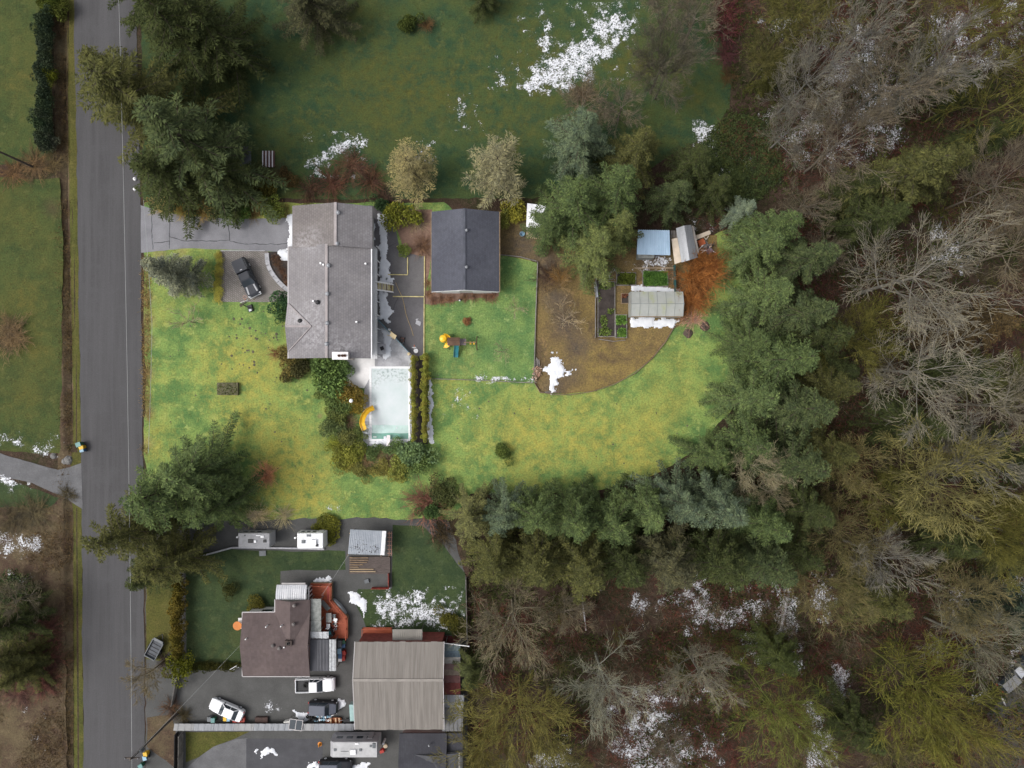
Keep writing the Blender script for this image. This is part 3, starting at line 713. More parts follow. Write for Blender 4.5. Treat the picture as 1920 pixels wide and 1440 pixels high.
for dx in (-.1, .35, .65): MB().lathe((cx + dx, cy, 7.0), [(.17, 0), (.17, .3), (.13, .33), (.13, .1), (.01, .1)], 10).build('flue', mat('rusty_flue', (.16, .08, .05), .8, .4, 5), ch)
MB().bb(x1, x1 + .16, y0, yt, ze - .2, ze - .04).build('gutter', M_WHITE, r)
MB().bb(x0 - .15, x0, y0, y1, ze - .2, ze - .04).build('gutter', M_TRIM, r)
# back deck, windows behind it, stairs
xw = x1 - .55; xd = X(707, 2.6); dk = MB().bb(xw, xd, Y(673, 2.6), Y(466, 2.6), 2.42, 2.6).build('deck', M_WHITE, r)
rail(r, [(xd - .06, Y(673, 2.6), 2.6), (xd - .06, Y(547, 2.6), 2.6)], 1.0, M_WHITE, parent=dk); rail(r, [(xd - .06, Y(530, 2.6), 2.6), (xd - .06, Y(466, 2.6), 2.6), (xw, Y(466, 2.6), 2.6)], 1.0, M_WHITE, parent=dk)
for k in range(9):
    yy = Y(668 - k * 25, 0); MB().tube((xd - .1, yy, 0), (xd - .1, yy, 2.42), .08, None, 6).build('deck_post', M_WHITE, dk)
for py in (640, 600, 565, 510, 480, 430, 410): window(r, (xw + .03, Y(py, 3.4), 3.7), (.1, 1.5, 1.2), 0)
for py in (650, 610, 500): window(r, (xw + .03, Y(py, 1.3), 1.3), (.1, 1.6, 1.3), 0)
for py in (500, 640): window(r, (x0 + .47, Y(py, 3), 3.0), (.1, 1.6, 1.3), 0)
st = MB(); xs0, xs1 = X(706, 2.6), X(738, .1); ya_, yb_ = Y(545, 1.5), Y(532, 1.5)
stair = root('stairs', (xs0, (ya_ + yb_) / 2, 0), 'yellowed wooden stairs with white rails from the back deck to the asphalt', 'stairs')
for k in range(11):
    t = k / 11; MB().bb(xs0 + (xs1 - xs0) * t, xs0 + (xs1 - xs0) * (t + .075), ya_, yb_, 2.5 * (1 - t) - .02, 2.5 * (1 - t) + .03).build('step', M_YELPAINT if k % 3 else M_TIMBER, stair)
for yy in (ya_ - .05, yb_ + .05):
    MB().tube((xs0, yy, 2.45), (xs1, yy, .05), .09, None, 4).build('stringer', M_WHITE, stair)
    rail(stair, [(xs0, yy, 2.6), (xs1, yy, .1)], .95, M_WHITE, bars=False)

# ---- dark garage
r = root('garage', (*P(872, 472)[:2], 0), 'detached garage with plain slate-blue shingled roof behind the house', 'garage')
ze, zr = 3.2, 5.0; x0, x1, y0, y1 = X(809, ze), X(936, ze), Y(547, ze), Y(397, ze); xm = (x0 + x1) / 2
gable_walls(r, x0 + .3, x1 - .3, y0 + .25, y1 - .25, ze - .1, zr - .2, M_SIDING)
slopes_ns(r, x0, x1, xm, y0, y1, ze, zr, M_ROOF2)
MB().box((xm, (y0 + y1) / 2, zr + .01), (.3, y1 - y0 - .02, .08)).build('ridge_cap', mat('slate_cap', (.07, .075, .093), .85, .2), r)
for py in (432, 501): cap_vent(r, 875, py, 5.0, .2, M_GREYMETAL)
for sx in (x0 - .1, x1 + .02): MB().bb(sx, sx + .1, y0, y1, ze - .18, ze - .02).build('gutter', M_TIMBER, r)
mb = MB(); mb.slab([(x0, y0 - .04, ze), (xm, y0 - .04, zr), (xm, y0 + .06, zr), (x0, y0 + .06, ze)], .3); mb.slab([(xm, y0 - .04, zr), (x1, y0 - .04, ze), (x1, y0 + .06, ze), (xm, y0 + .06, zr)], .3)
mb.v = [(a, b, c - .03) for a, b, c in mb.v]; mb.build('bargeboard', M_WHITE, r)
for dx in (-2.2, 2.2): MB().bb(xm + dx - 1.3, xm + dx + 1.3, y0 + .2, y0 + .27, 0, 2.2).build('garage_door', M_WHITE, r)

# ---- neighbour's brown house
r = root('house', (*P(520, 1200)[:2], 0), 'brown-roofed L-shaped house in the southern yard', 'house')
ze, zr = 3.2, 4.2; x0, x1, y0, y1 = X(455, ze), X(581, ze), Y(1268, ze), Y(1148, ze); yw = Y(1124, ze); xw0 = X(516, ze)
gable_walls(r, x0 + .4, x1 - .3, y0 + .4, y1 - .3, ze - .1, zr - .2, M_SIDING, 'ew')
ym = (y0 + y1) / 2; slopes_ew(r, x0, x1, y0, y1, ym, ze, zr, M_ROOF3)
xm = (xw0 + x1) / 2
gable_walls(r, xw0 + .35, x1 - .35, ym, yw - .3, ze - .1, zr - .2, M_SIDING, 'ns', name='wing_wall')
slopes_ns(r, xw0, x1 - .01, xm, ym, yw, ze + .02, zr + .03, M_ROOF3, name='wing_roof')
mb = MB(); mb.path([(x0 - .05, y0, ze - .02), (x0 - .05, y1, ze - .02), (xw0 - .05, y1 + .05, ze - .02), (xw0 - .05, yw, ze - .02)], .08, 4); mb.path([(x0, y0 - .05, ze - .02), (x1, y0 - .05, ze - .02)], .06, 4); mb.build('gutter', M_TRIM, r)
for px, py in ((552, 1135), (551, 1170), (512, 1210), (524, 1215)): cap_vent(r, px, py, 4.15, .24, mat('brown_vent', (.14, .125, .12), .7, .2))
for px, py in ((500, 1174), (528, 1173), (462, 1197), (534, 1212)): pipe(r, px, py, 4.0, M_WHITE, rad=.08)
cx, cy, _ = P(540, 1207, 4.6); chn = MB().bb(cx - .45, cx + .45, cy - .35, cy + .35, 3.5, 4.5).build('chimney', mat('sooty_brick', (.06, .045, .04), .9, .3, 5), r)
MB().lathe((cx, cy, 4.45), [(.2, 0), (.2, .2), (.14, .2), (.14, .05), (.01, .05)], 10).build('flue', M_BLACK, chn)
window(r, (X(500, 2), y1 - .29, 1.8), (1.6, .1, 1.1), 1)
MB().bb(X(452, .2) - .4, X(452, .2) + 1.0, Y(1178, 0), Y(1158, 0), 0, .2).build('doorstep', M_SLAB, r)
ob = root('garden_table', P(450, 1170), 'round orange tabletop beside the brown house west wall', 'table')
MB().lathe((*P(449, 1170)[:2], 0), [(.28, 0), (.06, .08), (.06, .68), (.62, .7), (.62, .76), (.01, .77)], 16).build('table_top', mat('orange_plastic', (.48, .15, .02), .5, .15), ob)

# white awning north of it
r = root('patio_awning', (*P(548, 1110)[:2], 0), 'white ribbed metal awning at the north end of the brown house', 'awning')
mb = MB(); a0, a1 = X(518, 2.9), X(575, 2.9); segs_ = [(Y(1124, 3.1), 3.15), (Y(1114, 3.1), 3.1), (Y(1105, 3), 2.95), (Y(1097, 2.8), 2.7)]
for (ya, za), (yb, zb) in zip(segs_[:-1], segs_[1:]): ribbed(mb, (a0, ya, za), (a1, ya, za), (a1, yb, zb), (a0, yb, zb), 14, .05)
mb.build('roof', M_WHITEMETAL, r)
for xx in (a0 + .15, a1 - .15):
    for yy in (Y(1099, 1), Y(1120, 1)): MB().tube((xx, yy, 0), (xx, yy, 2.7), .06, None, 6).build('post', M_WHITE, r)
f = MB().bb(a1 + .05, a1 + .15, Y(1122, 1), Y(1097, 1), .4, 2.4).build('side_screen', M_WHITE, r)
for k in range(3): MB().bb(a1 + .03, a1 + .18, Y(1120 - k * 8, 1), Y(1115 - k * 8, 1), .9, 2.1).build('pane', M_GLASS, f)
MB().bb(a0 + .6, a1 - .3, Y(1096, 2.5) - .02, Y(1093, 2.5), 2.35, 2.5).build('beam', M_TRIM, r)

# red deck
r = root('deck', (*P(615, 1150)[:2], 0), 'orange-red stained timber deck wrapping the brown house east side', 'deck')
zd = .8; outl = [(582, 1094), (622, 1094), (622, 1124), (652, 1158), (652, 1197), (584, 1197), (584, 1124), (582, 1122)]
W = [P(px, py, zd)[:2] for px, py in outl]
py0, py1 = 1094, 1197; nb = 52
for k in range(nb):  # boards run east-west, each its own piece
    a, b = py0 + (py1 - py0) * k / nb, py0 + (py1 - py0) * (k + .9) / nb; mid = (a + b) / 2
    xl = 582; xrr = 622 if mid < 1124 else (622 + 30 * (mid - 1124) / 34 if mid < 1158 else 652)
    MB().bb(X(xl, zd), X(xrr, zd) - .02, Y(b, zd), Y(a, zd), zd - .05, zd + random.uniform(-.004, .004)).build('board', M_REDSTAIN, r)
MB().prism([(q[0] * .9995, q[1]) for q in W], .1, zd - .06).build('deck_frame', M_TIMBER, r)
rail(r, [P(622, 1096, zd), P(622, 1124, zd), P(651, 1158, zd), P(651, 1196, zd)], .95, M_REDSTAIN, gap=1.2)
rail(r, [P(584, 1096, zd), P(622, 1096, zd)], .95, M_REDSTAIN, gap=1.2)
MB().box((*P(615, 1112, zd + .2)[:2], zd + .03), (.3, 1.9, .05)).build('bench_board', M_REDPAINT, r)

def panel_roof(name, label, cat, quads, z0, posts=True, group=None, wallm=None):
    """lean-to made of roof panels: quads = [(px corners x4 ccw from above SW,SE,NE,NW), heights, mat, ribs]"""
    c = P(sum(p[0] for q in quads for p in q[0]) / (4 * len(quads)), sum(p[1] for q in quads for p in q[0]) / (4 * len(quads)))
    r = root(name, (c[0], c[1], 0), label, cat, group)
    for pts, hs_, m, n in quads:
        mb = MB(); Q = [P(px, py, h) for (px, py), h in zip(pts, hs_)]
        ribbed(mb, *Q, n, .05, .03) if n else mb.slab(Q, .06)
        mb.build('roof_panel', m, r)
    if posts:
        for pts, hs_, m, n in (quads[0], quads[-1]):
            for (px, py), h in zip(pts, hs_):
                x, y, _ = P(px, py, h); x += .12 if x < c[0] else -.12; y += .12 if y < c[1] else -.12
                MB().tube((x, y, 0), (x, y, h - .08), .06, None, 5).build('post', wallm or M_GREYWOOD, r)
    return r
def rect(a, b, c, d): return [(a, d), (b, d), (b, c), (a, c)]
M_MOT = mat('mottled_panel', (.17, .18, .17), .8, .3, 2.2, (.30, .31, .29))
panel_roof('deck_shelter', 'mottled grey flat shelter roof between brown house and red deck', 'shelter', [(rect(583, 602, 1123, 1163), (2.8, 2.6, 2.6, 2.8), M_MOT, 0), (rect(583, 602, 1163.4, 1184), (2.8, 2.6, 2.6, 2.8), M_MOT, 0)], 2.7)
panel_roof('deck_shelter', 'shiny silver corrugated roof strip at the red deck south end', 'shelter', [(rect(582, 616, 1184.5, 1197), (2.7, 2.5, 2.6, 2.8), mat('bright_tin', (.50, .51, .52), .35, .25, 3, metal=.3), 4)], 2.7)
M_DKP = mat('dark_roof_panel', (.055, .056, .066), .6, .12); M_MDP = mat('mid_roof_panel', (.095, .096, .107), .6, .12)
panel_roof('lean_to', 'grey striped lean-to on the brown house facing the barn', 'lean-to', [(rect(581, 594, 1199, 1258), (3, 2.85, 2.85, 3), M_DKP, 0), (rect(594.3, 605, 1199, 1258), (2.85, 2.7, 2.7, 2.85), M_MDP, 2), (rect(605.3, 617, 1199, 1258), (2.7, 2.55, 2.55, 2.7), M_MDP, 2), (rect(617.4, 630, 1199, 1258), (2.55, 2.4, 2.4, 2.55), MATS['bright_tin'], 2)], 2.7)

# ---- barn
r = root('barn', (*P(748, 1285)[:2], 0), 'large barn with streaked beige corrugated roof and low ridge', 'barn')
ze, zr = 4.4, 5.6; x0, x1, y0, y1 = X(666, ze), X(832, ze), Y(1368, ze), Y(1203, ze); yr = Y(1275, zr)
gable_walls(r, x0 + .3, x1 - .3, y0 + .3, y1 - .3, ze - .15, zr - .25, mat('red_barn_wall', (.20, .05, .04), .8, .25, 2), 'ew', yr)
npan = 14
for k in range(npan):   # each sheet of roofing is a piece of its own
    a, b = x0 + (x1 - x0) * k / npan, x0 + (x1 - x0) * (k + 1) / npan - .012; dz = random.uniform(0, .02)
    for (ya, za), (yb, zb) in (((y0 + random.uniform(-.06, .06), ze), (yr, zr)), ((yr, zr), (y1 + random.uniform(-.05, .05), ze))):
        mb = MB(); ribbed(mb, (a, ya, za + dz), (b, ya, za + dz), (b, yb, zb + dz), (a, yb, zb + dz), 4, .05, .007); mb.build('roof_sheet', M_BARN, r)
MB().box(((x0 + x1) / 2, yr, zr + .06), (x1 - x0 + .05, .34, .05)).build('ridge_cap', mat('barn_ridge', (.24, .22, .20), .8, .15), r)
for xx in (x0 - .05, x1 + .05): MB().path([(xx, y0, ze), (xx, yr, zr), (xx, y1, ze)], .06, 4).build('trim', M_TRIM, r)
panel_roof('barn_porch', 'small beige ribbed porch roof on the barn north side', 'porch', [(rect(736, 792, 1180, 1205), (3.2, 3.2, 2.8, 2.8), mat('beige_porch', (.25, .235, .21), .7, .1), 14)], 3)
r = root('barn_deck', (*P(708, 1190)[:2], 0), 'red stained deck against the north wall of the barn', 'deck')
for k in range(9): MB().bb(X(681, .5), X(735, .5), Y(1203 - k * 3 + .3, .5), Y(1203 - (k + 1) * 3 + .6, .5), .4, .5 + .01 * (k % 2)).build('board', M_REDSTAIN, r)
rail(r, [P(681, 1202, .5), P(681, 1176, .5), P(735, 1176, .5)], .8, M_REDSTAIN, bars=False)
C = lambda n, c: mat(n, c, .7, .2, 1.5)
panel_roof('patchwork_lean_to', 'patchwork lean-to of teal, white, pink and maroon sheets beside the barn', 'lean-to', [
    (rect(833, 863, 1208, 1220), (3.2, 2.7, 2.7, 3.2), C('dull_teal_sheet', (.16, .205, .21)), 3), (rect(833, 863, 1220.3, 1232), (3.2, 2.7, 2.7, 3.2), C('slate_blue_sheet', (.11, .15, .18)), 3),
    (rect(833, 863, 1232.3, 1244), (3.2, 2.7, 2.7, 3.2), C('off_white_sheet', (.36, .345, .32)), 3), (rect(833, 863, 1244.3, 1255), (3.2, 2.7, 2.7, 3.2), C('dusty_pink_sheet', (.20, .125, .12)), 3),
    (rect(833, 863, 1255.3, 1266), (3.2, 2.7, 2.7, 3.2), C('tan_sheet', (.24, .19, .15)), 3), (rect(833, 863, 1266.3, 1280), (3.2, 2.7, 2.7, 3.2), C('rose_sheet', (.16, .075, .07)), 3), (rect(833, 863, 1280.3, 1302), (3.2, 2.7, 2.7, 3.2), C('maroon_sheet', (.14, .032, .028)), 4)], 3)
panel_roof('lean_to', 'pale grey sheet lean-to beside the barn below the maroon panel', 'lean-to', [(rect(832, 870, 1303, 1327), (3, 2.7, 2.7, 3), M_GREYMETAL, 8)], 3)
panel_roof('lean_to', 'smooth grey lean-to at the barn south-east corner', 'lean-to', [(rect(829, 868, 1328, 1371), (3.1, 2.8, 2.8, 3.1), mat('plain_grey_sheet', (.16, .16, .165), .7, .12), 5)], 3)
r = root('pen', (*P(830, 1203)[:2], 0), 'white-railed red pen north-east of the barn', 'pen')
MB().bb(X(795), X(862), Y(1212), Y(1192), .02, .12).build('pen_floor', mat('maroon_boards', (.11, .025, .022), .8, .3, 2), r)
rail(r, [P(797, 1210), P(812, 1199), P(812, 1206), P(830, 1206), P(832, 1212), P(845, 1212), P(845, 1206), P(862, 1206), P(863, 1212)], 1.0, M_WHITE, bars=False, post=.12)
MB().tube((X(832, 3.3), Y(1206, 3.3), 3.3), (X(880, 3.3), Y(1212, 3.3), 3.3), .07, None, 5).build('boom', M_WHITE, r)

# ---- south dark house
r = root('house', (*P(806, 1430)[:2], 0), 'charcoal-roofed house cut by the bottom edge below the barn', 'house')
ze, zr = 3.4, 4.4; x0, x1, y0, y1 = X(749, ze), X(838, ze), Y(1500, ze), Y(1375, ze)
gable_walls(r, x0 + .3, x1 - .3, y0 + .3, y1 - .3, ze - .1, zr - .2, M_SIDING, 'ew', Y(1432, zr)); slopes_ew(r, x0, x1, y0, y1, Y(1432, zr), ze, zr, M_ROOF4)
MB().slab([P(838, 1410, 3.3), P(868, 1410, 3.1), P(868, 1375, 3.1), P(838, 1375, 3.3)], .14).build('wing_roof', M_ROOF4, r)
MB().slab([P(754, 1500, 3.75), P(860, 1500, 3.75), P(860, 1412, 3.75), P(806, 1418, 4.55), P(754, 1412, 3.75)], .14).build('porch_roof', mat('porch_felt', (.062, .063, .07), .9, .15), r)
MB().bb(X(840, 2), X(866, 2), Y(1490, 2), Y(1380, 2), 0, 3.0).build('wing_wall', M_SIDING, r)
cap_vent(r, 805, 1397, 4.2, .15)
for xx in (754, 861): MB().tube(P(xx, 1412, 3.75), P(xx, 1500, 3.75), .07, None, 4).build('gutter', M_TRIM, r)

# ---- carport with timber deck
r = root('carport', (*P(690, 1017)[:2], 0), 'grey ribbed metal carport roof littered with leaves, one white sheet', 'carport')
Q = [P(652.5, 1038.7, 2.8), P(713, 1040.6, 2.8), P(716.5, 995.4, 3.0), P(657, 992.5, 3.0)]
mb = MB(); ribbed(mb, *Q, 18, .05, .03); mb.build('roof', mat('carport_metal', (.24, .265, .30), .45, .15, 1.5, (.31, .335, .37), metal=.15), r)
mb = MB(); ribbed(mb, P(713.2, 1040.6, 2.82), P(721, 1041, 2.82), P(724.5, 995.7, 3.02), P(716.7, 995.4, 3.02), 3, .05, .03); mb.build('white_sheet', M_WHITE, r)
for px, py in ((656, 1036), (718, 1038), (720, 998), (660, 996)): x, y, _ = P(px, py, 1.4); MB().tube((x, y, 0), (x, y, 2.8), .07, None, 5).build('post', M_TIMBER, r)
g = np.random.default_rng(5); N = 420; cl = g.integers(0, 2, N); px = np.where(cl == 0, g.normal(672, 6.5, N), g.normal(702, 5, N)); py = np.where(cl == 0, g.normal(1024, 7, N), g.normal(1028, 6, N)); ok = (px > 656) & (px < 711) & (py > 1000) & (py < 1038)
b_ = np.array([P(a, c, 2.93 - .2 * (c - 994) / 46 + .06) for a, c in zip(px[ok], py[ok])]); nn = len(b_)
lm = np_mesh('leaf_litter', kites(b_, unit(g.normal(0, 1, (nn, 3)) * [1, 1, .1]), g.uniform(.1, .3, nn), g.uniform(.08, .2, nn), np.tile([[0, 0, 1.]], (nn, 1))), quadF(nn)); o = link('leaf_litter', lm, None, mat('rotten_leaves', (.03, .024, .02), .95, .3)); tag(o, 'dark rotten leaves scattered on the carport roof', 'leaves', kind='stuff')
r = root('timber_deck', (*P(694, 1058)[:2], 0), 'unfinished grey-brown timber platform with bare joists south of the carport', 'platform')
MB().bb(X(655), X(732), Y(1075), Y(1043), 0, .25).build('base', mat('old_boards', (.085, .068, .062), .9, .3, 2, stretch=(1, 6, 1)), r)
for k in range(7): MB().bb(X(655.5, .5), X((690, 690, 688, 680, 672, 700, 704)[k], .5), Y(1047 + k * 4.3, .5), Y(1045.6 + k * 4.3, .5), .25, .42).build('joist', M_TIMBER if k < 5 else mat('pale_timber', (.34, .26, .16), .8, .2), r)
r = root('timber_rack', (*P(731, 1018)[:2], 0), 'pinkish lattice rack of timber beside the carport white sheet', 'rack')
for k in range(6): MB().bb(X(726.5, 1.2), X(735, 1.2), Y(1001 + k * 7.5, 1.2), Y(999.6 + k * 7.5, 1.2), 1.1, 1.2).build('slat', mat('pinkish_timber', (.36, .20, .15), .8, .2), r)
for px in (729, 733): MB().bb(X(px, 1.3), X(px + 1.2, 1.3), Y(1042, 1.3), Y(997, 1.3), 1.2, 1.3).build('rail', MATS['pinkish_timber'], r)
for py in (999, 1040): MB().bb(X(730), X(731.4), Y(py + 1), Y(py), 0, 1.1).build('leg', M_TIMBER, r)
def board_fence(name, pts, h, m, label, cat='fence', w=.16, gap=.012, th=.04, z0=0.0):
    a0 = P(*pts[0]); r = root(name, (a0[0], a0[1], 0), label, cat); me = None
    for p, q in zip(pts[:-1], pts[1:]):
        a, b = Vector(P(*p)), Vector(P(*q)); L = (b - a).length; n = max(1, int(L / (w + gap))); ang = math.atan2(b.y - a.y, b.x - a.x)
        if n > 110: n = 110
        ww = L / n - gap
        for i in range(n):
            c = a.lerp(b, (i + .5) / n); MB().box((c.x, c.y, z0 + h / 2 + random.uniform(-.02, .02)), (ww, th, h), ang).build('board', m, r)
        MB().box(((a.x + b.x) / 2, (a.y + b.y) / 2, h * .8), (L, th * 2.2, .09), ang).build('rail', m, r)
        for i in range(max(2, int(L / 2.4)) + 1):
            c = a.lerp(b, i / max(2, int(L / 2.4))); MB().box((c.x, c.y, h / 2), (.1, .11, h + .06), ang).build('post', m, r)
    return r
board_fence('low_fence', [(730, 1074), (730, 1101), (699, 1101)], .9, M_REDPAINT, 'low red fence corner by the timber platform', w=.3)
board_fence('fence', [(875, 1082), (877, 1200)], 1.5, M_GREYWOOD, 'thin grey fence on the eastern edge of the snowy south lawn', w=.3)
board_fence('fence', [(334, 1372), (333, 1450)], 1.1, mat('dark_fence', (.035, .034, .036), .8, .3), 'dark board fence running off the bottom edge by the road')
board_fence('fence', [(344, 1372), (343, 1450)], 1.5, M_GREYWOOD, 'pale grey board fence parallel to the dark one near the road')
board_fence('yard_gate', [(336, 1270), (327, 1318)], 1.0, M_GREYWOOD, 'weathered grey gate across the gravel yard entrance', 'gate', w=.25)
# long narrow roofed store along the yard edge
r = root('long_store', (*P(495, 1362)[:2], 0), 'long narrow grey sheet roof along the south edge of the gravel yard', 'store')
n = 9
for k in range(n):
    a, b = 327 + 338 * k / n, 327 + 338 * (k + 1) / n - .5
    mb = MB(); ribbed(mb, P(a - 2, 1370, .7), P(b - 2, 1370, .7), P(b, 1357, .9), P(a, 1357, .9), 3, .05, .02); mb.build('roof_sheet', M_GREYMETAL if k % 3 else mat('pale_grey_sheet', (.26, .26, .262), .6, .1), r)
    x, y, _ = P(a + 3, 1363, .4); MB().bb(x - .05, x + .05, y - .05, y + .05, 0, .72).build('post', M_GREYWOOD, r)
MB().bb(X(330, .5), X(664, .5), Y(1368, .5), Y(1367, .5), 0, .62).build('back_wall', mat('dark_plank', (.05, .047, .046), .9, .3, 2), r)
# ------------------------------------------------------------------ pool and its surroundings
M_YEL = mat('yellow_plastic', (.72, .42, .02), .35, .12, 2); M_TEAL = mat('teal_plastic', (.03, .17, .20), .4, .15)
def ice():
    m, n, l, b = _nodes('pool_ice'); pos = n.new('ShaderNodeNewGeometry').outputs['Position']
    f = nz(n, l, pos, .5, 5, .65); e = nz(n, l, pos, 3, 4)
    edge = math_(n, l, 'MULTIPLY', blobs(n, l, pos, [(715, 700, 26, 1.0), (745, 700, 26, .9), (702, 720, 16, .8), (757, 708, 16, 1.0), (704, 752, 8, 1.0), (730, 696, 24, .6)]), ramp(n, l, e, .48, .62))
    k = n.new('ShaderNodeClamp'); l.new(edge, k.inputs[0])
    c = mixc(n, l, ramp(n, l, f, .3, .7), (.43, .50, .50), (.52, .555, .575)); c = mixc(n, l, k.outputs[0], c, (.27, .33, .32))
    l.new(c, b.inputs['Base Color']); b.inputs['Roughness'].default_value = .45; return m
M_WATER = mat('pool_water', (.13, .30, .24), .06, .2, .6, bump=.02, bscale=3, spec=.6)
r = root('swimming_pool', (*P(732, 760)[:2], 0), 'frozen white swimming pool with a green thawed strip at its south end', 'pool')
px0, px1, py0, py1 = 697, 766, 691, 823
MB().bb(X(px0), X(px1), Y(py1), Y(py0), .02, .034).build('water', M_WATER, r)
MB().prism([P(*q)[:2] for q in ((px0, 812), (715, 812.5), (733, 811.5), (750, 812.5), (px1, 812), (px1, 797), (px0, 797))], .0345, .040).build('thin_ice', mat('thin_ice', (.42, .55, .52), .3, .12, .8, bump=.03), r)
MB().prism([P(*q)[:2] for q in ((px0, 797.2), (720, 796.6), (745, 797.6), (px1, 797.2), (px1, py0), (px0, py0))], .0345, .046).build('ice_sheet', ice(), r)
for k, (a, b, c, d) in enumerate(((px0 - 4, px0, py0 - 4, py1 + 4), (px1, px1 + 3, py0 - 4, py1 + 4), (px0, px1, py0 - 4, py0), (px0, px1, py1, py1 + 4))):
    n = 14 if k < 2 else 7
    for i in range(n):
        if k < 2: MB().bb(X(a), X(b), Y(c + (d - c) * (i + .97) / n), Y(c + (d - c) * i / n), 0, .10).build('coping_stone', M_WHITE, r)
        else: MB().bb(X(a + (b - a) * i / n), X(a + (b - a) * (i + .97) / n), Y(d), Y(c), 0, .10).build('coping_stone', M_WHITE, r)
MB().bb(X(700), X(706), Y(819.8), Y(818.6), .05, .09).build('rope_float', M_WHITE, r)
db = root('diving_board', P(728, 832), 'white diving board over the green south end of the pool', 'diving board')
MB().bb(X(725.2, .6), X(731.5, .6), Y(836, .6), Y(816, .6), .55, .62).build('board', mat('gritty_white', (.66, .62, .62), .7, .1, 6), db)
for py in (834, 828): MB().bb(X(725.8), X(731), Y(py + 1), Y(py), 0, .55).build('stand', M_STEEL, db)
# curved slide
sl_ = root('pool_slide', P(684, 780), 'yellow curved slide at the west side of the pool', 'slide')
ctr = [(689.5, 805, .9), (683, 803, 1.2), (680.5, 796, 1.75), (679, 788, 2.0), (679.5, 781, 1.8), (684, 774, 1.4), (691, 769, 1.0), (699, 766, .7)]
ctr = [(684.5, 806, 2.3), (681.5, 800, 2.3), (679.5, 793, 2.15), (680.5, 785, 1.85), (684, 777, 1.5), (690, 770, 1.1), (697, 766, .75), (701, 764.5, .6)]
pts = [Vector(P(*q)) for q in ctr]; rings = []
for i, p in enumerate(pts):
    t = (pts[min(i + 1, len(pts) - 1)] - pts[max(i - 1, 0)]); t.z = 0; t.normalize(); s_ = Vector((t.y, -t.x, 0))
    pr = [(-.36, .26), (-.30, .26), (-.26, .05), (.26, .05), (.30, .26), (.36, .26), (.34, -.04), (-.34, -.04)]
    rings.append([tuple(p + s_ * a + Vector((0, 0, b))) for a, b in pr])
MB().loft(rings).build('chute', M_YEL, sl_, smooth=False)
for q in (ctr[0], ctr[2], ctr[4], ctr[6]): p = Vector(P(*q)); MB().tube((p.x, p.y, 0), p, .05, None, 6).build('leg', M_STEEL, sl_)
p = Vector(P(*ctr[0]))
for k in range(6): MB().tube((p.x - .3, p.y - .3 - .1 * k, 2.2 - .36 * k), (p.x + .3, p.y - .3 - .1 * k, 2.2 - .36 * k), .03, None, 5).build('rung', M_STEEL, sl_)
for s in (-.3, .3): MB().path([(p.x + s, p.y - .9, 0), (p.x + s, p.y - .3, 2.3), (p.x + s, p.y + .2, 2.9), (p.x + s, p.y + .5, 2.5)], .03).build('handrail', M_STEEL, sl_)
lp = root('lamp_post', P(667, 750), 'white globe lamp post among the orange shrubs west of the pool', 'lamp')
x, y, _ = P(667, 750.5); MB().tube((x, y, 0), (x, y, 2.5), .06, .05, 8).build('post', M_WHITE, lp); MB().lathe((x, y, 2.5), [(.08, 0), (.22, .1), (.28, .28), (.22, .46), (.05, .55)], 12).build('globe', mat('milk_glass', (.8, .8, .8), .3, .03), lp)

# teal fence across the pool yard
board_fence('pool_fence', [(708, 598), (732, 623)], 1.25, mat('teal_fence', (.10, .20, .24), .7, .2), 'teal board fence between the house corner and yellow gate', w=.14)
board_fence('pool_fence', [(741, 632), (768, 661)], 1.25, mat('pale_teal_fence', (.22, .33, .38), .7, .2), 'pale teal fence running from yellow gate to the hedge', w=.14)
pa = root('arbor', P(737, 628), 'small cream arbor gate in the teal pool fence', 'gate')
for q in ((731, 630), (740, 636), (734, 622), (743, 629)): x, y, _ = P(*q); MB().tube((x, y, 0), (x, y, 2.0), .05, None, 5).build('post', mat('cream_paint', (.62, .50, .30), .7, .15), pa)
A = [Vector(P(*q)) for q in ((731, 630, 2.1), (740, 636, 2.1), (743, 629, 2.1), (734, 622, 2.1))]
for k in range(8):
    a, b = A[0].lerp(A[1], k / 7), A[3].lerp(A[2], k / 7); MB().tube(a, b, .07, None, 4).build('slat', MATS['cream_paint'], pa)
po = root('fence_post', P(769.5, 664), 'stout cream corner post at the hedge end of the pool fence', 'post')
MB().lathe((*P(769.5, 664.5)[:2], 0), [(.16, 0), (.16, 1.4), (.22, 1.42), (.22, 1.5), (.05, 1.62)], 8).build('post', MATS['cream_paint'], po)

# yellow timbers edging the asphalt courts
for k, (a, b, lab) in enumerate((((724.5, 483), (724.5, 514.5), None), ((725, 515), (765, 515.5), 'yellow kerb timber along the south side of the small court'), ((764.5, 483), (764.5, 515), 'yellow kerb timber along the east side of the small court'), ((737, 545), (737, 555), None),
        ((737, 556), (796, 556.5), 'yellow kerb timber crossing the yard to the lawn'), ((796, 481), (796, 556), 'yellowed kerb timber beside the garage'), ((795.5, 558), (795, 664), 'pale kerb timber between asphalt yard and play lawn'), ((744, 462), (751, 468), 'short yellow kerb timber by the mulch bed'))):
    if not lab: continue
    r = root('kerb_timber', P((a[0] + b[0]) / 2, (a[1] + b[1]) / 2), lab, 'kerb'); A, B = Vector(P(*a)), Vector(P(*b)); n = max(1, int((B - A).length / 1.8))
    for i in range(n):
        p, q = A.lerp(B, i / n), A.lerp(B, (i + .985) / n); d = q - p; MB().box(((p.x + q.x) / 2, (p.y + q.y) / 2, .1), (d.length, .12, .16), math.atan2(d.y, d.x)).build('timber', M_YELPAINT, r)
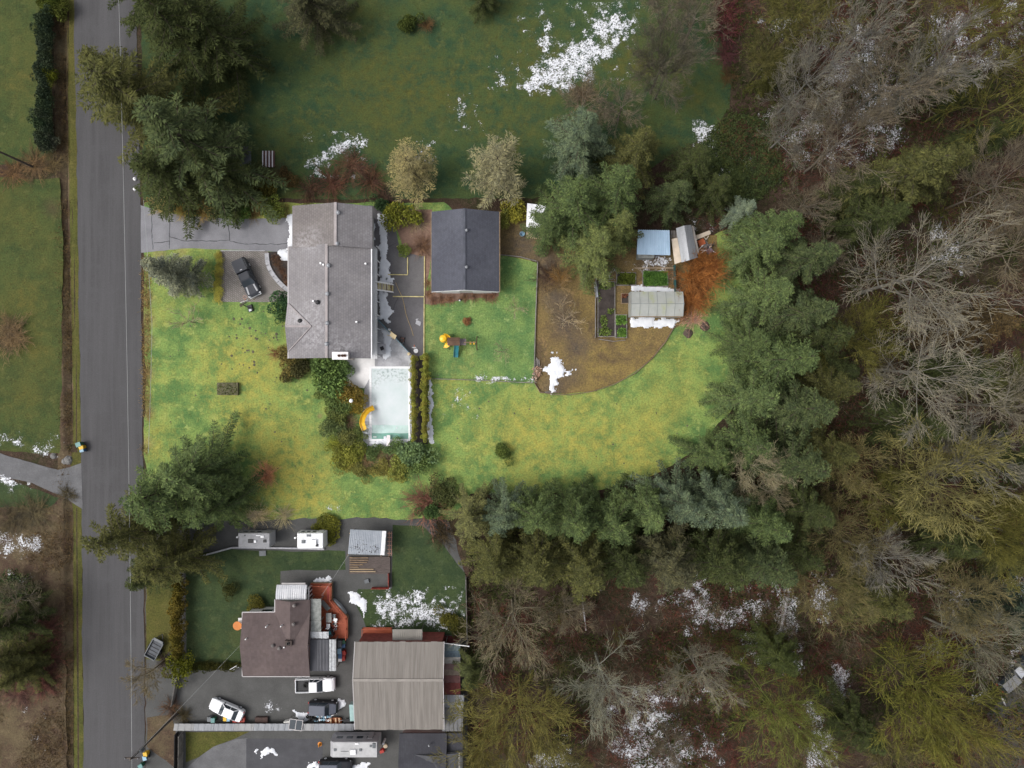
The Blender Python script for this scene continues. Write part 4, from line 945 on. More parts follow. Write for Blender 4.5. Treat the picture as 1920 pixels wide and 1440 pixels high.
# curved stone edging of the front bed
r = root('stone_edging', P(515, 510), 'curved row of pale stone slabs edging the bed by the front wall', 'edging')
arc = [(503, 475), (503.6, 486), (505.5, 497), (510, 507), (516.5, 517), (524.5, 527), (534, 536.5), (543, 543)]
for a, b in zip(arc[:-1], arc[1:]):
    A, B = Vector(P(*a)), Vector(P(*b)); d = (B - A); nrm = Vector((d.y, -d.x, 0)).normalized() * -.45
    q = [A.lerp(B, .03), A.lerp(B, .97), A.lerp(B, .97) - nrm * 1.2, A.lerp(B, .03) - nrm * 1.2]
    q = [A.lerp(B, .02) + nrm * .3, A.lerp(B, .98) + nrm * .3, A.lerp(B, .98) - nrm, A.lerp(B, .02) - nrm]
    MB().prism([(v.x, v.y) for v in q], 0, .22 + random.uniform(-.015, .015)).build('slab', M_STONE, r)
r = root('kerb_timber', P(413, 518), 'wooden board edging the west side of the paver parking', 'kerb')
for i in range(4): MB().bb(X(411.6), X(413.2), Y(472 + 23.4 * (i + .98)), Y(472 + 23.4 * i), 0, .24).build('timber', M_TIMBER, r)
r = root('kerb_timber', P(458, 470), 'thin white kerb between the driveway and the pavers', 'kerb')
for i in range(4): MB().bb(X(414 + 21 * i), X(414 + 21 * (i + .98)), Y(471), Y(469.6), 0, .15).build('stone', M_STONE, r)

# ------------------------------------------------------------------ garden and sheds
# low edging fences round lawn and garden
def edging(pts, label, m=None, h=.35, name='garden_edging', n_per=1.2, w=.09):
    r = root(name, P(*pts[0]), label, 'edging'); prev = None
    for a, b in zip(pts[:-1], pts[1:]):
        A, B = Vector(P(*a)), Vector(P(*b)); L = (B - A).length; n = max(1, int(L / n_per)); ang = math.atan2((B - A).y, (B - A).x)
        for i in range(n):
            c = A.lerp(B, (i + .5) / n); MB().box((c.x, c.y, h / 2), (L / n * .985, w, h + random.uniform(-.03, .03)), ang + random.uniform(-.02, .02)).build('board', m or M_GREYWOOD, r)
    return r
edging([(938, 478), (975, 482), (1006, 490)], 'grey board edging along the north side of the play lawn')
edging([(1008, 491), (1004, 600), (1001, 714)], 'grey board edging between the play lawn and brown garden ground', w=.12)
edging([(806, 710), (900, 713), (1000, 718)], 'grey board edging along the south side of the play lawn')
edging([(1002, 718), (1012, 735), (1040, 740), (1070, 740), (1110, 734), (1150, 721), (1190, 700), (1222, 672), (1248, 640), (1262, 615)], 'curved brown edging round the bare garden ground', mat('rotting_timber', (.17, .12, .085), .9, .3), .3)
# greenhouse
def poly_sheet():
    m, n, l, b = _nodes('greenhouse_film'); pos = n.new('ShaderNodeNewGeometry').outputs['Position']
    f = nz(n, l, pos, 1.2, 4); c = mixc(n, l, ramp(n, l, f, .3, .7), (.33, .345, .32), (.41, .42, .40))
    c = mixc(n, l, ramp(n, l, nz(n, l, pos, .6, 3), .56, .7), c, (.34, .36, .24))
    l.new(c, b.inputs['Base Color']); b.inputs['Roughness'].default_value = .35; b.inputs['Transmission Weight'].default_value = .18; return m
r = root('greenhouse', (*P(1231, 570)[:2], 0), 'pale translucent greenhouse with ridged panel roof in the garden', 'greenhouse')
ze, zr = 1.9, 2.45; x0, x1, y0, y1 = X(1182.5, ze), X(1280.5, ze), Y(593, ze), Y(547, ze); yr = Y(569.5, zr); M_FILM = poly_sheet(); np_ = 6
for i in range(np_):
    a, b = x0 + (x1 - x0) * i / np_ + .015, x0 + (x1 - x0) * (i + 1) / np_ - .015
    for ya, za, yb, zb in ((y0, ze, yr, zr), (yr, zr, y1, ze)): MB().slab([(a, ya, za), (b, ya, za), (b, yb, zb), (a, yb, zb)], .03).build('roof_panel', M_FILM, r)
    for yy in (y0, y1): MB().bb(a, b, yy - .02, yy + .02, 0, ze - .05).build('wall_panel', M_FILM, r)
for i in range(np_ + 1):
    a = x0 + (x1 - x0) * i / np_; mb = MB(); mb.path([(a, y0, 0), (a, y0, ze + .03), (a, yr, zr + .03), (a, y1, ze + .03), (a, y1, 0)], .035, 4); mb.build('rib', mat('dull_alloy', (.24, .255, .245), .5, .15), r)
MB().box(((x0 + x1) / 2, yr, zr + .04), (x1 - x0 + .1, .09, .06)).build('ridge_bar', MATS['dull_alloy'], r)
for xx in (x0, x1):
    mb = MB(); mb.loft([[(xx - .02, y0, 0), (xx - .02, y1, 0), (xx - .02, y1, ze), (xx - .02, yr, zr), (xx - .02, y0, ze)], [(xx + .02, y0, 0), (xx + .02, y1, 0), (xx + .02, y1, ze), (xx + .02, yr, zr), (xx + .02, y0, ze)]]); mb.build('gable_panel', M_FILM, r)
MB().path([(x0, y0 - .05, ze), (x1, y0 - .05, ze)], .07, 4).build('eave_batten', M_TIMBER, r)
# light blue shed
r = root('shed', (*P(1225, 455)[:2], 0), 'shed with light blue corrugated roof and fallen fir sprigs on it', 'shed')
Q = [P(1194, 477, 2.3), P(1257, 478.5, 2.3), P(1255.5, 432, 2.7), P(1196, 431, 2.7)]
mb = MB(); ribbed(mb, *Q, 15, .05, .055, .5); mb.build('roof', M_BLUEMETAL, r)
MB().prism([(Q[0][0] + .3, Q[0][1] + .3), (Q[1][0] - .3, Q[1][1] + .3), (Q[2][0] - .3, Q[2][1] - .2), (Q[3][0] + .3, Q[3][1] - .2)], 0, 2.2).build('wall', M_GREYWOOD, r)
MB().bb(X(1195, 1), X(1225, 1), Q[0][1] - .35, Q[0][1] + .28, 0, 1.6).build('bench', M_MOT, r)
r = root('shed', (*P(1287, 458)[:2], 0), 'tilted shed with grey ribbed ridge roof and bare plank side', 'shed')
e, t = 2.4, 3.0
A, B, Cc, D = P(1278, 492, e), P(1308, 483, e), P(1295.5, 421.5, e), P(1267.5, 428, e); m0, m1 = P(1293, 487.5, t), P(1283, 423, t)
for q in ([m0, m1, D, A], [B, Cc, m1, m0]):
    mb = MB(); ribbed(mb, q[0], q[1], q[2], q[3], 18, .05, .03); mb.build('roof_slope', M_GREYMETAL, r)
MB().prism([P(*q)[:2] for q in ((1276, 489), (1303, 481), (1292, 430), (1266, 436))], 0, 2.3).build('wall', M_GREYWOOD, r)
MB().slab([P(1265, 495, 1.9), P(1278, 491, 2.2), P(1270, 446, 2.2), P(1259, 448, 1.9)], .05).build('plank_roof', mat('bare_plywood', (.52, .44, .35), .8, .12, 1), r)
for k in range(4): MB().bb(*sorted((X(1258 + k * 3.2, 1.7), X(1260 + k * 3.2, 1.7))), Y(446, 1.7), Y(432, 1.7), 1.6, 1.68).build('rafter', M_GREYWOOD, r)
r = root('plywood_sheet', P(1317, 441), 'long pale board lying from the grey shed over the scrap heap', 'board')
MB().slab([P(1303, 451, 1.0), P(1333, 438.5, .6), P(1330, 432, .6), P(1301, 443, 1.0)], .06).build('board', MATS['bare_plywood'], r)
for px, py in ((1305, 446), (1330, 436)): x, y, _ = P(px, py, .5); MB().bb(x - .2, x + .2, y - .2, y + .2, 0, .58).build('block', M_GREYWOOD, r)
# scrap heap behind it: countable pieces
def junk(name, cat, lst):
    for px, py, dx, dy, dz, rz, m, lab in lst:
        x, y, _ = P(px, py); r = root(name, (x, y, 0), lab, cat)
        MB().box((x, y, dz / 2), (dx, dy, dz), R(rz), .94).build('body', m, r); MB().box((x, y, dz + .02), (dx * 1.04, dy * 1.04, .05), R(rz)).build('lid' if name in ('crate', 'bin', 'box', 'barrel', 'cool_box') else 'top', m, r)
M_ORANGE = mat('rust_orange', (.40, .10, .035), .7, .2); M_GREENP = mat('dark_green_plastic', (.03, .11, .06), .5, .2); M_BLUEP = mat('blue_plastic', (.05, .12, .24), .5, .2); M_SKYP = mat('pale_blue_plastic', (.22, .36, .46), .5, .15); M_GREYP = mat('grey_plastic', (.11, .12, .13), .5, .2); M_REDP = mat('red_plastic', (.34, .03, .02), .45, .2)
junk('crate', 'crate', [(1313, 456, .9, .8, .6, 25, M_ORANGE, 'orange crate on the scrap heap beside the grey shed'), (1322, 463, .8, .6, .5, -20, M_GREYP, 'grey crate on the scrap heap beside the grey shed'), (1328, 470, .7, .9, .5, 40, mat('purplish_plastic', (.16, .14, .19), .5, .2), 'purplish tub at the south end of the scrap heap'),
    (1310, 470, .6, .6, .4, 10, M_TIMBER, 'brown wooden box at the foot of the grey shed wall'), (1187, 444, .8, 1.0, .7, 5, mat('rusty_drum', (.16, .06, .04), .8, .3), 'rusty box at the west wall of the blue shed')])
r = root('scrap_heap', P(1320, 462), 'heap of scrap boards and poles east of the grey shed', 'scrap')
for k in range(34):
    a = random.uniform(0, 6.28); x, y, _ = P(random.gauss(1320, 9), random.gauss(461, 9)); L = random.uniform(.5, 1.8); zc_ = random.uniform(.1, .5)
    MB().box((x, y, zc_), (L, random.uniform(.06, .16), .05), a, 1, random.uniform(-.3, .3)).build('board', random.choice((M_GREYWOOD, M_TIMBER, M_WHITE, MATS['bare_plywood'], MATS['dark_fence'])), r)
board_fence('mesh_fence', [(1262, 500), (1264, 548)], 1.3, mat('dark_teal_fence', (.02, .08, .075), .7, .2), 'dark teal fence between vegetable beds and orange bush', w=.2)
# raised beds
def bed(px0, px1, py0, py1, label, plants, soil=M_SOIL, h=.35, m=None):
    r = root('raised_bed', P((px0 + px1) / 2, (py0 + py1) / 2), label, 'raised bed'); z = h; m = m or M_GREYWOOD
    xa, xb, ya, yb = X(px0), X(px1), Y(py1), Y(py0)
    for q in ((xa, xa + .1, ya, yb), (xb - .1, xb, ya, yb), (xa + .1, xb - .1, ya, ya + .1), (xa + .1, xb - .1, yb - .1, yb)): MB().bb(*q, 0, h).build('board', m, r)
    MB().bb(xa + .1, xb - .1, ya + .1, yb - .1, 0, h - .06).build('soil', soil, r)
    g = np.random.default_rng(int(px0)); n = plants[0]
    if n:
        b = np.stack([g.uniform(xa + .2, xb - .2, n), g.uniform(ya + .2, yb - .2, n), np.full(n, h - .03)], 1)
        cl = vnoise(b[:, 0], b[:, 1], .7, int(px0), 2); b = b[cl > plants[2]]; n = len(b); d = unit(g.normal(0, 1, (n, 3)) + [0, 0, .5]); d[:, 2] = np.abs(d[:, 2])
        me = np_mesh('crop', kites(b - np.array(r.location), unit(d), g.uniform(.15, .4, n), g.uniform(.1, .25, n), unit(g.normal(0, .5, (n, 3)) + [0, 0, 1])), quadF(n)); me.materials.append(LEAF); o = link('crop', me, r); o.color = (*plants[1], 1)
    return r
bed(1120, 1153, 528, 632, 'long dark raised bed of straggling kale west of the greenhouse', (1500, (.12, .17, .05), .5))
bed(1153, 1175, 590, 634, 'short raised bed of bright greens south-west of the greenhouse', (900, (.13, .24, .06), .35))
bed(1155, 1192, 511, 536, 'small raised bed with olive stalks south of the blue shed', (900, (.10, .13, .03), .45))
bed(1204, 1252, 508, 538, 'raised bed thick with grass between shed and greenhouse', (2600, (.10, .20, .05), .25))
bed(1164, 1181, 550, 570, 'little brown raised bed at the greenhouse west end', (220, (.16, .07, .05), .4), m=M_TIMBER)
edging([(1117, 522), (1116, 575), (1116, 634)], 'weathered plank along the west side of the vegetable beds', h=.5); edging([(1122, 525), (1148, 524)], 'short plank across the north end of the kale bed')
edging([(1122, 636), (1150, 640), (1172, 638)], 'sagging plank at the south end of the vegetable beds'); edging([(1190, 503), (1262, 503)], 'tan timber edging south of the sheds', mat('tan_timber', (.38, .29, .20), .8, .2))
edging([(1115, 529), (1119, 558)], 'pale metal sheet leaning on the west bed edge', M_STEEL, .5, 'metal_sheet', 4, .35)
# wood beside the garden
r = root('log_stack', P(1007, 682), 'stack of long grey poles beside the play lawn edging', 'log stack')
for k in range(6): x, y, _ = P(1002.5 + k * 1.6, 672 + random.uniform(-3, 3)); MB().tube((x, y, .1 + .08 * (k % 2)), (x + .15, y - 1.5, .1 + .08 * (k % 2)), .06, None, 6).build('pole', M_GREYWOOD, r)
r = root('firewood_pile', P(1007, 700), 'pile of split reddish firewood beside the play lawn edging', 'firewood')
for k in range(60):
    x, y, _ = P(random.gauss(1007, 3.6), random.gauss(699, 6)); a = random.uniform(0, 6.28); MB().tube((x, y, .12 + random.uniform(0, .3)), (x + .4 * math.cos(a), y + .4 * math.sin(a), .12 + random.uniform(0, .3)), .09, None, 5).build('log', random.choice((mat('split_wood', (.34, .20, .14), .85, .3, 3), M_TIMBER, mat('pale_split_wood', (.42, .30, .23), .85, .2, 3))), r)
for px, py, lab in ((1032, 735, 'thin grey plank lying in the snow at the garden curve'),):
    r = root('plank', P(px, py), lab, 'plank'); MB().box((*P(px, py)[:2], .08), (1.6, .16, .05), .05).build('board', M_GREYWOOD, r)
# white utility trailer under the firs
r = root('trailer', (*P(1005, 425)[:2], 0), 'white-topped box trailer half hidden under the fir trees', 'trailer')
MB().prism([P(*q)[:2] for q in ((986, 446), (1023, 449), (1024, 396), (989, 391))], .5, 1.9).build('body', M_GREYWOOD, r)
MB().prism([P(*q)[:2] for q in ((986, 432), (1021, 438), (1022, 392), (988, 388))], 1.92, 1.98).build('cover', mat('white_tarp', (.76, .77, .80), .6, .06, 1.5, bump=.3, bscale=3), r)
for k in range(4): MB().box((*P(1004, 437 + k * 3.2, 1.95)[:2], 1.96), (2.6, .14, .06), R(-6)).build('rail', mat('pale_timber', (.34, .26, .16)), r)
for px in (989, 1020): MB().tube((*P(px, 420)[:2], .35), (P(px, 420)[0] + .2, P(px, 420)[1], .35), .34, None, 14).build('wheel', M_RUBBER, r)
r = root('bucket', P(979, 440), 'pale blue bucket beside the white-topped trailer', 'bucket'); MB().lathe((*P(979, 440)[:2], 0), [(.26, 0), (.36, .6), (.33, .6), (.24, .1), (.01, .1)], 14).build('pail', M_SKYP, r); MB().path([(P(979, 440)[0] - .34, P(979, 440)[1], .6), (P(979, 440)[0], P(979, 440)[1] + .1, .8), (P(979, 440)[0] + .34, P(979, 440)[1], .6)], .015).build('handle', M_STEEL, r)

# play set
r = root('play_set', (*P(857, 645)[:2], 0), 'children\'s play set with brown roof, yellow and teal slides and swing beam', 'play set')
M_BRN = mat('brown_roof_plastic', (.13, .075, .05), .6, .2)
x, y, _ = P(851, 640, 2.6); tw_ = MB(); tw_.slab([(x - .9, y - .55, 2.3), (x + .8, y - .55, 2.3), (x + .8, y, 2.8), (x - .9, y, 2.8)], .06); tw_.slab([(x - .9, y, 2.8), (x + .8, y, 2.8), (x + .8, y + .55, 2.3), (x - .9, y + .55, 2.3)], .06); tw_.build('roof', M_BRN, r)
for dx in (-.75, .65):
    for dy in (-.45, .45): MB().bb(x + dx - .06, x + dx + .06, y + dy - .06, y + dy + .06, 0, 2.35).build('post', M_TIMBER, r)
MB().bb(x - .8, x + .7, y - .5, y + .5, 1.15, 1.25).build('floor', M_TIMBER, r)
x2, y2, _ = P(867, 641, 1.6); MB().bb(x2 - .5, x2 + .5, y2 - .45, y2 + .45, 1.5, 1.58).build('platform', mat('greyish_boards', (.17, .14, .14), .8, .2), r)
rings = []
for k in range(8):   # yellow spiral slide on the west
    a = R(80 + k * 30); p = Vector((*P(836, 640)[:2], 1.5 - k * .17)); c = p + Vector((math.cos(a) * .55 * (-1), math.sin(a) * .65, 0)); t = Vector((math.sin(a), math.cos(a), 0)); s_ = Vector((-math.cos(a), math.sin(a), 0))
    rings.append([tuple(c + s_ * u + Vector((0, 0, v))) for u, v in ((-.34, .24), (-.28, .24), (-.24, 0), (.24, 0), (.28, .24), (.34, .24), (.34, -.05), (-.34, -.05))])
MB().loft(rings).build('yellow_slide', M_YEL, r)
MB().lathe((*P(833, 636)[:2], 1.0), [(.5, 0), (.56, .3), (.45, .62), (.01, .75)], 14).build('slide_cover', M_YEL, r)
rings = []
for k in range(7):
    t = k / 6; p = Vector(P(856 - .2 * k, 648 + 22 * t, 1.2 * (1 - t) ** 1.3 + .12)); rings.append([tuple(p + Vector((u, 0, v))) for u, v in ((-.33, .2), (-.27, .2), (-.23, 0), (.23, 0), (.27, .2), (.33, .2), (.33, -.05), (-.33, -.05))])
MB().loft(rings).build('teal_slide', M_TEAL, r)
xa, ya_, _ = P(874, 642, 2.2); xb, yb_, _ = P(893, 642, 2.2); MB().tube((xa - .3, ya_, 2.2), (xb, yb_, 2.2), .07, None, 6).build('swing_beam', M_TIMBER, r)
MB().tube((xb, yb_ + .95, .05), (xb, yb_, 2.2), .07, None, 6).build('leg', M_BRN, r); MB().tube((xb, yb_ - .95, .05), (xb, yb_, 2.2), .07, None, 6).build('leg', M_BRN, r)
for f in (.35, .7):
    xx = xa + (xb - xa) * f; s = MB().box((xx, ya_, .55), (.22, .42, .05)).build('swing_seat', M_YEL, r)
    for dy in (-.2, .2): MB().tube((xx, ya_ + dy, .55), (xx, ya_ + dy * .8, 2.2), .014, None, 4).build('chain', M_STEEL, s)
for k in range(4): MB().tube((P(847, 627)[0] - .3 + .2 * k, P(847, 627)[1], .05), (P(847, 633)[0] - .3 + .2 * k, P(847, 633)[1], 1.2), .03, None, 5).build('ladder_rail', M_GREENP, r)

# basketball hoop
r = root('basketball_hoop', P(469, 577), 'portable basketball hoop with black base at the edge of the pavers', 'basketball hoop')
x, y, _ = P(470, 578); MB().box((x, y, .15), (.75, 1.0, .3), .3, .85).build('base', M_BLACK, r); MB().box((x + .05, y - .3, .31), (.35, .3, .06), .3).build('sandbag', M_STEEL, r)
tx, ty, _ = P(459.5, 566, 3.0); MB().path([(x, y, .25), (x - .15, y + .2, 2.4), (tx + .15, ty - .1, 3.0)], .06, 6).build('pole', M_BLACK, r)
MB().box((tx, ty, 3.1), (1.1, .06, .75), R(20)).build('backboard', mat('clear_acrylic', (.45, .43, .42), .2, .1), r)
hx, hy, _ = P(458.2, 557, 3.05); mb = MB()
for k in range(16):
    a, b = 2 * math.pi * k / 16, 2 * math.pi * (k + 1) / 16; mb.tube((hx + .24 * math.cos(a), hy + .24 * math.sin(a), 2.95), (hx + .24 * math.cos(b), hy + .24 * math.sin(b), 2.95), .025, None, 5)
    mb.tube((hx + .23 * math.cos(a), hy + .23 * math.sin(a), 2.93), (hx + .15 * math.cos(b), hy + .15 * math.sin(b), 2.55), .012, None, 3)
mb.build('rim', mat('faded_orange', (.55, .35, .28), .6, .15), r); MB().tube((hx + .1, hy - .2, 2.95), (tx, ty, 2.95), .04, None, 5).build('bracket', M_ORANGE, r)
# ------------------------------------------------------------------ vehicles (front towards local +x)
def paint(name, col, rough=.3): return mat(name, col, rough, .03, 1, bump=0, spec=.5)
M_CARWHITE = paint('white_car_paint', (.74, .75, .77)); M_CARGREY = mat('grey_car_paint', (.038, .041, .050), .5, .05, 1, bump=0, spec=.25); M_CARBLACK = paint('black_car_paint', (.012, .012, .016)); M_CARDARK = paint('dark_blue_grey_paint', (.075, .082, .105)); M_CHROME = paint('silver_paint', (.5, .51, .54))
M_RED = paint('tail_lamp_red', (.4, .02, .015)); M_LAMP = paint('headlamp', (.6, .62, .65))
def ring(x, w, zb, zt, sh=.1): return [(x, -w, zb), (x, w, zb), (x, w, zt - sh), (x, w - sh * .9, zt), (x, -w + sh * .9, zt), (x, -w, zt - sh)]
def L(mb, name, m, r, smooth=False): return mb.build(name, m, r, smooth, world=False)
def wheels(r, xs_, w, rad=.37):
    for x in xs_:
        for s in (-1, 1):
            t = L(MB().tube((x, s * (w - .24), rad), (x, s * w, rad), rad, None, 18), 'wheel', M_RUBBER, r)
            L(MB().tube((x, s * (w - .02), rad), (x, s * (w + .015), rad), rad * .6, None, 14), 'rim', M_CHROME, t)
def greenhouse(r, xb0, xb1, xt0, xt1, wb, wt, zb, zt, pm):
    g = MB(); b = [(xb0, -wb, zb), (xb1, -wb, zb), (xb1, wb, zb), (xb0, wb, zb)]; t = [(xt0, -wt, zt), (xt1, -wt, zt), (xt1, wt, zt), (xt0, wt, zt)]
    g.loft([b, t]); L(g, 'glass', M_GLASS, r)
    p = MB(); k = .09
    p.loft([[(xt0 - k, -wt - .04, zt), (xt1 + k, -wt - .02, zt), (xt1 + k, wt + .02, zt), (xt0 - k, wt + .04, zt)], [(xt0 - k * .3, -wt + .02, zt + .06), (xt1 - .03, -wt + .04, zt + .06), (xt1 - .03, wt - .04, zt + .06), (xt0 - k * .3, wt - .02, zt + .06)]]); L(p, 'roof', pm, r)
    q = MB()
    for a, c in zip(b, t): q.tube(a, c, .045, None, 4)
    xm = (xb0 + xb1) / 2; tm = (xt0 + xt1) / 2
    for s in (-1, 1): q.tube((xm - .1, s * wb, zb), (tm - .1, s * wt, zt), .05, None, 4)
    L(q, 'pillar', pm, r)
def lights(r, xf, xr, w, zf, zr):
    for s in (-1, 1):
        L(MB().box((xf, s * w, zf), (.16, .34, .18)), 'headlight', M_LAMP, r); L(MB().box((xr, s * (w + .04), zr), (.1, .2, .26)), 'tail_light', M_RED, r)
        L(MB().box((xf - 1.75, s * (w + .32), zf + .28), (.12, .2, .14)), 'mirror', M_BLACK, r)
def pickup(px, py, rz, label, pm, canopy=None, sheen=None, scale=1.0):
    r = root('pickup_truck', P(px, py, .9)[:2] + (0.03,), label, 'pickup truck', rz=rz); W_ = .95
    b = MB(); b.loft([ring(x, w, .38, z) for x, w, z in ((-2.68, .86, .9), (-2.6, .93, .95), (-2.0, .95, .95), (1.0, .95, .95), (1.6, .96, 1.1), (2.2, .92, 1.06), (2.5, .82, .98), (2.68, .62, .85))]); L(b, 'body', pm, r)
    hd = MB(); hd.loft([[(x, -w, z0), (x, w, z0), (x, w * .86, z1), (x, -w * .86, z1)] for x, w, z0, z1 in ((.95, .88, .9, 1.16), (1.8, .86, .9, 1.15), (2.35, .74, .9, 1.06), (2.5, .6, .85, .98))]); L(hd, 'hood', pm, r)
    if sheen: 
        for s in (-1, 1): L(MB().box((1.75, s * .58, 1.155), (1.05, .2, .02), s * .09), 'hood_highlight', sheen, r)  # hood sheen painted in as two pale strips
    L(MB().bb(-.75, 1.0, -.93, .93, .9, 1.16), 'cab', pm, r); greenhouse(r, -.72, 1.12, -.55, .38, .86, .68, 1.16, 1.72, pm)
    for s in (-1, 1): L(MB().bb(-2.66, -.8, s * .93 - .07 * (s > 0), s * .93 + .07 * (s < 0), .9, 1.3), 'bed_side', pm, r)
    L(MB().bb(-2.68, -2.6, -.86, .86, .9, 1.28), 'tailgate', pm, r)
    L(MB().bb(-2.6, -.78, -.86, .86, .94, .97), 'bed_liner', M_BLACK, r)
    if canopy:
        c = MB(); c.loft([[(-2.66, -.93, 1.3), (-.8, -.93, 1.3), (-.8, .93, 1.3), (-2.66, .93, 1.3)], [(-2.55, -.78, 1.78), (-.82, -.8, 1.8), (-.82, .8, 1.8), (-2.55, .78, 1.78)]]); L(c, 'canopy', canopy, r)
        for s in (-1, 1): L(MB().box((-1.7, s * .875, 1.52), (1.3, .06, .25)), 'canopy_window', M_GLASS, r)
        L(MB().box((-1.05, 0, 1.81), (.08, .3, .05)), 'brake_light', M_LAMP, r)
    else:
        t = L(MB().lathe((-1.25, .05, .98), [(.37, 0), (.37, .22), (.2, .22), (.2, .03), (.01, .03)], 16), 'spare_wheel', M_RUBBER, r)
    L(MB().box((2.66, 0, .6), (.16, 1.7, .24)), 'bumper', M_CHROME, r); L(MB().box((-2.74, 0, .58), (.14, 1.75, .2)), 'bumper', M_CHROME, r)
    wheels(r, (-1.65, 1.68), .96); lights(r, 2.5, -2.69, .72, .85, 1.0); r.scale = (scale,) * 3
    return r
def car(name, px, py, rz, label, pm, Ln=4.6, suv=False, cat='car', roofm=None, scale=1.0, blackside=None):
    r = root(name, P(px, py, .9)[:2] + (0.03,), label, cat, rz=rz); h = Ln / 2; top = 1.0 if not suv else 1.12
    b = MB(); b.loft([ring(x, w, .3, z) for x, w, z in ((-h, .62, .75), (-h + .15, .82, top - .06), (-h + .6, .88, top), (-.2, .9, top), (h * .45, .9, top - .02), (h - .5, .86, top - .14), (h - .15, .76, top - .25), (h, .5, .6))]); L(b, 'body', blackside or pm, r)
    if suv: greenhouse(r, -h + .2, .95, -h + .42, .45, .84, .68, top, 1.66, roofm or pm)
    else: greenhouse(r, -h + .75, .85, -h + 1.35, .15, .80, .60, top, 1.40, roofm or pm)
    x_ = MB(); x_.loft([[(x, -w, z), (x, w, z), (x, w * .9, z + .03), (x, -w * .9, z + .03)] for x, w, z in ((.95, .76, top - .02), (h - .55, .70, top - .13), (h - .2, .58, top - .22))]); L(x_, 'hood', pm, r)
    if not suv: L(MB().box((-h + .4, 0, top + .005), (.62, 1.4, .04)), 'boot_lid', pm, r)
    L(MB().box((h - .03, 0, .5), (.14, 1.3, .2)), 'bumper', M_BLACK if blackside else pm, r)
    wheels(r, (-h + .85, h - .85), .9, .33); lights(r, h - .2, -h + .06, .62, .68, .8); r.scale = (scale,) * 3
    return r
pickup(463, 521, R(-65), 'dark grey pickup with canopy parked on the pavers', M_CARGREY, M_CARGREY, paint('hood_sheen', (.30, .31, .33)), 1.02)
pickup(591, 1284, R(1), 'white pickup with open black bed south of the brown house', M_CARWHITE)
car('parked_car', 424, 1332, R(157), 'white sedan parked askew on the gravel yard', M_CARWHITE, 4.9)
car('parked_car', 605, 1328, R(-2), 'dark hatchback between white pickup and the junk row', M_CARDARK, 4.1, True, blackside=M_CARBLACK)
car('parked_car', 1897, 1272, R(40), 'grey-roofed black off-roader at the right edge of the wood', M_CHROME, 4.4, True, roofm=paint('grey_roof_paint', (.20, .20, .205)), blackside=M_CARBLACK)
car('parked_car', 1932, 1228, R(40), 'black car mostly beyond the right edge, one red lamp showing', M_CARBLACK, 4.4, True)
car('parked_car', 628, 1438, R(0), 'black off-roader cut by the bottom edge below the long motorhome', M_CARBLACK, 4.6, True, roofm=M_CARDARK)

def rv(name, x0, x1, y0, y1, H_, label, body, roofm, kit, front='left', cat='camper', hitch=True, sheen=0):
    z = H_; a, b, c, d = X(x0, z), X(x1, z), Y(y1, z), Y(y0, z); cx, cy = (a + b) / 2, (c + d) / 2; hl, hw = (b - a) / 2, (d - c) / 2
    r = root(name, (cx, cy, 0), label, cat); s = -1 if front == 'left' else 1
    prof = [(-hl, .55), (hl * .93, .55), (hl, 1.2), (hl * .97, z - .35), (hl * .86, z), (-hl * .96, z), (-hl, z - .25)]
    m = MB(); m.loft([[(s * x, -hw, q) for x, q in prof], [(s * x, hw, q) for x, q in prof]]); L(m, 'body', body, r)
    L(MB().bb(-hl * .97 if s > 0 else -hl * .85, hl * .85 if s > 0 else hl * .97, -hw * .95, hw * .95, z + .003, z + .035), 'roof', roofm, r)
    for kx, ky, w, dpt, hh, mm, nm in kit: L(MB().box((kx * hl, ky * hw, z + .03 + hh / 2), (w, dpt, hh), 0, .9), nm, mm, r)
    for sy in (-1, 1):
        for k in range(4):
            wn = L(MB().box((-hl * .65 + k * hl * .42, sy * hw, z * .62), (hl * .26, .06, .6)), 'window', M_GLASS, r)
        L(MB().box((-hl * .1 + .25, sy * hw, z * .36), (1.7 * hl, .05, .12)), 'stripe', M_GREYP, r)
        for xx in (-.35, .35): L(MB().tube((xx - .02, sy * (hw - .28), .36), (xx - .02, sy * (hw - .04), .36), .36, None, 16), 'wheel', M_RUBBER, r)
    L(MB().box((hl * .62, hw + .01, 1.5), (.7, .06, 1.8)), 'door', body, r)
    if hitch: L(MB().path([(s * hl * .95, -hw * .6, .5), (s * (hl + 1.1), 0, .5), (s * hl * .95, hw * .6, .5)], .05), 'hitch', M_BLACK, r); L(MB().tube((s * (hl + .7), 0, .5), (s * (hl + .7), 0, 1.0), .14, None, 10), 'gas_bottle', M_WHITE, r)
    L(MB().tube((-s * hl - .02, -hw * .7, .5), (-s * hl - .02, hw * .7, .5), .06, None, 5), 'bumper', M_BLACK, r)
    return r
M_RVG = mat('rv_grey', (.30, .30, .315), .45, .1); M_RVR = mat('rv_roof_grey', (.255, .255, .265), .7, .14, 1.5); M_RVRW = mat('rv_roof_white', (.66, .67, .69), .6, .1, 1.5)
rv('camper_trailer', 444, 506, 1000, 1026, 2.8, 'grey-roofed caravan nearest the road on the north gravel strip', M_RVG, M_RVR, [(-.15, -.1, .75, .55, .12, M_BLACK, 'skylight'), (.12, -.15, .35, .35, .14, M_WHITE, 'vent'), (.55, .55, .5, .3, .12, M_WHITE, 'vent'), (.7, -.1, .4, .4, .15, M_BLACK, 'air_vent'), (.3, .7, .6, .12, .08, M_WHITE, 'antenna'), (-.5, .7, .15, .15, .1, M_BLACK, 'vent')])
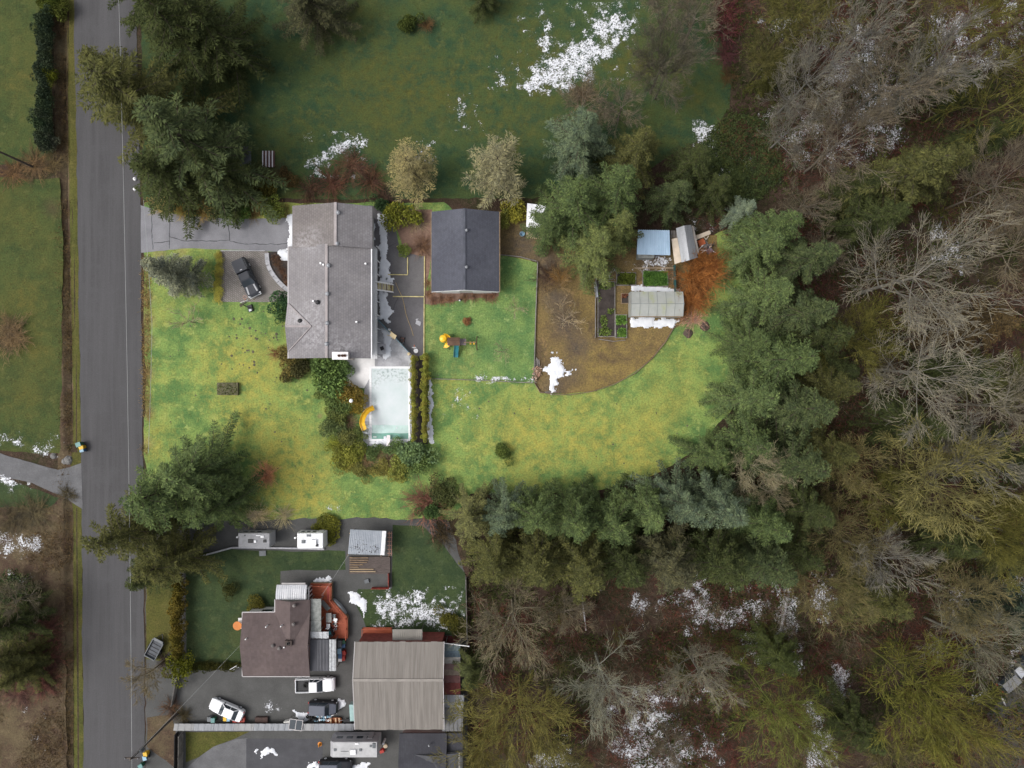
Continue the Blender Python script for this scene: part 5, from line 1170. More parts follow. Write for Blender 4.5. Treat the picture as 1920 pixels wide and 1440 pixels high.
rv('camper_trailer', 555, 606, 1000, 1028, 2.7, 'white-roofed caravan beside the low yellowish bush', M_WHITE, M_RVRW, [(-.45, -.1, .45, .45, .2, M_GREYP, 'roof_vent'), (.35, -.15, .7, .7, .3, M_WHITE, 'air_conditioner'), (.55, -.6, .35, .35, .12, M_BLACK, 'vent'), (-.05, .72, .6, .3, .1, M_GREYP, 'solar_panel')])
rv('motorhome', 617, 708, 1391, 1420, 3.2, 'long grey motorhome on the dark driveway at the bottom', M_RVG, mat('rv_roof_pale', (.37, .37, .375), .6, .14, .8), [(0, -.25, .8, .7, .25, M_WHITE, 'air_conditioner'), (-.75, 0, .35, .35, .12, M_GREYP, 'vent'), (.3, 0, .35, .35, .12, M_GREYP, 'vent'), (.85, .55, .4, .7, .12, M_GREYP, 'rack'), (.15, .8, .55, .2, .1, M_WHITE, 'antenna'), (.72, .5, .3, .3, .1, M_GREYP, 'vent'), (-.35, -.2, 1.1, .06, .06, M_GREYP, 'cable')], hitch=False)

# open utility trailer by the road
r = root('utility_trailer', P(294, 1213) [:2] + (0.02,), 'dark open utility trailer parked on the grass by the road', 'trailer', rz=R(62))
for s in (-1, 1): L(MB().bb(-1.4, 1.2, s * .8 - .05, s * .8 + .05, .45, .75), 'side_rail', M_GREYP, r); L(MB().tube((-.2, s * .82, .3), (-.2, s * 1.02, .3), .3, None, 16), 'wheel', M_RUBBER, r)
for x in (-1.4, 1.2): L(MB().bb(x - .06, x + .06, -.8, .8, .45, .8), 'end_rail', M_GREYP, r)
L(MB().bb(-1.34, 1.14, -.75, .75, .42, .48), 'bed', mat('dark_slate_deck', (.035, .042, .055), .5, .25), r)
for k in range(4): L(MB().bb(-1.0 + k * .5, -.94 + k * .5, -.75, .75, .48, .54), 'cross_bar', M_BLACK, r)
L(MB().path([(1.2, -.6, .45), (2.2, 0, .4), (1.2, .6, .45)], .05), 'drawbar', M_BLACK, r); L(MB().box((1.35, 0, .75), (.25, 1.4, .12)), 'tool_box', M_GREYP, r)

# ------------------------------------------------------------------ bins and yard clutter
def wheelie(px, py, rz, m, lid, label, s=1.0):
    r = root('wheelie_bin', P(px, py, .9)[:2] + (0.03,), label, 'bin', rz=R(rz))
    b = MB(); b.loft([[(-.24, -.24, .05), (.24, -.24, .05), (.24, .24, .05), (-.24, .24, .05)], [(-.33, -.30, 1.0), (.33, -.30, 1.0), (.33, .30, 1.0), (-.33, .30, 1.0)]]); L(b, 'body', m, r)
    L(MB().box((.02, 0, 1.04), (.74, .66, .08), 0, .92), 'lid', lid, r); L(MB().tube((-.36, -.25, 1.0), (-.36, .25, 1.0), .03, None, 6), 'handle', m, r)
    for q in (-1, 1): L(MB().tube((-.26, q * .24, .12), (-.26, q * .31, .12), .12, None, 12), 'wheel', M_RUBBER, r)
    r.scale = (s * .86,) * 3
M_BINTEAL = mat('faded_teal', (.10, .22, .21), .5, .15); M_BINYEL = mat('bin_yellow', (.55, .34, .02), .5, .12)
wheelie(147.5, 833.5, 20, M_GREENP, M_BINTEAL, 'teal-lidded wheelie bin on the verge by the gravel lane', 1.15)
wheelie(152, 839, 200, M_BINYEL, M_BINYEL, 'yellow wheelie bin on the road edge by the gravel lane')
wheelie(152.5, 844.5, 190, M_BLUEP, M_SKYP, 'pale blue wheelie bin on the road edge by the gravel lane', .9)
wheelie(272, 1415, 100, M_BINYEL, M_BINYEL, 'yellow wheelie bin at the roadside near the bottom edge'); wheelie(271, 1422, 100, M_GREYP, M_SKYP, 'grey wheelie bin just below the yellow one at the bottom'); wheelie(263, 1437, 30, M_GREENP, M_BINTEAL, 'teal wheelie bin on the bottom edge of the road')
wheelie(392, 1349, 90, M_GREYP, M_GREYP, 'grey wheelie bin against the long narrow roof'); wheelie(399, 1351, 90, M_GREENP, M_BINTEAL, 'green wheelie bin against the long narrow roof')
wheelie(421, 1349, 90, M_BINYEL, M_BINYEL, 'yellow wheelie bin under the white sedan', .9); wheelie(427, 1350, 90, M_BLUEP, M_SKYP, 'blue wheelie bin under the white sedan', .85)
M_WBOX = mat('off_white_box', (.62, .61, .58), .6, .1)
junk('box', 'box', [(541, 1352, .9, .5, .6, 8, M_WBOX, 'small white box on the long narrow roof edge'), (450, 1347, 1.6, .6, .5, 2, M_REDPAINT, 'red ridged box beside the white sedan tail'), (492, 1348, 1.7, .8, .4, 0, mat('dark_brown_bin', (.06, .035, .03), .8, .3), 'dark brown log box along the yard edge'),
    (720, 1196, 1.8, .8, .7, -3, M_WHITE, 'white chest against the barn north wall'), (688, 1193, .9, .9, 1.0, 10, M_BLACK, 'black stove on the barn red deck'), (663, 1330, .6, 2.2, 1.0, 3, mat('pale_aqua', (.28, .42, .41), .5, .15), 'pale aqua tank on the barn west wall'),
    (640, 1203, .5, .9, .9, 0, M_GREYP, 'grey bin north end of the row by the lean-to'), (645.5, 1202, .5, .5, .5, 20, M_GREENP, 'dark green tub beside the lean-to row'), (645, 1208, .55, .55, .5, 0, M_BLUEP, 'blue can beside the lean-to row'),
    (639, 1217, .5, .7, .8, 0, M_SKYP, 'pale blue crate beside the lean-to row'), (640, 1225, .5, .9, .7, 0, M_BLUEP, 'long blue tub beside the lean-to row'), (646, 1222, .5, .6, .5, 15, M_REDP, 'red can beside the lean-to row'), (645, 1231, .45, .8, .5, 5, M_REDP, 'red jerrycan at the south end of the lean-to row'), (639.5, 1234, .5, .5, .5, 0, M_WHITE, 'white bucket at the south end of the lean-to row'),
    (688, 1089, .6, .5, .25, 15, M_GREYP, 'flat grey slab on the gravel by the red fence'), (493, 1037, .9, .7, .12, 3, M_GREYP, 'square grey utility cover on the neighbour lawn'), (713, 1184, 1.2, .4, .4, 8, mat('bleached_driftwood', (.42, .36, .28), .9, .2), 'bleached log on the barn red deck'),
    (768, 1408, 1.4, 3.0, 2.2, 0, mat('tan_shed', (.10, .085, .075), .8, .2), 'small brown shed against the charcoal house'), (872, 1000, .01, .01, .01, 0, M_GREYP, None)][:-1])
# deck furniture
r = root('patio_table', P(619, 1155, .8)[:2] + (.8,), 'grey rectangular patio table on the red deck', 'table')
x, y, _ = r.location; MB().bb(x - .38, x + .38, y - .65, y + .65, 1.48, 1.54).build('table_top', mat('grey_table', (.20, .20, .195), .6, .12), r)
for dx in (-.3, .3):
    for dy in (-.55, .55): MB().tube((x + dx, y + dy, .8), (x + dx, y + dy, 1.48), .03, None, 5).build('leg', M_BLACK, r)
def chair(px, py, z, rz, m, label):
    r = root('garden_chair', P(px, py, z)[:2] + (z,), label, 'chair', rz=R(rz))
    L(MB().bb(-.25, .25, -.25, .25, .40, .45), 'seat', m, r); L(MB().box((-.27, 0, .7), (.05, .5, .55)), 'backrest', m, r)
    for a in (-.22, .22):
        for b in (-.22, .22): L(MB().tube((a, b, 0), (a, b, .4), .022, None, 5), 'leg', M_BLACK, r)
chair(628, 1153, .8, 180, M_GREYP, 'grey chair east of the patio table'); chair(630, 1160, .8, 150, M_WHITE, 'white chair south-east of the patio table'); chair(617, 1171, .8, 90, M_WHITE, 'white chair south of the patio table')
r = root('sun_lounger', P(611, 1134, .8)[:2] + (.8,), 'grey slatted sun lounger at the north end of the red deck', 'lounger', rz=R(-48))
for k in range(8): L(MB().bb(-.8 + k * .2, -.64 + k * .2, -.33, .33, .3, .35), 'slat', mat('lounger_grey', (.13, .145, .14), .6, .15), r)
for a in (-.75, .7):
    for b in (-.3, .3): L(MB().tube((a, b, 0), (a, b, .3), .03, None, 5), 'leg', M_BLACK, r)
r = root('barbecue', P(622, 1183, .8)[:2] + (.8,), 'black covered barbecue at the south end of the red deck', 'barbecue', rz=R(20))
L(MB().box((0, 0, .5), (.65, 1.15, 1.0), 0, .85), 'cover', M_BLACK, r); L(MB().box((0, .1, 1.03), (.35, .5, .06)), 'lid', M_TEAL, r)
for k in range(7):
    px, py = 626 + (k % 2) * 5 + random.uniform(-1, 1), 1162 + k * 3.2; r = root('plant_pot', P(px, py, .8)[:2] + (.8,), ['pinkish pot at the top of the deck pot cluster', 'white pot second from the top of the deck pots', 'grey pot in the middle of the deck pot cluster', 'small white pot beside the patio chairs', 'red pot in the deck pot cluster', 'pale pot near the covered barbecue', 'lowest white pot of the deck pot cluster'][k], 'pot')
    L(MB().lathe((0, 0, 0), [(.12, 0), (.18, .3), (.15, .3), (.11, .06), (.01, .06)], 10), 'pot', (mat('pink_clay', (.42, .2, .17), .8, .15), M_WHITE, M_GREYP, M_WHITE, M_REDP, M_STONE, M_WHITE)[k], r); L(MB().lathe((0, 0, .2), [(.01, 0), (.14, .02), (.01, .05)], 8), 'soil', M_SOIL, r)
r = root('rowing_skiff', P(636, 1138), 'upturned silver boat leaning outside the deck railing', 'boat', rz=R(-50))
L(MB().loft([[(x, -w, .1), (x, w, .1), (x, w * .75, z), (x, -w * .75, z)] for x, w, z in ((-1.6, .1, .3), (-1.2, .4, .55), (0, .55, .62), (1.2, .42, .55), (1.6, .08, .3))]), 'hull', M_STEEL, r); L(MB().tube((-1.5, 0, .58), (1.5, 0, .58), .06, None, 5), 'keel', M_WHITE, r)
r = root('wooden_boat', P(627, 1349), 'varnished brown wooden dinghy in the junk row', 'boat', rz=R(4)); M_VARN = mat('varnished_wood', (.28, .085, .03), .4, .25, 3, stretch=(1, 6, 1))
for k in range(2):
    o = [[(x, sy * w * f, z) for sy, f, z in ((-1, 1, .55), (-1, .7, .1), (1, .7, .1), (1, 1, .55), (1, .9, .55), (1, .6, .18), (-1, .6, .18), (-1, .9, .55))] for x, w in ((-1.15, .06), (-.8, .36), (0, .5), (.7, .46), (1.1, .34))]
    if k == 0: L(MB().loft(o), 'hull', M_VARN, r)
for x in (-.4, .3, .8): L(MB().bb(x - .1, x + .1, -.42, .42, .42, .47), 'thwart', mat('pale_thwart', (.48, .33, .2), .6, .15), r)
def tyre(px, py, z, rz, tilt, label):
    r = root('tyre', P(px, py, z)[:2] + (z,), label, 'tyre'); r.rotation_euler = (tilt, 0, rz)
    n, q = 18, 8; mb = MB(); rings = []
    for i in range(n):
        a = 2 * math.pi * i / n; rings.append([((.26 + .1 * math.cos(2 * math.pi * j / q)) * math.cos(a), (.26 + .1 * math.cos(2 * math.pi * j / q)) * math.sin(a), .1 * math.sin(2 * math.pi * j / q)) for j in range(q)])
    rings.append(rings[0]); mb.loft(rings, False); L(mb, 'tread', M_RUBBER, r)
for k, (px, py) in enumerate(((578, 1344), (583, 1348), (588, 1344), (593, 1347))): tyre(px, py, .34, k, 1.0 if k % 2 else .5, ['leftmost old tyre in the junk row', 'second old tyre in the junk row', 'third old tyre in the junk row', 'old tyre nearest the wooden dinghy'][k])
r = root('cold_frame', P(559, 1352), 'glazed cold frame with pale frame lying across the roof edge', 'cold frame', rz=R(-8))
for q in ((-.95, -.87), (-.04, .04), (.87, .95)): L(MB().bb(q[0], q[1], -.75, .75, 1.0, 1.07), 'bar', M_TRIM, r)
for yy in (-.75, .67): L(MB().bb(-.95, .95, yy, yy + .08, 1.0, 1.08), 'bar', M_TRIM, r)
for q in ((-.86, -.05), (.05, .86)): L(MB().bb(*q, -.67, .67, 1.01, 1.04), 'pane', M_GLASS, r)
for xx in (-.9, .9): L(MB().tube((xx, .7, 0), (xx, .7, 1.0), .04, None, 5), 'leg', M_GREYWOOD, r)
r = root('wheelbarrow', P(652, 1349), 'black wheelbarrow between dinghy and barn corner', 'wheelbarrow', rz=R(10)); L(MB().loft([[(-.3, -.25, .35), (.4, -.2, .3), (.4, .2, .3), (-.3, .25, .35)], [(-.45, -.36, .65), (.6, -.3, .62), (.6, .3, .62), (-.45, .36, .65)]]), 'tray', M_BLACK, r); L(MB().tube((.75, -.06, .22), (.75, .06, .22), .22, None, 14), 'wheel', M_RUBBER, r)
for s in (-1, 1): L(MB().tube((-1.1, s * .3, .6), (.75, s * .08, .22), .03, None, 5), 'handle', M_STEEL, r); L(MB().tube((-.25, s * .24, .35), (-.3, s * .24, 0), .025, None, 5), 'leg', M_STEEL, r)
r = root('metal_rack', P(606, 1348), 'row of pale cans and metal bits behind the dark hatchback', 'scrap')
for k in range(16): x, y, _ = P(592 + (k % 8) * 4 + random.uniform(-1, 1), 1341 + (k // 8) * 7 + random.uniform(-1.5, 1.5)); MB().lathe((x, y, 0), [(.14, 0), (.16, random.uniform(.25, .5)), (.02, .3)], 8).build('can', random.choice((M_STEEL, M_WHITE, M_SKYP)), r)
r = root('cone_marker', P(600, 1395), 'orange plastic cone at the front of the long motorhome', 'cone'); MB().lathe((*P(600, 1395)[:2], 0), [(.32, 0), (.3, .06), (.2, .08), (.06, .75), (.01, .76)], 12).build('cone', mat('cone_orange', (.55, .2, .02), .5, .1), r)
r = root('hand_truck', P(722, 1395), 'tall white and red hand pump near the brown shed', 'pump'); MB().tube((*P(722, 1385)[:2], 0), (*P(722, 1385)[:2], 1.4), .14, None, 10).build('tank', M_WHITE, r); MB().lathe((*P(723, 1398)[:2], 0), [(.3, 0), (.3, .2), (.01, .22)], 12).build('reel', mat('tan_reel', (.45, .36, .26), .7, .1), r); MB().box((*P(717, 1406)[:2], .25), (.7, .5, .5), .4, .8).build('motor', M_REDP, r)
r = root('snow_shovel_bench', P(443, 1250), 'white bench at the south-west corner of the brown house', 'bench'); x, y, _ = P(443, 1250); MB().box((x, y, .42), (1.1, .4, .06), R(30)).build('seat', M_WHITE, r); MB().box((x - .1, y + .2, .7), (1.1, .06, .4), R(30)).build('backrest', M_WHITE, r)
for s in (-.4, .4): MB().box((x + s * .87, y + s * .5, .2), (.08, .36, .4), R(30)).build('leg', M_WHITE, r)
r.name = 'garden_bench'
# caravan strip kerb
r = root('kerb_rail', P(500, 1028), 'white rail along the south side of the caravan strip', 'kerb')
for a, b in (((375, 1043), (437, 1026)), ((437, 1026), (500, 1026.5)), ((500, 1026.5), (560, 1027.5)), ((560, 1027.5), (609, 1029))):
    A, B = Vector(P(*a)), Vector(P(*b)); d = B - A; MB().box(((A.x + B.x) / 2, (A.y + B.y) / 2, .16), (d.length * .99, .2, .32), math.atan2(d.y, d.x)).build('rail', M_STONE, r)
# back-yard bits behind main house
r = root('patio_table', P(717, 655), 'grey square table with dark cover on the pool deck', 'table'); x, y, _ = P(717, 655)
MB().bb(x - .6, x + .55, y - .7, y + .7, .68, .74).build('table_top', M_STONE, r); MB().box((x + .1, y + .1, .78), (.5, .5, .1), .4).build('folded_cover', M_BLACK, r)
for dx in (-.5, .45):
    for dy in (-.6, .6): MB().tube((x + dx, y + dy, 0), (x + dx, y + dy, .68), .035, None, 5).build('leg', M_BLACK, r)
r = root('planter_boxes', P(707, 625), 'row of three grey planter boxes along the house back wall', 'planter')
for py in (612, 626, 638): MB().bb(X(704), X(709), Y(py + 5), Y(py - 5), 0, .5).build('box', M_STONE, r)
r = root('garden_hose', P(760, 590), 'tan hose snaking down the dark asphalt yard', 'hose'); MB().path([(*P(px, py)[:2], .05) for px, py in ((742, 530), (747, 543), (754, 556), (758, 572), (761, 588), (766, 603), (772, 618), (775, 630))], .04, 5).build('hose', mat('tan_hose', (.34, .25, .13), .6, .1), r)
r = root('push_mower', P(755, 637), 'brown push mower by the pool fence', 'mower', rz=R(80)); L(MB().box((0, 0, .22), (.6, .5, .25), 0, .85), 'deck', mat('faded_brown', (.17, .09, .07), .6, .2), r); L(MB().lathe((-.05, 0, .34), [(.17, 0), (.17, .15), (.01, .18)], 10), 'engine', M_BLACK, r); L(MB().path([(-.3, -.2, .3), (-.9, -.2, .95), (-.9, .2, .95), (-.3, .2, .3)], .025), 'handle', M_STEEL, r)
for a in (-.25, .25):
    for b in (-.28, .28): L(MB().tube((a, b - .03, .12), (a, b + .03, .12), .12, None, 10), 'wheel', M_RUBBER, r)
r = root('toy_hoop', P(780, 657), 'small white toy basketball hoop on the asphalt yard', 'toy hoop'); x, y, _ = P(780, 658); MB().lathe((x, y, 0), [(.33, 0), (.3, .12), (.06, .16), (.01, .16)], 14).build('base', M_WHITE, r); MB().path([(x, y, .1), (x, y + .15, 1.5), (x, y + .3, 1.9)], .03, 6).build('pole', M_WHITE, r); MB().box((x, y + .4, 1.85), (.55, .04, .4)).build('backboard', M_WHITE, r); MB().tube((x, y + .45, 1.7), (x, y + .75, 1.7), .05, None, 6).build('rim', M_ORANGE, r)
r = root('board_sheet', P(784, 605), 'crumpled grey sheet lying on the asphalt yard', 'sheet'); MB().slab([(*P(779, 607)[:2], .12), (*P(787.5, 611.5)[:2], .06), (*P(790.5, 604)[:2], .16), (*P(781, 600)[:2], .08)], .03).build('sheet', M_STONE, r); MB().slab([(*P(779, 600)[:2], .1), (*P(782, 600)[:2], .1), (*P(786, 597.5)[:2], .22), (*P(781, 598)[:2], .2)], .02).build('fold', M_STONE, r)
# front garden
r = root('a_frame_sign', P(414, 391), 'white wire A-frame beside the driveway bank', 'frame'); x, y, _ = P(414, 392); MB().path([(x - .5, y - .25, .05), (x, y + .25, .9), (x + .5, y - .25, .05), (x - .5, y - .25, .05)], .06, 5).build('frame', M_WHITE, r); MB().path([(x - .3, y + .4, .05), (x, y + .25, .9), (x + .35, y + .4, .05)], .05, 5).build('stay', M_WHITE, r)
r = root('planter_bed', P(429, 729), 'mossy rectangular raised planter on the front lawn', 'planter'); x, y, _ = P(429, 729); MB().box((x, y, .25), (2.9, 1.75, .5)).build('box', mat('mossy_planter', (.10, .105, .05), .95, .4, 2.5, (.15, .13, .085), bump=.8), r)
g = np.random.default_rng(3); n = 420; b_ = np.stack([g.uniform(-1.4, 1.4, n), g.uniform(-.8, .8, n), np.full(n, .5)], 1); me = np_mesh('moss_tufts', kites(b_, unit(g.normal(0, 1, (n, 3)) + [0, 0, .8]), g.uniform(.08, .25, n), g.uniform(.06, .16, n), unit(g.normal(0, 1, (n, 3)))), quadF(n)); me.materials.append(LEAF); o = link('moss_tufts', me, r); o.color = (.12, .14, .05, 1)
r = root('garden_ornament', P(862, 562), 'small dark ornament with a white ball at the shed bed', 'ornament'); x, y, _ = P(862, 563); MB().lathe((x, y, 0), [(.16, 0), (.2, .2), (.08, .5), (.01, .55)], 10).build('body', M_BLACK, r); MB().lathe((x + .05, y - .1, .5), [(.02, 0), (.12, .1), (.02, .22)], 10).build('ball', M_WHITE, r)
# field edge
r = root('slatted_pallet', P(501, 300), 'reddish slatted pallets lined with snow at the field edge', 'pallet')
for k in range(8): MB().bb(X(493 + k * 3), X(494.8 + k * 3), Y(314), Y(284), .1, .3).build('slat', mat('reddish_slat', (.09, .045, .04), .85, .2) if k % 2 else mat('snowy_slat', (.55, .53, .55), .8, .1), r)
for py in (288, 310): MB().bb(X(493), X(516), Y(py + 1), Y(py), 0, .1).build('bearer', M_GREYWOOD, r)
r = root('utility_cabinet', P(463, 296), 'flat grey lidded box under the north-west firs', 'cabinet'); MB().bb(X(455), X(471), Y(318), Y(279), 0, .7).build('body', M_GREYP, r); MB().bb(X(454), X(472), Y(319), Y(278), .7, .78).build('lid', mat('grey_lid', (.075, .08, .088), .7, .15), r)
for px, py, lab in ((254, 336, 'small white bag on the road edge under the firs'), (254, 355, 'larger white bag on the road edge under the firs')): r = root('litter_bag', P(px, py), lab, 'bag'); MB().lathe((*P(px, py)[:2], .02), [(.1, 0), (.26, .1), (.22, .26), (.05, .36), (.08, .42)], 9).build('bag', M_WHITE, r)
r = root('rock_pair', P(125, 862), 'pale snow-dusted boulders at the mouth of the gravel lane', 'rock')
for px, py, s in ((100, 855, .5), (128, 863, .7), (121, 865, .5)): MB().lathe((*P(px, py)[:2], -.05), [(s, 0), (s * .8, s * .3), (s * .4, s * .5), (.02, s * .55)], 7).build('rock', mat('field_stone', (.16, .155, .15), .9, .4, 3, bump=.6), r)
# blue boat-like thing at the right edge
r = root('tarp_heap', P(1910, 1105), 'pale blue snow-dusted tarpaulin at the right edge', 'tarpaulin'); MB().loft([[(*P(1899, 1118)[:2], .05), (*P(1935, 1125)[:2], .05), (*P(1935, 1085)[:2], .05), (*P(1902, 1092)[:2], .05)], [(*P(1903, 1112)[:2], .7), (*P(1935, 1116)[:2], .8), (*P(1935, 1094)[:2], .8), (*P(1906, 1097)[:2], .7)]]).build('tarp', mat('pale_blue_tarp', (.33, .42, .55), .6, .2, 1.5), r)
MB().path([(*[a + b for a, b in zip(P(1908, 1108, .8)[:2], (.35 * math.cos(t), .35 * math.sin(t)))], .85) for t in np.linspace(0, 6.29, 12)], .06, 5).build('hoop', M_BLACK, r)

# ------------------------------------------------------------------ utility poles and wires
def pole(px, py, h, label):
    x, y, _ = P(px, py); r = root('utility_pole', (x, y, 0), label, 'utility pole'); MB().tube((x, y, 0), (x, y, h), .17, .11, 8).build('shaft', mat('pole_wood', (.085, .07, .06), .9, .3, 2), r)
    MB().bb(x - .9, x + .9, y - .07, y + .07, h - .55, h - .4).build('crossarm', MATS['pole_wood'], r)
    for d in (-.8, .8): MB().lathe((x + d, y, h - .4), [(.05, 0), (.07, .1), (.02, .18)], 8).build('insulator', M_STONE, r)
    MB().lathe((x + .28, y, h - 2.6), [(.2, 0), (.22, .1), (.22, .7), (.1, .8)], 10).build('transformer', M_GREYP, r)
    return Vector((x, y, h))
ptop = pole(333, 1337, 12.0, 'dark utility pole leaning over the road at the bottom left'); pt2 = pole(62, 313, 12.0, 'utility pole at the left edge beside the brown hedge end')
def wire(a, b, sag, label, rad=.022, m=None):
    a, b = Vector(a), Vector(b); pts = [a.lerp(b, t) - Vector((0, 0, sag * 4 * t * (1 - t))) for t in np.linspace(0, 1, 24)]; r = root('overhead_wire', tuple(a), label, 'wire'); MB().path([tuple(p) for p in pts], rad, 4).build('cable', m or mat('wire_grey', (.30, .31, .31), .6, .05), r)
xw_ = P(238.5, 1425, 11.8); wire((xw_[0] + .3, xw_[1] - 12, 11.2), (P(225, -40, 10)[0], P(225, -40, 10)[1], 10.4), .6, 'thin pale cable strung along the east side of the road')
wire(P(269, 375, 3.0), P(285, 610, 2.6), .1, 'thin pale cable over the lawn edge north of the bend', .02); wire(P(285, 610, 2.6), P(278, 850, 3.0), .1, 'thin pale cable over the lawn edge south of the bend', .02)
wire((ptop.x, ptop.y, 11.5), P(455, 1205, 3.6), .5, 'service cable from the leaning pole to the brown house', .014); wire(P(655, 1038, 2.9), P(603, 1117, 3.2), .1, 'short service cable from carport to the red deck', .016)
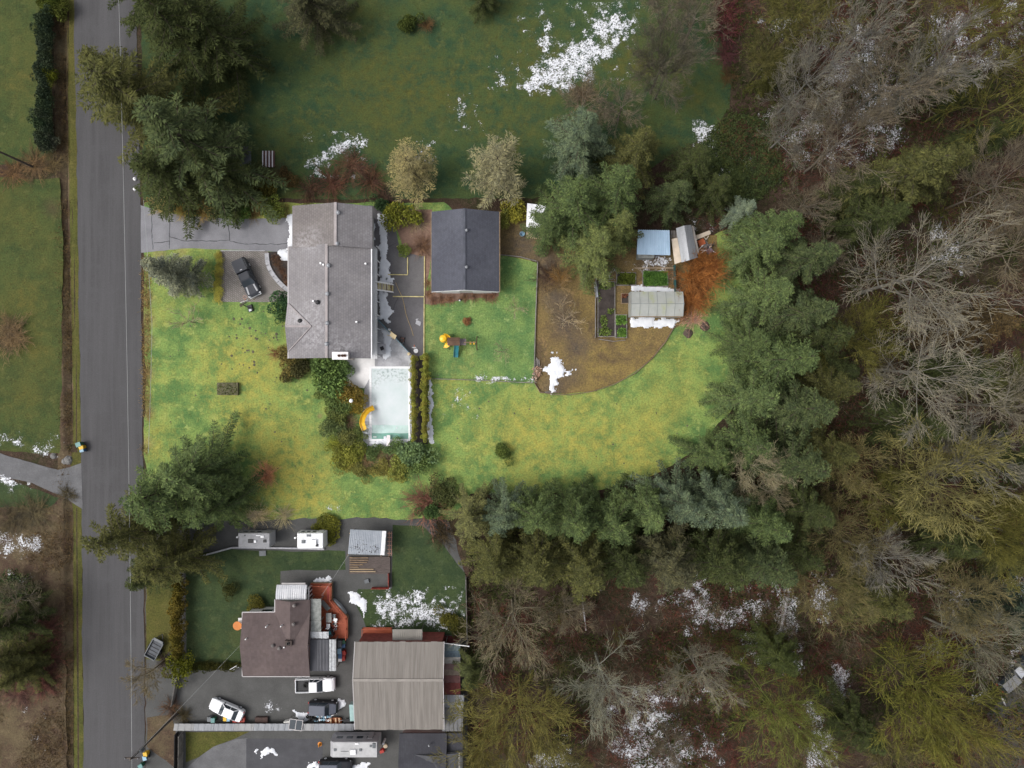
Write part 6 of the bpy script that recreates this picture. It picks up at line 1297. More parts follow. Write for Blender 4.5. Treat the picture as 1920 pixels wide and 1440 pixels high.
# ------------------------------------------------------------------ trees
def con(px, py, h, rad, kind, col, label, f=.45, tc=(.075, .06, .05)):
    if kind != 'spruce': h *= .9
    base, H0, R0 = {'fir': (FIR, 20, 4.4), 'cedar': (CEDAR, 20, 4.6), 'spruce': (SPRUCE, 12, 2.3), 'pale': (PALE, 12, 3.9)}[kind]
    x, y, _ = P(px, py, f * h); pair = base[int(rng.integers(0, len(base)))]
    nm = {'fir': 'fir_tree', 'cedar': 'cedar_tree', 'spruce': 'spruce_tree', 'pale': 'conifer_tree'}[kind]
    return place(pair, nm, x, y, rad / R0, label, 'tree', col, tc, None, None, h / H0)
OL = (.080, .084, .036); DK = (.050, .062, .028); GR = (.066, .086, .044); BL = (.07, .09, .06); MID = (.080, .112, .050); LT = (.100, .138, .062); GB = (.098, .130, .090)
CON = [
 (268, 200, 20, 7.8, 'cedar', OL, 'widest olive cedar with boughs spread over the road'), (365, 280, 23, 7.8, 'fir', GR, 'large grey-green fir next to the field, above the driveway'), (212, 140, 13, 4.4, 'cedar', OL, 'lacy olive cedar reaching farthest over the road near the top'),
 (322, 330, 16, 5.8, 'fir', DK, 'dark fir at the road corner above the driveway'), (335, 70, 22, 6.8, 'fir', DK, 'dark fir at the top between road and field'), (405, 60, 20, 6.0, 'fir', DK, 'dark fir at the top standing on the field edge'), (272, -5, 19, 4.8, 'cedar', DK, 'cedar at the top edge beside the road'), (415, 330, 15, 4.8, 'fir', DK, 'dark fir behind the grey lidded box'),
 (585, 15, 13, 5.0, 'cedar', (.065, .068, .042), 'open-crowned grey cedar at the top of the field'), (905, -10, 8, 2.8, 'fir', DK, 'small dark fir cut by the top edge'),
 (770, 320, 10, 4.2, 'pale', (.25, .22, .12), 'straw-coloured feathery conifer nearest the house'), (935, 325, 12, 5.0, 'pale', (.215, .205, .135), 'pale beige feathery conifer behind the dark garage'),
 (1088, 265, 17, 5.4, 'fir', GB, 'bluish fir at the field edge behind the trailer'), (1190, 290, 15, 4.7, 'fir', OL, 'olive fir between bluish fir and the wood'), (1075, 395, 19, 5.3, 'fir', MID, 'green fir hanging over the white-topped trailer'), (1150, 372, 20, 5.0, 'fir', MID, 'green fir behind the blue shed, tallest of the clump'), (1115, 470, 17, 5.0, 'fir', (.125, .15, .062), 'yellow-green fir at the front of the garden clump'), (1162, 432, 15, 3.4, 'fir', (.125, .145, .06), 'fir leaning its boughs over the blue shed'), (1030, 425, 14, 3.9, 'fir', MID, 'narrow fir beside the white-topped trailer'),
 (1295, 315, 14, 4.0, 'fir', DK, 'dark fir above the grey shed at the wood edge'), (1262, 372, 13, 3.7, 'fir', GR, 'grey-green fir behind the two sheds'), (1338, 362, 12, 3.2, 'fir', DK, 'dark fir behind the scrap heap'), (1392, 398, 9, 2.6, 'fir', (.15, .19, .15), 'small pale bluish fir near the scrap heap'),
 (1418, 470, 16, 4.3, 'fir', LT, 'light green fir just east of the scrap heap'), (1440, 440, 19, 4.6, 'fir', MID, 'green fir behind the small bluish one'), (1500, 490, 20, 4.8, 'fir', GR, 'grey-green fir bordering the wood, level with the sheds'), (1428, 560, 18, 4.7, 'fir', LT, 'light fir east of the orange bush'), (1480, 590, 22, 5.0, 'fir', GR, 'tall fir of the east row level with the greenhouse'), (1402, 640, 15, 4.0, 'fir', MID, 'short fir at the lawn edge below the greenhouse'), (1450, 680, 22, 5.3, 'fir', MID, 'broad fir in the middle of the east row'), (1525, 640, 19, 4.2, 'fir', DK, 'dark outer fir beside the large white bare tree'), (1400, 740, 17, 4.9, 'fir', LT, 'light fir bulging into the east end of the lawn'), (1480, 770, 23, 5.3, 'fir', GR, 'tallest fir of the east row, lower half'), (1545, 730, 17, 4.0, 'fir', OL, 'olive outer fir of the east row'), (1395, 830, 16, 4.6, 'cedar', MID, 'lacy cedar at the lawn south-east corner'), (1470, 860, 22, 5.0, 'fir', GR, 'fir behind the lacy corner cedar'), (1545, 850, 17, 4.2, 'fir', OL, 'olive fir at the lower outer end of the east row'), (1330, 850, 11, 3.8, 'cedar', MID, 'low cedar spilling onto the lawn corner'), (1495, 950, 19, 4.8, 'fir', DK, 'dark fir at the corner of the two rows'),
 (880, 965, 12, 3.9, 'cedar', (.12, .125, .06), 'olive cedar at the west end of the south row'), (945, 955, 14, 4.0, 'cedar', GB, 'greyish cedar second in the south row'), (1008, 962, 17, 4.6, 'cedar', MID, 'feathery cedar third in the south row'), (1072, 968, 18, 4.9, 'fir', MID, 'fir fourth in the south row'), (1142, 975, 17, 4.5, 'cedar', MID, 'cedar fifth in the south row'), (1208, 952, 18, 4.5, 'fir', LT, 'light fir sixth in the south row'), (1272, 935, 18, 4.6, 'cedar', GB, 'bluish cedar seventh in the south row'), (1345, 940, 20, 5.2, 'fir', GB, 'big blue-grey fir near the east end of the south row'), (1415, 970, 19, 4.8, 'fir', MID, 'fir at the east end of the south row'),
 (930, 1045, 16, 4.4, 'cedar', OL, 'olive cedar behind the row, above the neighbour fence'), (1000, 1050, 19, 4.9, 'fir', OL, 'olive fir behind the third cedar of the south row'), (1090, 1055, 20, 5.2, 'cedar', OL, 'wide olive cedar behind the middle of the south row'), (1172, 1045, 19, 4.8, 'fir', DK, 'dark fir behind the fifth cedar'), (1248, 1048, 22, 5.6, 'fir', (.08, .08, .05), 'brownish-tipped fir, broadest behind the south row'), (1330, 1040, 22, 5.4, 'fir', DK, 'dark fir behind the big blue-grey one'), (1420, 1050, 21, 5.0, 'fir', GR, 'grey-green fir at the back, right of the dark ones'), (1485, 1030, 17, 4.4, 'fir', DK, 'dark fir at the far south-east corner of the rows'),
 (1680, 345, 22, 6.4, 'fir', OL, 'big dark olive fir in the wood, right of the sheds'), (1630, 415, 16, 4.6, 'fir', DK, 'dark fir under the olive giant in the wood'), (1745, 320, 16, 4.6, 'fir', OL, 'olive fir just right of the olive giant'), (1600, 365, 13, 4.2, 'fir', DK, 'dark fir just left of the olive giant'), (1845, 265, 13, 4.2, 'fir', DK, 'dark fir in the upper right wood'), (1790, 170, 10, 3.4, 'fir', DK, 'little dark fir among the upper bare trees'), (1780, 700, 16, 4.8, 'fir', DK, 'dark fir below the large white bare tree'), (1890, 710, 18, 4.8, 'fir', OL, 'olive fir at the right edge, halfway down'), (1835, 610, 14, 4.6, 'cedar', (.085, .062, .035), 'brownish cedar right of the large white bare tree'), (1700, 800, 17, 5.2, 'fir', DK, 'dark fir above the central mossy tree'), (1875, 860, 20, 5.2, 'fir', DK, 'darkest fir at the right edge below the middle'), (1905, 1140, 18, 5.0, 'fir', (.05, .07, .055), 'dark bluish fir beside the blue tarpaulin'), (1640, 1120, 15, 4.6, 'fir', OL, 'olive fir in the lower wood under the grey snag'), (1765, 1010, 14, 4.4, 'fir', DK, 'dark fir below the central mossy tree'), (1870, 1045, 15, 4.4, 'fir', OL, 'olive fir above the blue tarpaulin'), (1455, 1225, 11, 3.8, 'fir', (.06, .075, .03), 'dark green fir above the mossy lower tree'), (1600, 1360, 13, 4.4, 'fir', DK, 'dark fir under the yellow mossy tree'), (885, 1258, 11, 3.0, 'fir', (.075, .088, .04), 'small fir at the east wall of the patchwork lean-to'), (1462, 130, 11, 3.6, 'fir', (.06, .062, .022), 'olive fir in the wood at the top'), (1560, 700, 12, 3.6, 'fir', DK, 'dark low fir left of the white bare trees'),
 (22, 1170, 12, 3.9, 'fir', DK, 'dark fir at the left edge above the red brush'), (12, 1240, 12, 3.9, 'fir', OL, 'olive fir at the left edge beside the red brush'), (45, 1262, 9, 3.0, 'fir', OL, 'small olive fir at the corner of the red brush'),
 (372, 890, 18, 6.0, 'cedar', LT, 'big light green cedar with long boughs on the front lawn corner'), (318, 920, 20, 6.2, 'cedar', MID, 'cedar nearest the road on the front lawn corner'), (412, 952, 15, 4.0, 'cedar', MID, 'inner cedar of the front lawn corner'), (248, 1000, 19, 5.0, 'cedar', OL, 'olive cedar hanging over the road below the lawn'), (330, 1045, 17, 4.8, 'cedar', OL, 'olive cedar above the neighbour hedge'), (285, 1070, 12, 3.6, 'fir', DK, 'dark fir at the roadside above the hedge'),
]
for c in CON: con(*c)
con(327, 514, 13.5, 2.7, 'spruce', (.19, .205, .165), 'grey-green spruce leaning over the front lawn by the driveway')
GY = (.195, .186, .175); TN = (.160, .138, .115); PG = (.225, .21, .187); MS = (.135, .13, .042); YM = (.15, .15, .042); DG = (.115, .105, .09)
def bare(px, py, h, rad, kind, col, label, f=.6, tc=None):
    base, H0, R0 = {'big': (BIG, 15, 8.2), 'mossy': (MOSSY, 10, 6.6), 'thin': (THIN, 13, 5.4), 'fruit': (FRUIT, 2.9, 2.2)}[kind]
    x, y, _ = P(px, py, f * h); pair = base[int(rng.integers(0, len(base)))]
    return place(pair, 'fruit_tree' if kind == 'fruit' else 'bare_tree', x, y, rad / R0, label, 'tree', col, tc or tuple(c * .85 for c in col), None, None, h / H0)
BARE = [
 (1690, 530, 18, 9.6, 'big', PG, 'widest whitish bare tree in the right wood'), (1700, 690, 16, 8.2, 'big', PG, 'whitish bare tree directly below the widest one'), (1505, 165, 14, 6.2, 'big', GY, 'grey bare tree at the wood edge near the field'), (1590, 90, 16, 6.0, 'thin', GY, 'grey bare tree at the top of the wood'), (1560, 285, 14, 6.8, 'big', TN, 'tan bare tree between field and olive giant'), (1640, 175, 17, 6.2, 'thin', TN, 'tan bare tree over the snowy glade'), (1735, 150, 18, 6.0, 'thin', GY, 'slender grey bare tree right of the snowy glade'), (1800, 60, 15, 6.4, 'mossy', MS, 'mossy bare tree at the top right'), (1885, 195, 16, 7.0, 'mossy', MS, 'mossy bare tree at the upper right edge'), (1850, 360, 14, 6.2, 'big', TN, 'tan bare tree right of the olive giant'), (1885, 480, 13, 6.0, 'big', (.20, .17, .13), 'brownish bare tree at the right edge above the middle'), (1478, 45, 13, 5.8, 'mossy', (.135, .13, .05), 'olive mossy tree at the top beside the maroon brush'), (1432, 120, 9, 4.2, 'mossy', (.12, .115, .05), 'small olive mossy tree beside the field corner'), (1300, 45, 9, 4.8, 'thin', TN, 'tan twiggy tree at the top of the field edge'), (1255, 20, 8, 4.0, 'thin', TN, 'tan twiggy tree cut by the top edge of the field'), (1475, 250, 10, 4.6, 'big', GY, 'low grey tree at the curved field corner'), (1500, 390, 9, 3.8, 'thin', TN, 'tan twiggy tree behind the small bluish fir'),
 (1240, 130, 12, 5.0, 'big', DG, 'dark dense twiggy tree standing on the field'), (1245, 150, 10, 4.6, 'mossy', DG, 'second dark twiggy tree on the field, lower twin'),
 (1590, 640, 11, 5.2, 'mossy', MS, 'mossy tree left of the whitish pair'), (1860, 760, 15, 6.6, 'big', (.22, .20, .17), 'greyish bare tree leaning at the right edge'), (1730, 895, 15, 8.0, 'mossy', (.20, .185, .085), 'central mossy tree of the lower right wood'), (1800, 850, 15, 5.6, 'thin', GY, 'grey forked tree right of the central mossy one'), (1640, 1040, 14, 5.4, 'thin', GY, 'grey snag-like tree below the central mossy one'), (1570, 870, 10, 4.6, 'mossy', (.20, .175, .09), 'tan mossy tree at the foot of the east row'), (1560, 990, 11, 4.6, 'mossy', (.17, .15, .08), 'tan mossy tree right of the corner fir'), (1825, 985, 13, 5.6, 'mossy', MS, 'mossy tree below the grey forked one'), (1890, 960, 13, 4.6, 'mossy', YM, 'yellow mossy tree at the right edge'), (1530, 1095, 12, 4.8, 'mossy', (.17, .15, .08), 'brownish mossy tree below the corner fir'),
 (1130, 1268, 13, 6.0, 'big', (.32, .325, .28), 'pale lichen-grey tree alone in the bottom wood'), (1310, 1255, 12, 5.0, 'thin', (.21, .20, .17), 'thin grey tree right of the lichen-grey one'), (1440, 1310, 12, 6.2, 'mossy', (.15, .17, .05), 'green mossy tree in the bottom wood'), (975, 1320, 14, 7.2, 'mossy', (.19, .175, .065), 'wide olive mossy tree right of the barn'), (960, 1160, 13, 6.4, 'big', (.21, .185, .14), 'tan bare tree right of the snowy south lawn'), (905, 1395, 11, 5.0, 'mossy', (.18, .16, .06), 'olive mossy tree at the bottom beside the charcoal house'), (1030, 1410, 10, 5.0, 'mossy', (.17, .15, .07), 'mossy tree at the bottom edge below the wide olive one'), (1700, 1265, 14, 7.8, 'mossy', YM, 'bright yellow-green mossy tree, largest in the bottom right'), (1768, 1352, 13, 5.6, 'mossy', (.20, .18, .06), 'olive mossy tree below the bright yellow-green one'), (1800, 1195, 13, 6.2, 'big', (.22, .215, .18), 'grey drooping tree above the bright yellow-green one'), (1785, 1115, 11, 5.2, 'mossy', (.20, .175, .10), 'tan tree left of the blue tarpaulin'), (1830, 1405, 11, 4.6, 'big', TN, 'tan tree in the bottom right corner'), (1660, 1395, 11, 5.0, 'mossy', (.14, .125, .06), 'brown mossy tree at the bottom, left of the corner'), (1500, 1400, 10, 4.6, 'mossy', (.14, .135, .06), 'olive tree at the bottom edge below the green mossy one'), (1060, 1140, 9, 4.0, 'thin', (.18, .155, .12), 'small tan tree right of the larger tan bare tree'), (1540, 470, 8, 3.6, 'thin', TN, 'little tan tree in front of the olive giant'), (1255, 1390, 8, 3.6, 'thin', (.14, .12, .10), 'little brown tree in the bottom snow'), (1640, 930, 9, 4.4, 'mossy', (.15, .15, .05), 'mossy tree left of the central one'),
 (1408, 872, 12, 4.2, 'big', (.34, .31, .23), 'pale tan bare tree between the two conifer rows'), (1440, 920, 10, 3.6, 'thin', (.33, .29, .21), 'pale twiggy tree beside the corner cedar'),
 (1165, 205, 6, 4.0, 'thin', TN, 'tan fan-shaped shrub tree in the field'), (1090, 205, 6, 4.4, 'thin', (.17, .14, .11), 'brown fan-shaped shrub tree in the field'),
 (1055, 600, 3.4, 3.0, 'fruit', (.33, .27, .20), 'largest bare fruit tree on the brown garden ground'), (968, 578, 2.4, 1.6, 'fruit', (.35, .31, .22), 'small bare fruit tree on the play lawn, upper'), (945, 660, 2.4, 1.7, 'fruit', (.33, .30, .21), 'small bare fruit tree on the play lawn, lower'), (355, 603, 3.0, 2.6, 'fruit', (.36, .32, .22), 'pale bare shrub tree on the front lawn'), (278, 1262, 7, 3.2, 'thin', (.20, .165, .11), 'thin bare tree over the road at the yard entrance'), (38, 1125, 7, 3.6, 'thin', (.16, .14, .11), 'bare grey tree at the left edge above the firs'), (1050, 535, 3, 2.4, 'fruit', (.24, .17, .10), 'bare tree by the firs at the top of the brown ground'),
]
for b in BARE: bare(*b)
# fallen and leaning trunks in the wood
def log(a, b, r0, r1, m, label):
    A, B = P(*a), P(*b); o = root('fallen_log', (A[0], A[1], 0), label, 'log'); MB().tube((A[0], A[1], .35), (B[0], B[1], .45), r0, r1, 9).build('trunk', m, o)
    for k in range(4): t = random.uniform(.2, .9); p = Vector(A).lerp(Vector(B), t) + Vector((0, 0, .4)); MB().tube(p, p + Vector((random.uniform(-.6, .6), random.uniform(-.6, .6), random.uniform(.2, .7))), .06, .02, 5).build('branch_stub', m, o)
M_MOSSLOG = mat('mossy_log', (.11, .10, .035), .95, .3, 1.5, (.07, .05, .035), bump=.6)
log((1815, 95), (1905, 40), .55, .4, M_MOSSLOG, 'thick mossy fallen trunk at the top right'); log((1478, 1100), (1458, 1195), .28, .2, mat('bleached_log', (.42, .41, .42), .85, .2), 'bleached log lying in the snow below the fir rows'); log((1470, 1098), (1462, 1180), .2, .14, MATS['bleached_log'], 'thinner bleached log alongside the thicker one'); log((1800, 960), (1880, 995), .3, .22, M_GREYWOOD, 'grey fallen trunk in the right wood'); log((1090, 1108), (1098, 1180), .12, .1, MATS['bleached_log'], 'thin white pole lying below the south row')
log((1875, 1305), (1880, 1318), .12, .1, MATS['bleached_log'], 'short white post by the off-road cars')

# ------------------------------------------------------------------ shrubs and hedges
LV = [leafy(901 + i, 1, 1, 1.1, 2400, .13, .09, 11) for i in range(4)]; FINE = [leafy(911 + i, 1, 1, 1.2, 2600, .10, .07, 12) for i in range(2)]
ST = [stems(921 + i, 70, 1.3, 1.0, .016, .5) for i in range(2)]; RADIAL = stems(931, 120, 1.5, 1.1, .014, .35, 4); REDST = [stems(941 + i, 90, 1.0, 1.3, .014, .9, 3) for i in range(2)]
COLM = [leafy(951 + i, .5, .5, 1.9, 1100, .11, .07, 7) for i in range(3)]
SHR = [  # mesh, px, py, scale, label, colour, z-scale
 (LV[0], 617, 700, 2.5, 'large glossy green shrub at the house south-west corner', (.10, .155, .055), 2.2), (LV[1], 600, 690, 1.5, 'rounded green shrub under the south gable', (.085, .13, .05), 1.6), (LV[2], 640, 690, 1.5, 'green shrub between the gable and white patio', (.095, .15, .06), 1.6),
 (LV[3], 533, 570, 1.5, 'dark green shrub at the south end of the pavers', (.05, .10, .05), 1.9), (FINE[0], 535, 590, 1.1, 'dark green shrub against the front wall', (.05, .095, .045), 1.5),
 (LV[0], 545, 680, 1.8, 'brownish shrub at the front corner of the house', (.12, .10, .04), 1.4), (LV[1], 565, 690, 1.5, 'dark brown-green shrub under the front gable', (.06, .06, .03), 1.4), (ST[0], 520, 662, 1.2, 'reddish twiggy shrub at the front corner', (.22, .11, .07), 1.0), (LV[2], 560, 665, 1.2, 'olive shrub close to the front wall', (.09, .09, .035), 1.4),
 (LV[2], 655, 742, 1.5, 'amber leafy shrub below the white patio', (.20, .15, .045), 1.7), (LV[3], 668, 755, 1.3, 'golden leafy shrub round the globe lamp', (.21, .165, .04), 1.6), (LV[0], 640, 760, 1.5, 'green shrub outside the globe lamp', (.10, .14, .055), 1.6), (LV[1], 640, 725, 1.2, 'yellow-green shrub below the large glossy one', (.16, .18, .05), 1.4),
 (REDST[0], 652, 790, 1.4, 'pinkish-brown twiggy shrub west of the pool slide', (.30, .16, .12), 1.2), (LV[0], 628, 800, 1.5, 'grey-green shrub on the lawn side of the pool bed', (.10, .13, .06), 1.4), (LV[1], 650, 820, 1.5, 'mixed green shrub south-west of the pool', (.13, .14, .055), 1.4), (LV[2], 645, 850, 1.6, 'yellow-green shrub at the south-west pool corner', (.19, .20, .05), 1.5), (LV[3], 665, 845, 1.3, 'lime shrub at the foot of the pool deck', (.17, .19, .045), 1.3), (FINE[0], 628, 830, 1.1, 'small lime shrub on the pool bed edge', (.17, .19, .04), 1.0),
 (REDST[1], 690, 862, 1.6, 'reddish twiggy shrub south-west of the diving board', (.27, .14, .09), 1.1), (REDST[0], 725, 865, 1.7, 'pink-brown twiggy shrub below the diving board', (.29, .15, .11), 1.2), (LV[0], 712, 880, 1.2, 'olive shrub in front of the red twigs', (.16, .15, .05), 1.0), (LV[1], 770, 850, 2.1, 'big blue-green shrub at the south end of the hedges', (.115, .17, .085), 1.9), (LV[2], 790, 865, 1.6, 'green shrub at the south-east pool corner', (.11, .16, .06), 1.6), (LV[3], 755, 872, 1.4, 'green-yellow shrub below the big blue-green one', (.17, .19, .055), 1.3), (REDST[1], 788, 865, .9, 'brown twiggy shrub among the pool corner greens', (.25, .15, .09), 1.9), (LV[0], 740, 838, 1.1, 'green shrub beside the diving board', (.10, .15, .065), 1.2),
 (REDST[0], 803, 943, 3.2, 'dark red twiggy shrub at the west end of the south row', (.20, .075, .065), 1.7), (LV[3], 830, 925, 1.8, 'dark shrub behind the red twiggy one', (.055, .065, .03), 1.6), (LV[1], 812, 958, 1.3, 'green leafy shrub inside the dark red twigs', (.06, .10, .04), 1.5), (REDST[1], 830, 1000, 2.2, 'dark brown brush at the neighbour lawn corner', (.06, .035, .025), 1.2),
 (LV[0], 612, 728, 1.3, 'green shrub on the lawn side of the amber ones', (.11, .15, .055), 1.2), (LV[2], 634, 778, 1.4, 'olive-green shrub left of the pinkish twigs', (.12, .14, .05), 1.4), (LV[3], 650, 868, 1.3, 'yellowing low shrub at the lawn corner of the pool bed', (.18, .17, .05), .9), (LV[1], 672, 880, 1.2, 'olive low shrub along the south edge of the pool bed', (.15, .15, .05), .8), (LV[2], 742, 888, 1.2, 'yellow-green low shrub below the pink-brown twigs', (.18, .18, .05), .8), (LV[0], 700, 846, 1.0, 'dark green shrub beside the pool deck snow', (.09, .13, .055), 1.0), (LV[3], 672, 812, 1.0, 'small green shrub at the foot of the pool slide', (.11, .14, .055), 1.1),
 (RADIAL, 500, 890, 1.5, 'round russet twig ball on the front lawn', (.46, .23, .15), 1.1), (LV[1], 941, 845, 1.25, 'lone dark green bush on the south lawn', (.08, .11, .035), 1.2), (RADIAL, 1306, 520, 2.9, 'big orange-brown bush beside the sheds', (.27, .115, .042), 1.9), (RADIAL, 1325, 500, 2.2, 'upper lobe orange bush beside the scrap heap', (.23, .095, .038), 1.6), (RADIAL, 1298, 562, 2.2, 'orange-brown bush at the greenhouse corner', (.24, .10, .04), 1.5), (ST[1], 1300, 597, 1.7, 'pinkish brush pile at the greenhouse end', (.36, .22, .18), .5),
 (LV[0], 752, 405, 2.0, 'yellow-green shrub behind the house by the mulch bed', (.14, .15, .03), 2.0), (LV[1], 720, 388, 1.2, 'dark green shrub at the house north-east corner', (.05, .085, .04), 1.5), (LV[2], 757, 468, .8, 'small green plant at the mulch bed tip', (.13, .17, .05), .8), (REDST[0], 790, 460, 1.5, 'reddish shrub against the garage west wall', (.20, .09, .07), 1.1), (REDST[1], 780, 415, 1.5, 'pink-brown heather by the garage', (.30, .18, .14), .7), (LV[3], 965, 400, 1.5, 'yellow-green shrub at the garage north-east corner', (.21, .20, .04), 1.6), (LV[0], 945, 410, 1.1, 'green shrub touching the garage roof corner', (.15, .165, .05), 1.8),
 (LV[2], 440, 390, 1.8, 'dark green shrub on the bank above the driveway', (.06, .10, .03), 1.2), (LV[3], 510, 395, 1.5, 'bright green shrub at the house end of the driveway bank', (.12, .15, .04), 1.2), (RADIAL, 385, 394, 1.5, 'clump of tan grass on the driveway bank', (.36, .26, .11), .9), (RADIAL, 345, 390, 1.4, 'clump of golden grass on the driveway bank', (.40, .30, .11), .9), (RADIAL, 300, 384, 1.3, 'clump of straw grass at the mouth of the driveway', (.30, .24, .12), .6), (REDST[1], 475, 395, 1.4, 'brown twig shrub on the driveway bank', (.20, .11, .06), .8),
 (REDST[0], 620, 345, 2.4, 'dark red thicket behind the house, western part', (.13, .05, .042), 1.3), (REDST[1], 660, 310, 2.4, 'dark red thicket beside the snow band', (.14, .06, .05), 1.3), (REDST[0], 695, 340, 2.2, 'dark red thicket beside the straw-coloured conifer', (.12, .05, .04), 1.4), (REDST[1], 580, 355, 2.0, 'brown thicket north of the driveway end', (.11, .05, .04), 1.1), (LV[1], 500, 350, 1.8, 'olive shrub below the slatted pallets', (.07, .065, .02), 1.5), (LV[2], 460, 355, 1.8, 'dark olive shrub above the driveway bank', (.065, .062, .02), 1.5), (LV[3], 420, 360, 1.6, 'mustard shrub below the dark fir', (.085, .072, .02), 1.4), (LV[0], 540, 335, 1.2, 'brown-green shrub right of the pallets', (.07, .05, .025), 1.0), (REDST[0], 720, 365, 1.8, 'purple-brown brush behind the house back corner', (.10, .05, .045), 1.0),
 (REDST[0], 1030, 520, 2.0, 'dark purple brush at the corner of the play lawn', (.10, .05, .045), 1.0), (ST[0], 1050, 520, 1.6, 'tan and red brush below the firs', (.24, .15, .07), 1.2), (LV[2], 876, 602, .5, 'little reddish plant on the play lawn', (.22, .10, .06), .5),
 (LV[1], 763, 48, 1.4, 'dark green bush in the north field', (.05, .065, .02), 1.3), (ST[0], 800, 45, 1.3, 'brown twigs beside the field bush', (.11, .07, .04), .8), (ST[1], 1090, 175, 1.8, 'brown brush at the lower edge of the field snow', (.12, .085, .06), .9),
 (LV[3], 342, 1247, 1.75, 'round yellow-green bush at the end of the neighbour hedge', (.11, .12, .02), 1.7), (FINE[1], 429, 1105, 1.2, 'round dark clipped bush on the neighbour lawn', (.045, .05, .02), 1.1), (LV[0], 620, 990, 1.6, 'low yellowish bush beside the white caravan, eastern half', (.085, .09, .02), .7), (LV[2], 600, 990, 1.0, 'low yellowish bush touching the white caravan', (.085, .09, .02), .7), (LV[1], 845, 1165, 1.5, 'olive shrub in the snow by the neighbour fence', (.07, .07, .02), 1.0), (LV[2], 862, 1180, 1.2, 'olive shrub at the pen corner', (.06, .06, .02), .9), (ST[0], 480, 968, 1.9, 'pale dead brush along the southern boundary', (.33, .28, .20), .5), (ST[1], 530, 968, 1.6, 'grey dead brush along the southern boundary, eastern clump', (.28, .25, .17), .5), (LV[0], 478, 1142, 1.4, 'olive foundation shrub in the corner of the brown house', (.08, .075, .02), .8), (REDST[1], 318, 1330, 1.5, 'dark red brush at the yard gate', (.11, .05, .04), .8), (REDST[0], 340, 1345, 1.3, 'brown brush at the end of the long roof', (.08, .05, .035), .8), (REDST[1], 305, 1240, 1.2, 'purplish brush beside the utility trailer', (.07, .04, .04), .7),
 (LV[3], 100, 145, .9, 'yellow-green shrub poking from the roadside hedge', (.10, .115, .02), 1.6), (RADIAL, 18, 628, 2.6, 'flat clump of dead grass on the west lawn', (.14, .10, .065), .5), (REDST[0], 60, 308, 2.2, 'rusty bracken at the end of the roadside hedge', (.15, .075, .05), .5), (REDST[1], 95, 305, 1.5, 'rusty bracken beside the ditch', (.14, .08, .05), .5), (REDST[0], 20, 325, 2.0, 'rusty bracken at the left edge of the lawn', (.15, .07, .045), .4), (REDST[1], 122, 930, 1.4, 'brown bramble at the lane mouth', (.10, .065, .05), .6), (REDST[0], 60, 965, 2.6, 'brown bramble below the west lawn', (.11, .07, .05), .6), (REDST[1], 20, 975, 2.4, 'dark bramble at the left edge', (.08, .05, .04), .7),
 (REDST[0], 85, 1180, 2.4, 'crimson brush beside the left-edge firs, upper', (.14, .05, .05), 1.0), (REDST[1], 88, 1230, 2.4, 'crimson brush beside the left-edge firs, middle', (.13, .045, .045), 1.0), (REDST[0], 75, 1280, 2.4, 'crimson brush beside the left-edge firs, lower', (.13, .045, .045), .9), (REDST[1], 30, 1300, 2.2, 'crimson brush at the left edge', (.12, .05, .05), .7), (LV[2], 25, 1100, 2.2, 'dark evergreen shrub at the left edge near the snow ring', (.045, .06, .03), 1.6), (LV[3], 60, 1115, 1.4, 'dark evergreen shrub right of the snow ring', (.045, .055, .025), 1.2),
 (REDST[0], 1362, 20, 2.0, 'maroon brush strip at the top of the field edge', (.13, .035, .045), 1.6), (REDST[1], 1360, 60, 2.0, 'maroon brush strip, middle part', (.13, .035, .045), 1.6), (REDST[0], 1362, 100, 1.8, 'maroon brush strip, lower part', (.12, .04, .05), 1.5), (REDST[1], 1368, 140, 1.4, 'rusty brush below the maroon strip', (.12, .06, .035), .9),
]
for me, px, py, s, lab, col, sz in SHR: shrub(me, 'shrub', px, py, s, lab, col, z=.6, sz=sz)
def hedge(name, label, cells, col, meshes, s, sz, cat='hedge'):
    x, y, _ = P(*cells[0]); r = root(name, (x, y, 0), label, cat)
    for i, (px, py) in enumerate(cells):
        a, b, _ = P(px + random.uniform(-.6, .6), py, 1.0); o = link('bush', meshes[i % len(meshes)], r); k = random.uniform(.88, 1.15)
        o.location = (a - x, b - y, 0); o.scale = (s * k, s * k, sz * random.uniform(.9, 1.1)); o.rotation_euler = (0, 0, random.uniform(0, 6.28)); c = random.uniform(1.2, 1.6); o.color = (col[0] * c, col[1] * random.uniform(.92, 1.08) * c, col[2] * c, 1)
hedge('hedge', 'yellow-green hedge row nearest the pool', [(776, 669 + k * 6.4) for k in range(25)], (.21, .215, .05), COLM, .82, .95)
hedge('hedge', 'yellow-green hedge row on the lawn side, parallel to the pool one', [(797 + (1 if k < 8 else 0), 668 + k * 6.4) for k in range(25)], (.20, .205, .05), COLM, .98, 1.0)
hedge('hedge', 'row of dark bluish shrubs along the west roadside', [(86 - k * .25, 28 + k * 16) for k in range(16)], (.042, .06, .04), LV, 1.25, 1.7)
hedge('hedge', 'bright green bushes at the top end of the roadside hedge', [(92, -10), (105, 5), (112, 18), (90, 14)], (.075, .095, .025), LV, 1.4, 1.5)
hedge('hedge', 'grey-leaved bushes at the lower end of the roadside hedge', [(82, 262), (84, 272), (92, 266)], (.085, .10, .075), LV, 1.1, 1.3)
hedge('hedge', 'clipped brownish-olive hedge beside the neighbour lawn', [(336, 1088 + k * 9) for k in range(16)], (.088, .072, .018), COLM, 1.7, 1.15)
hedge('hedge', 'low dark hedge along the gravel yard from the round bush', [(365 + k * 9, 1252) for k in range(9)], (.05, .055, .018), LV, .62, .8)
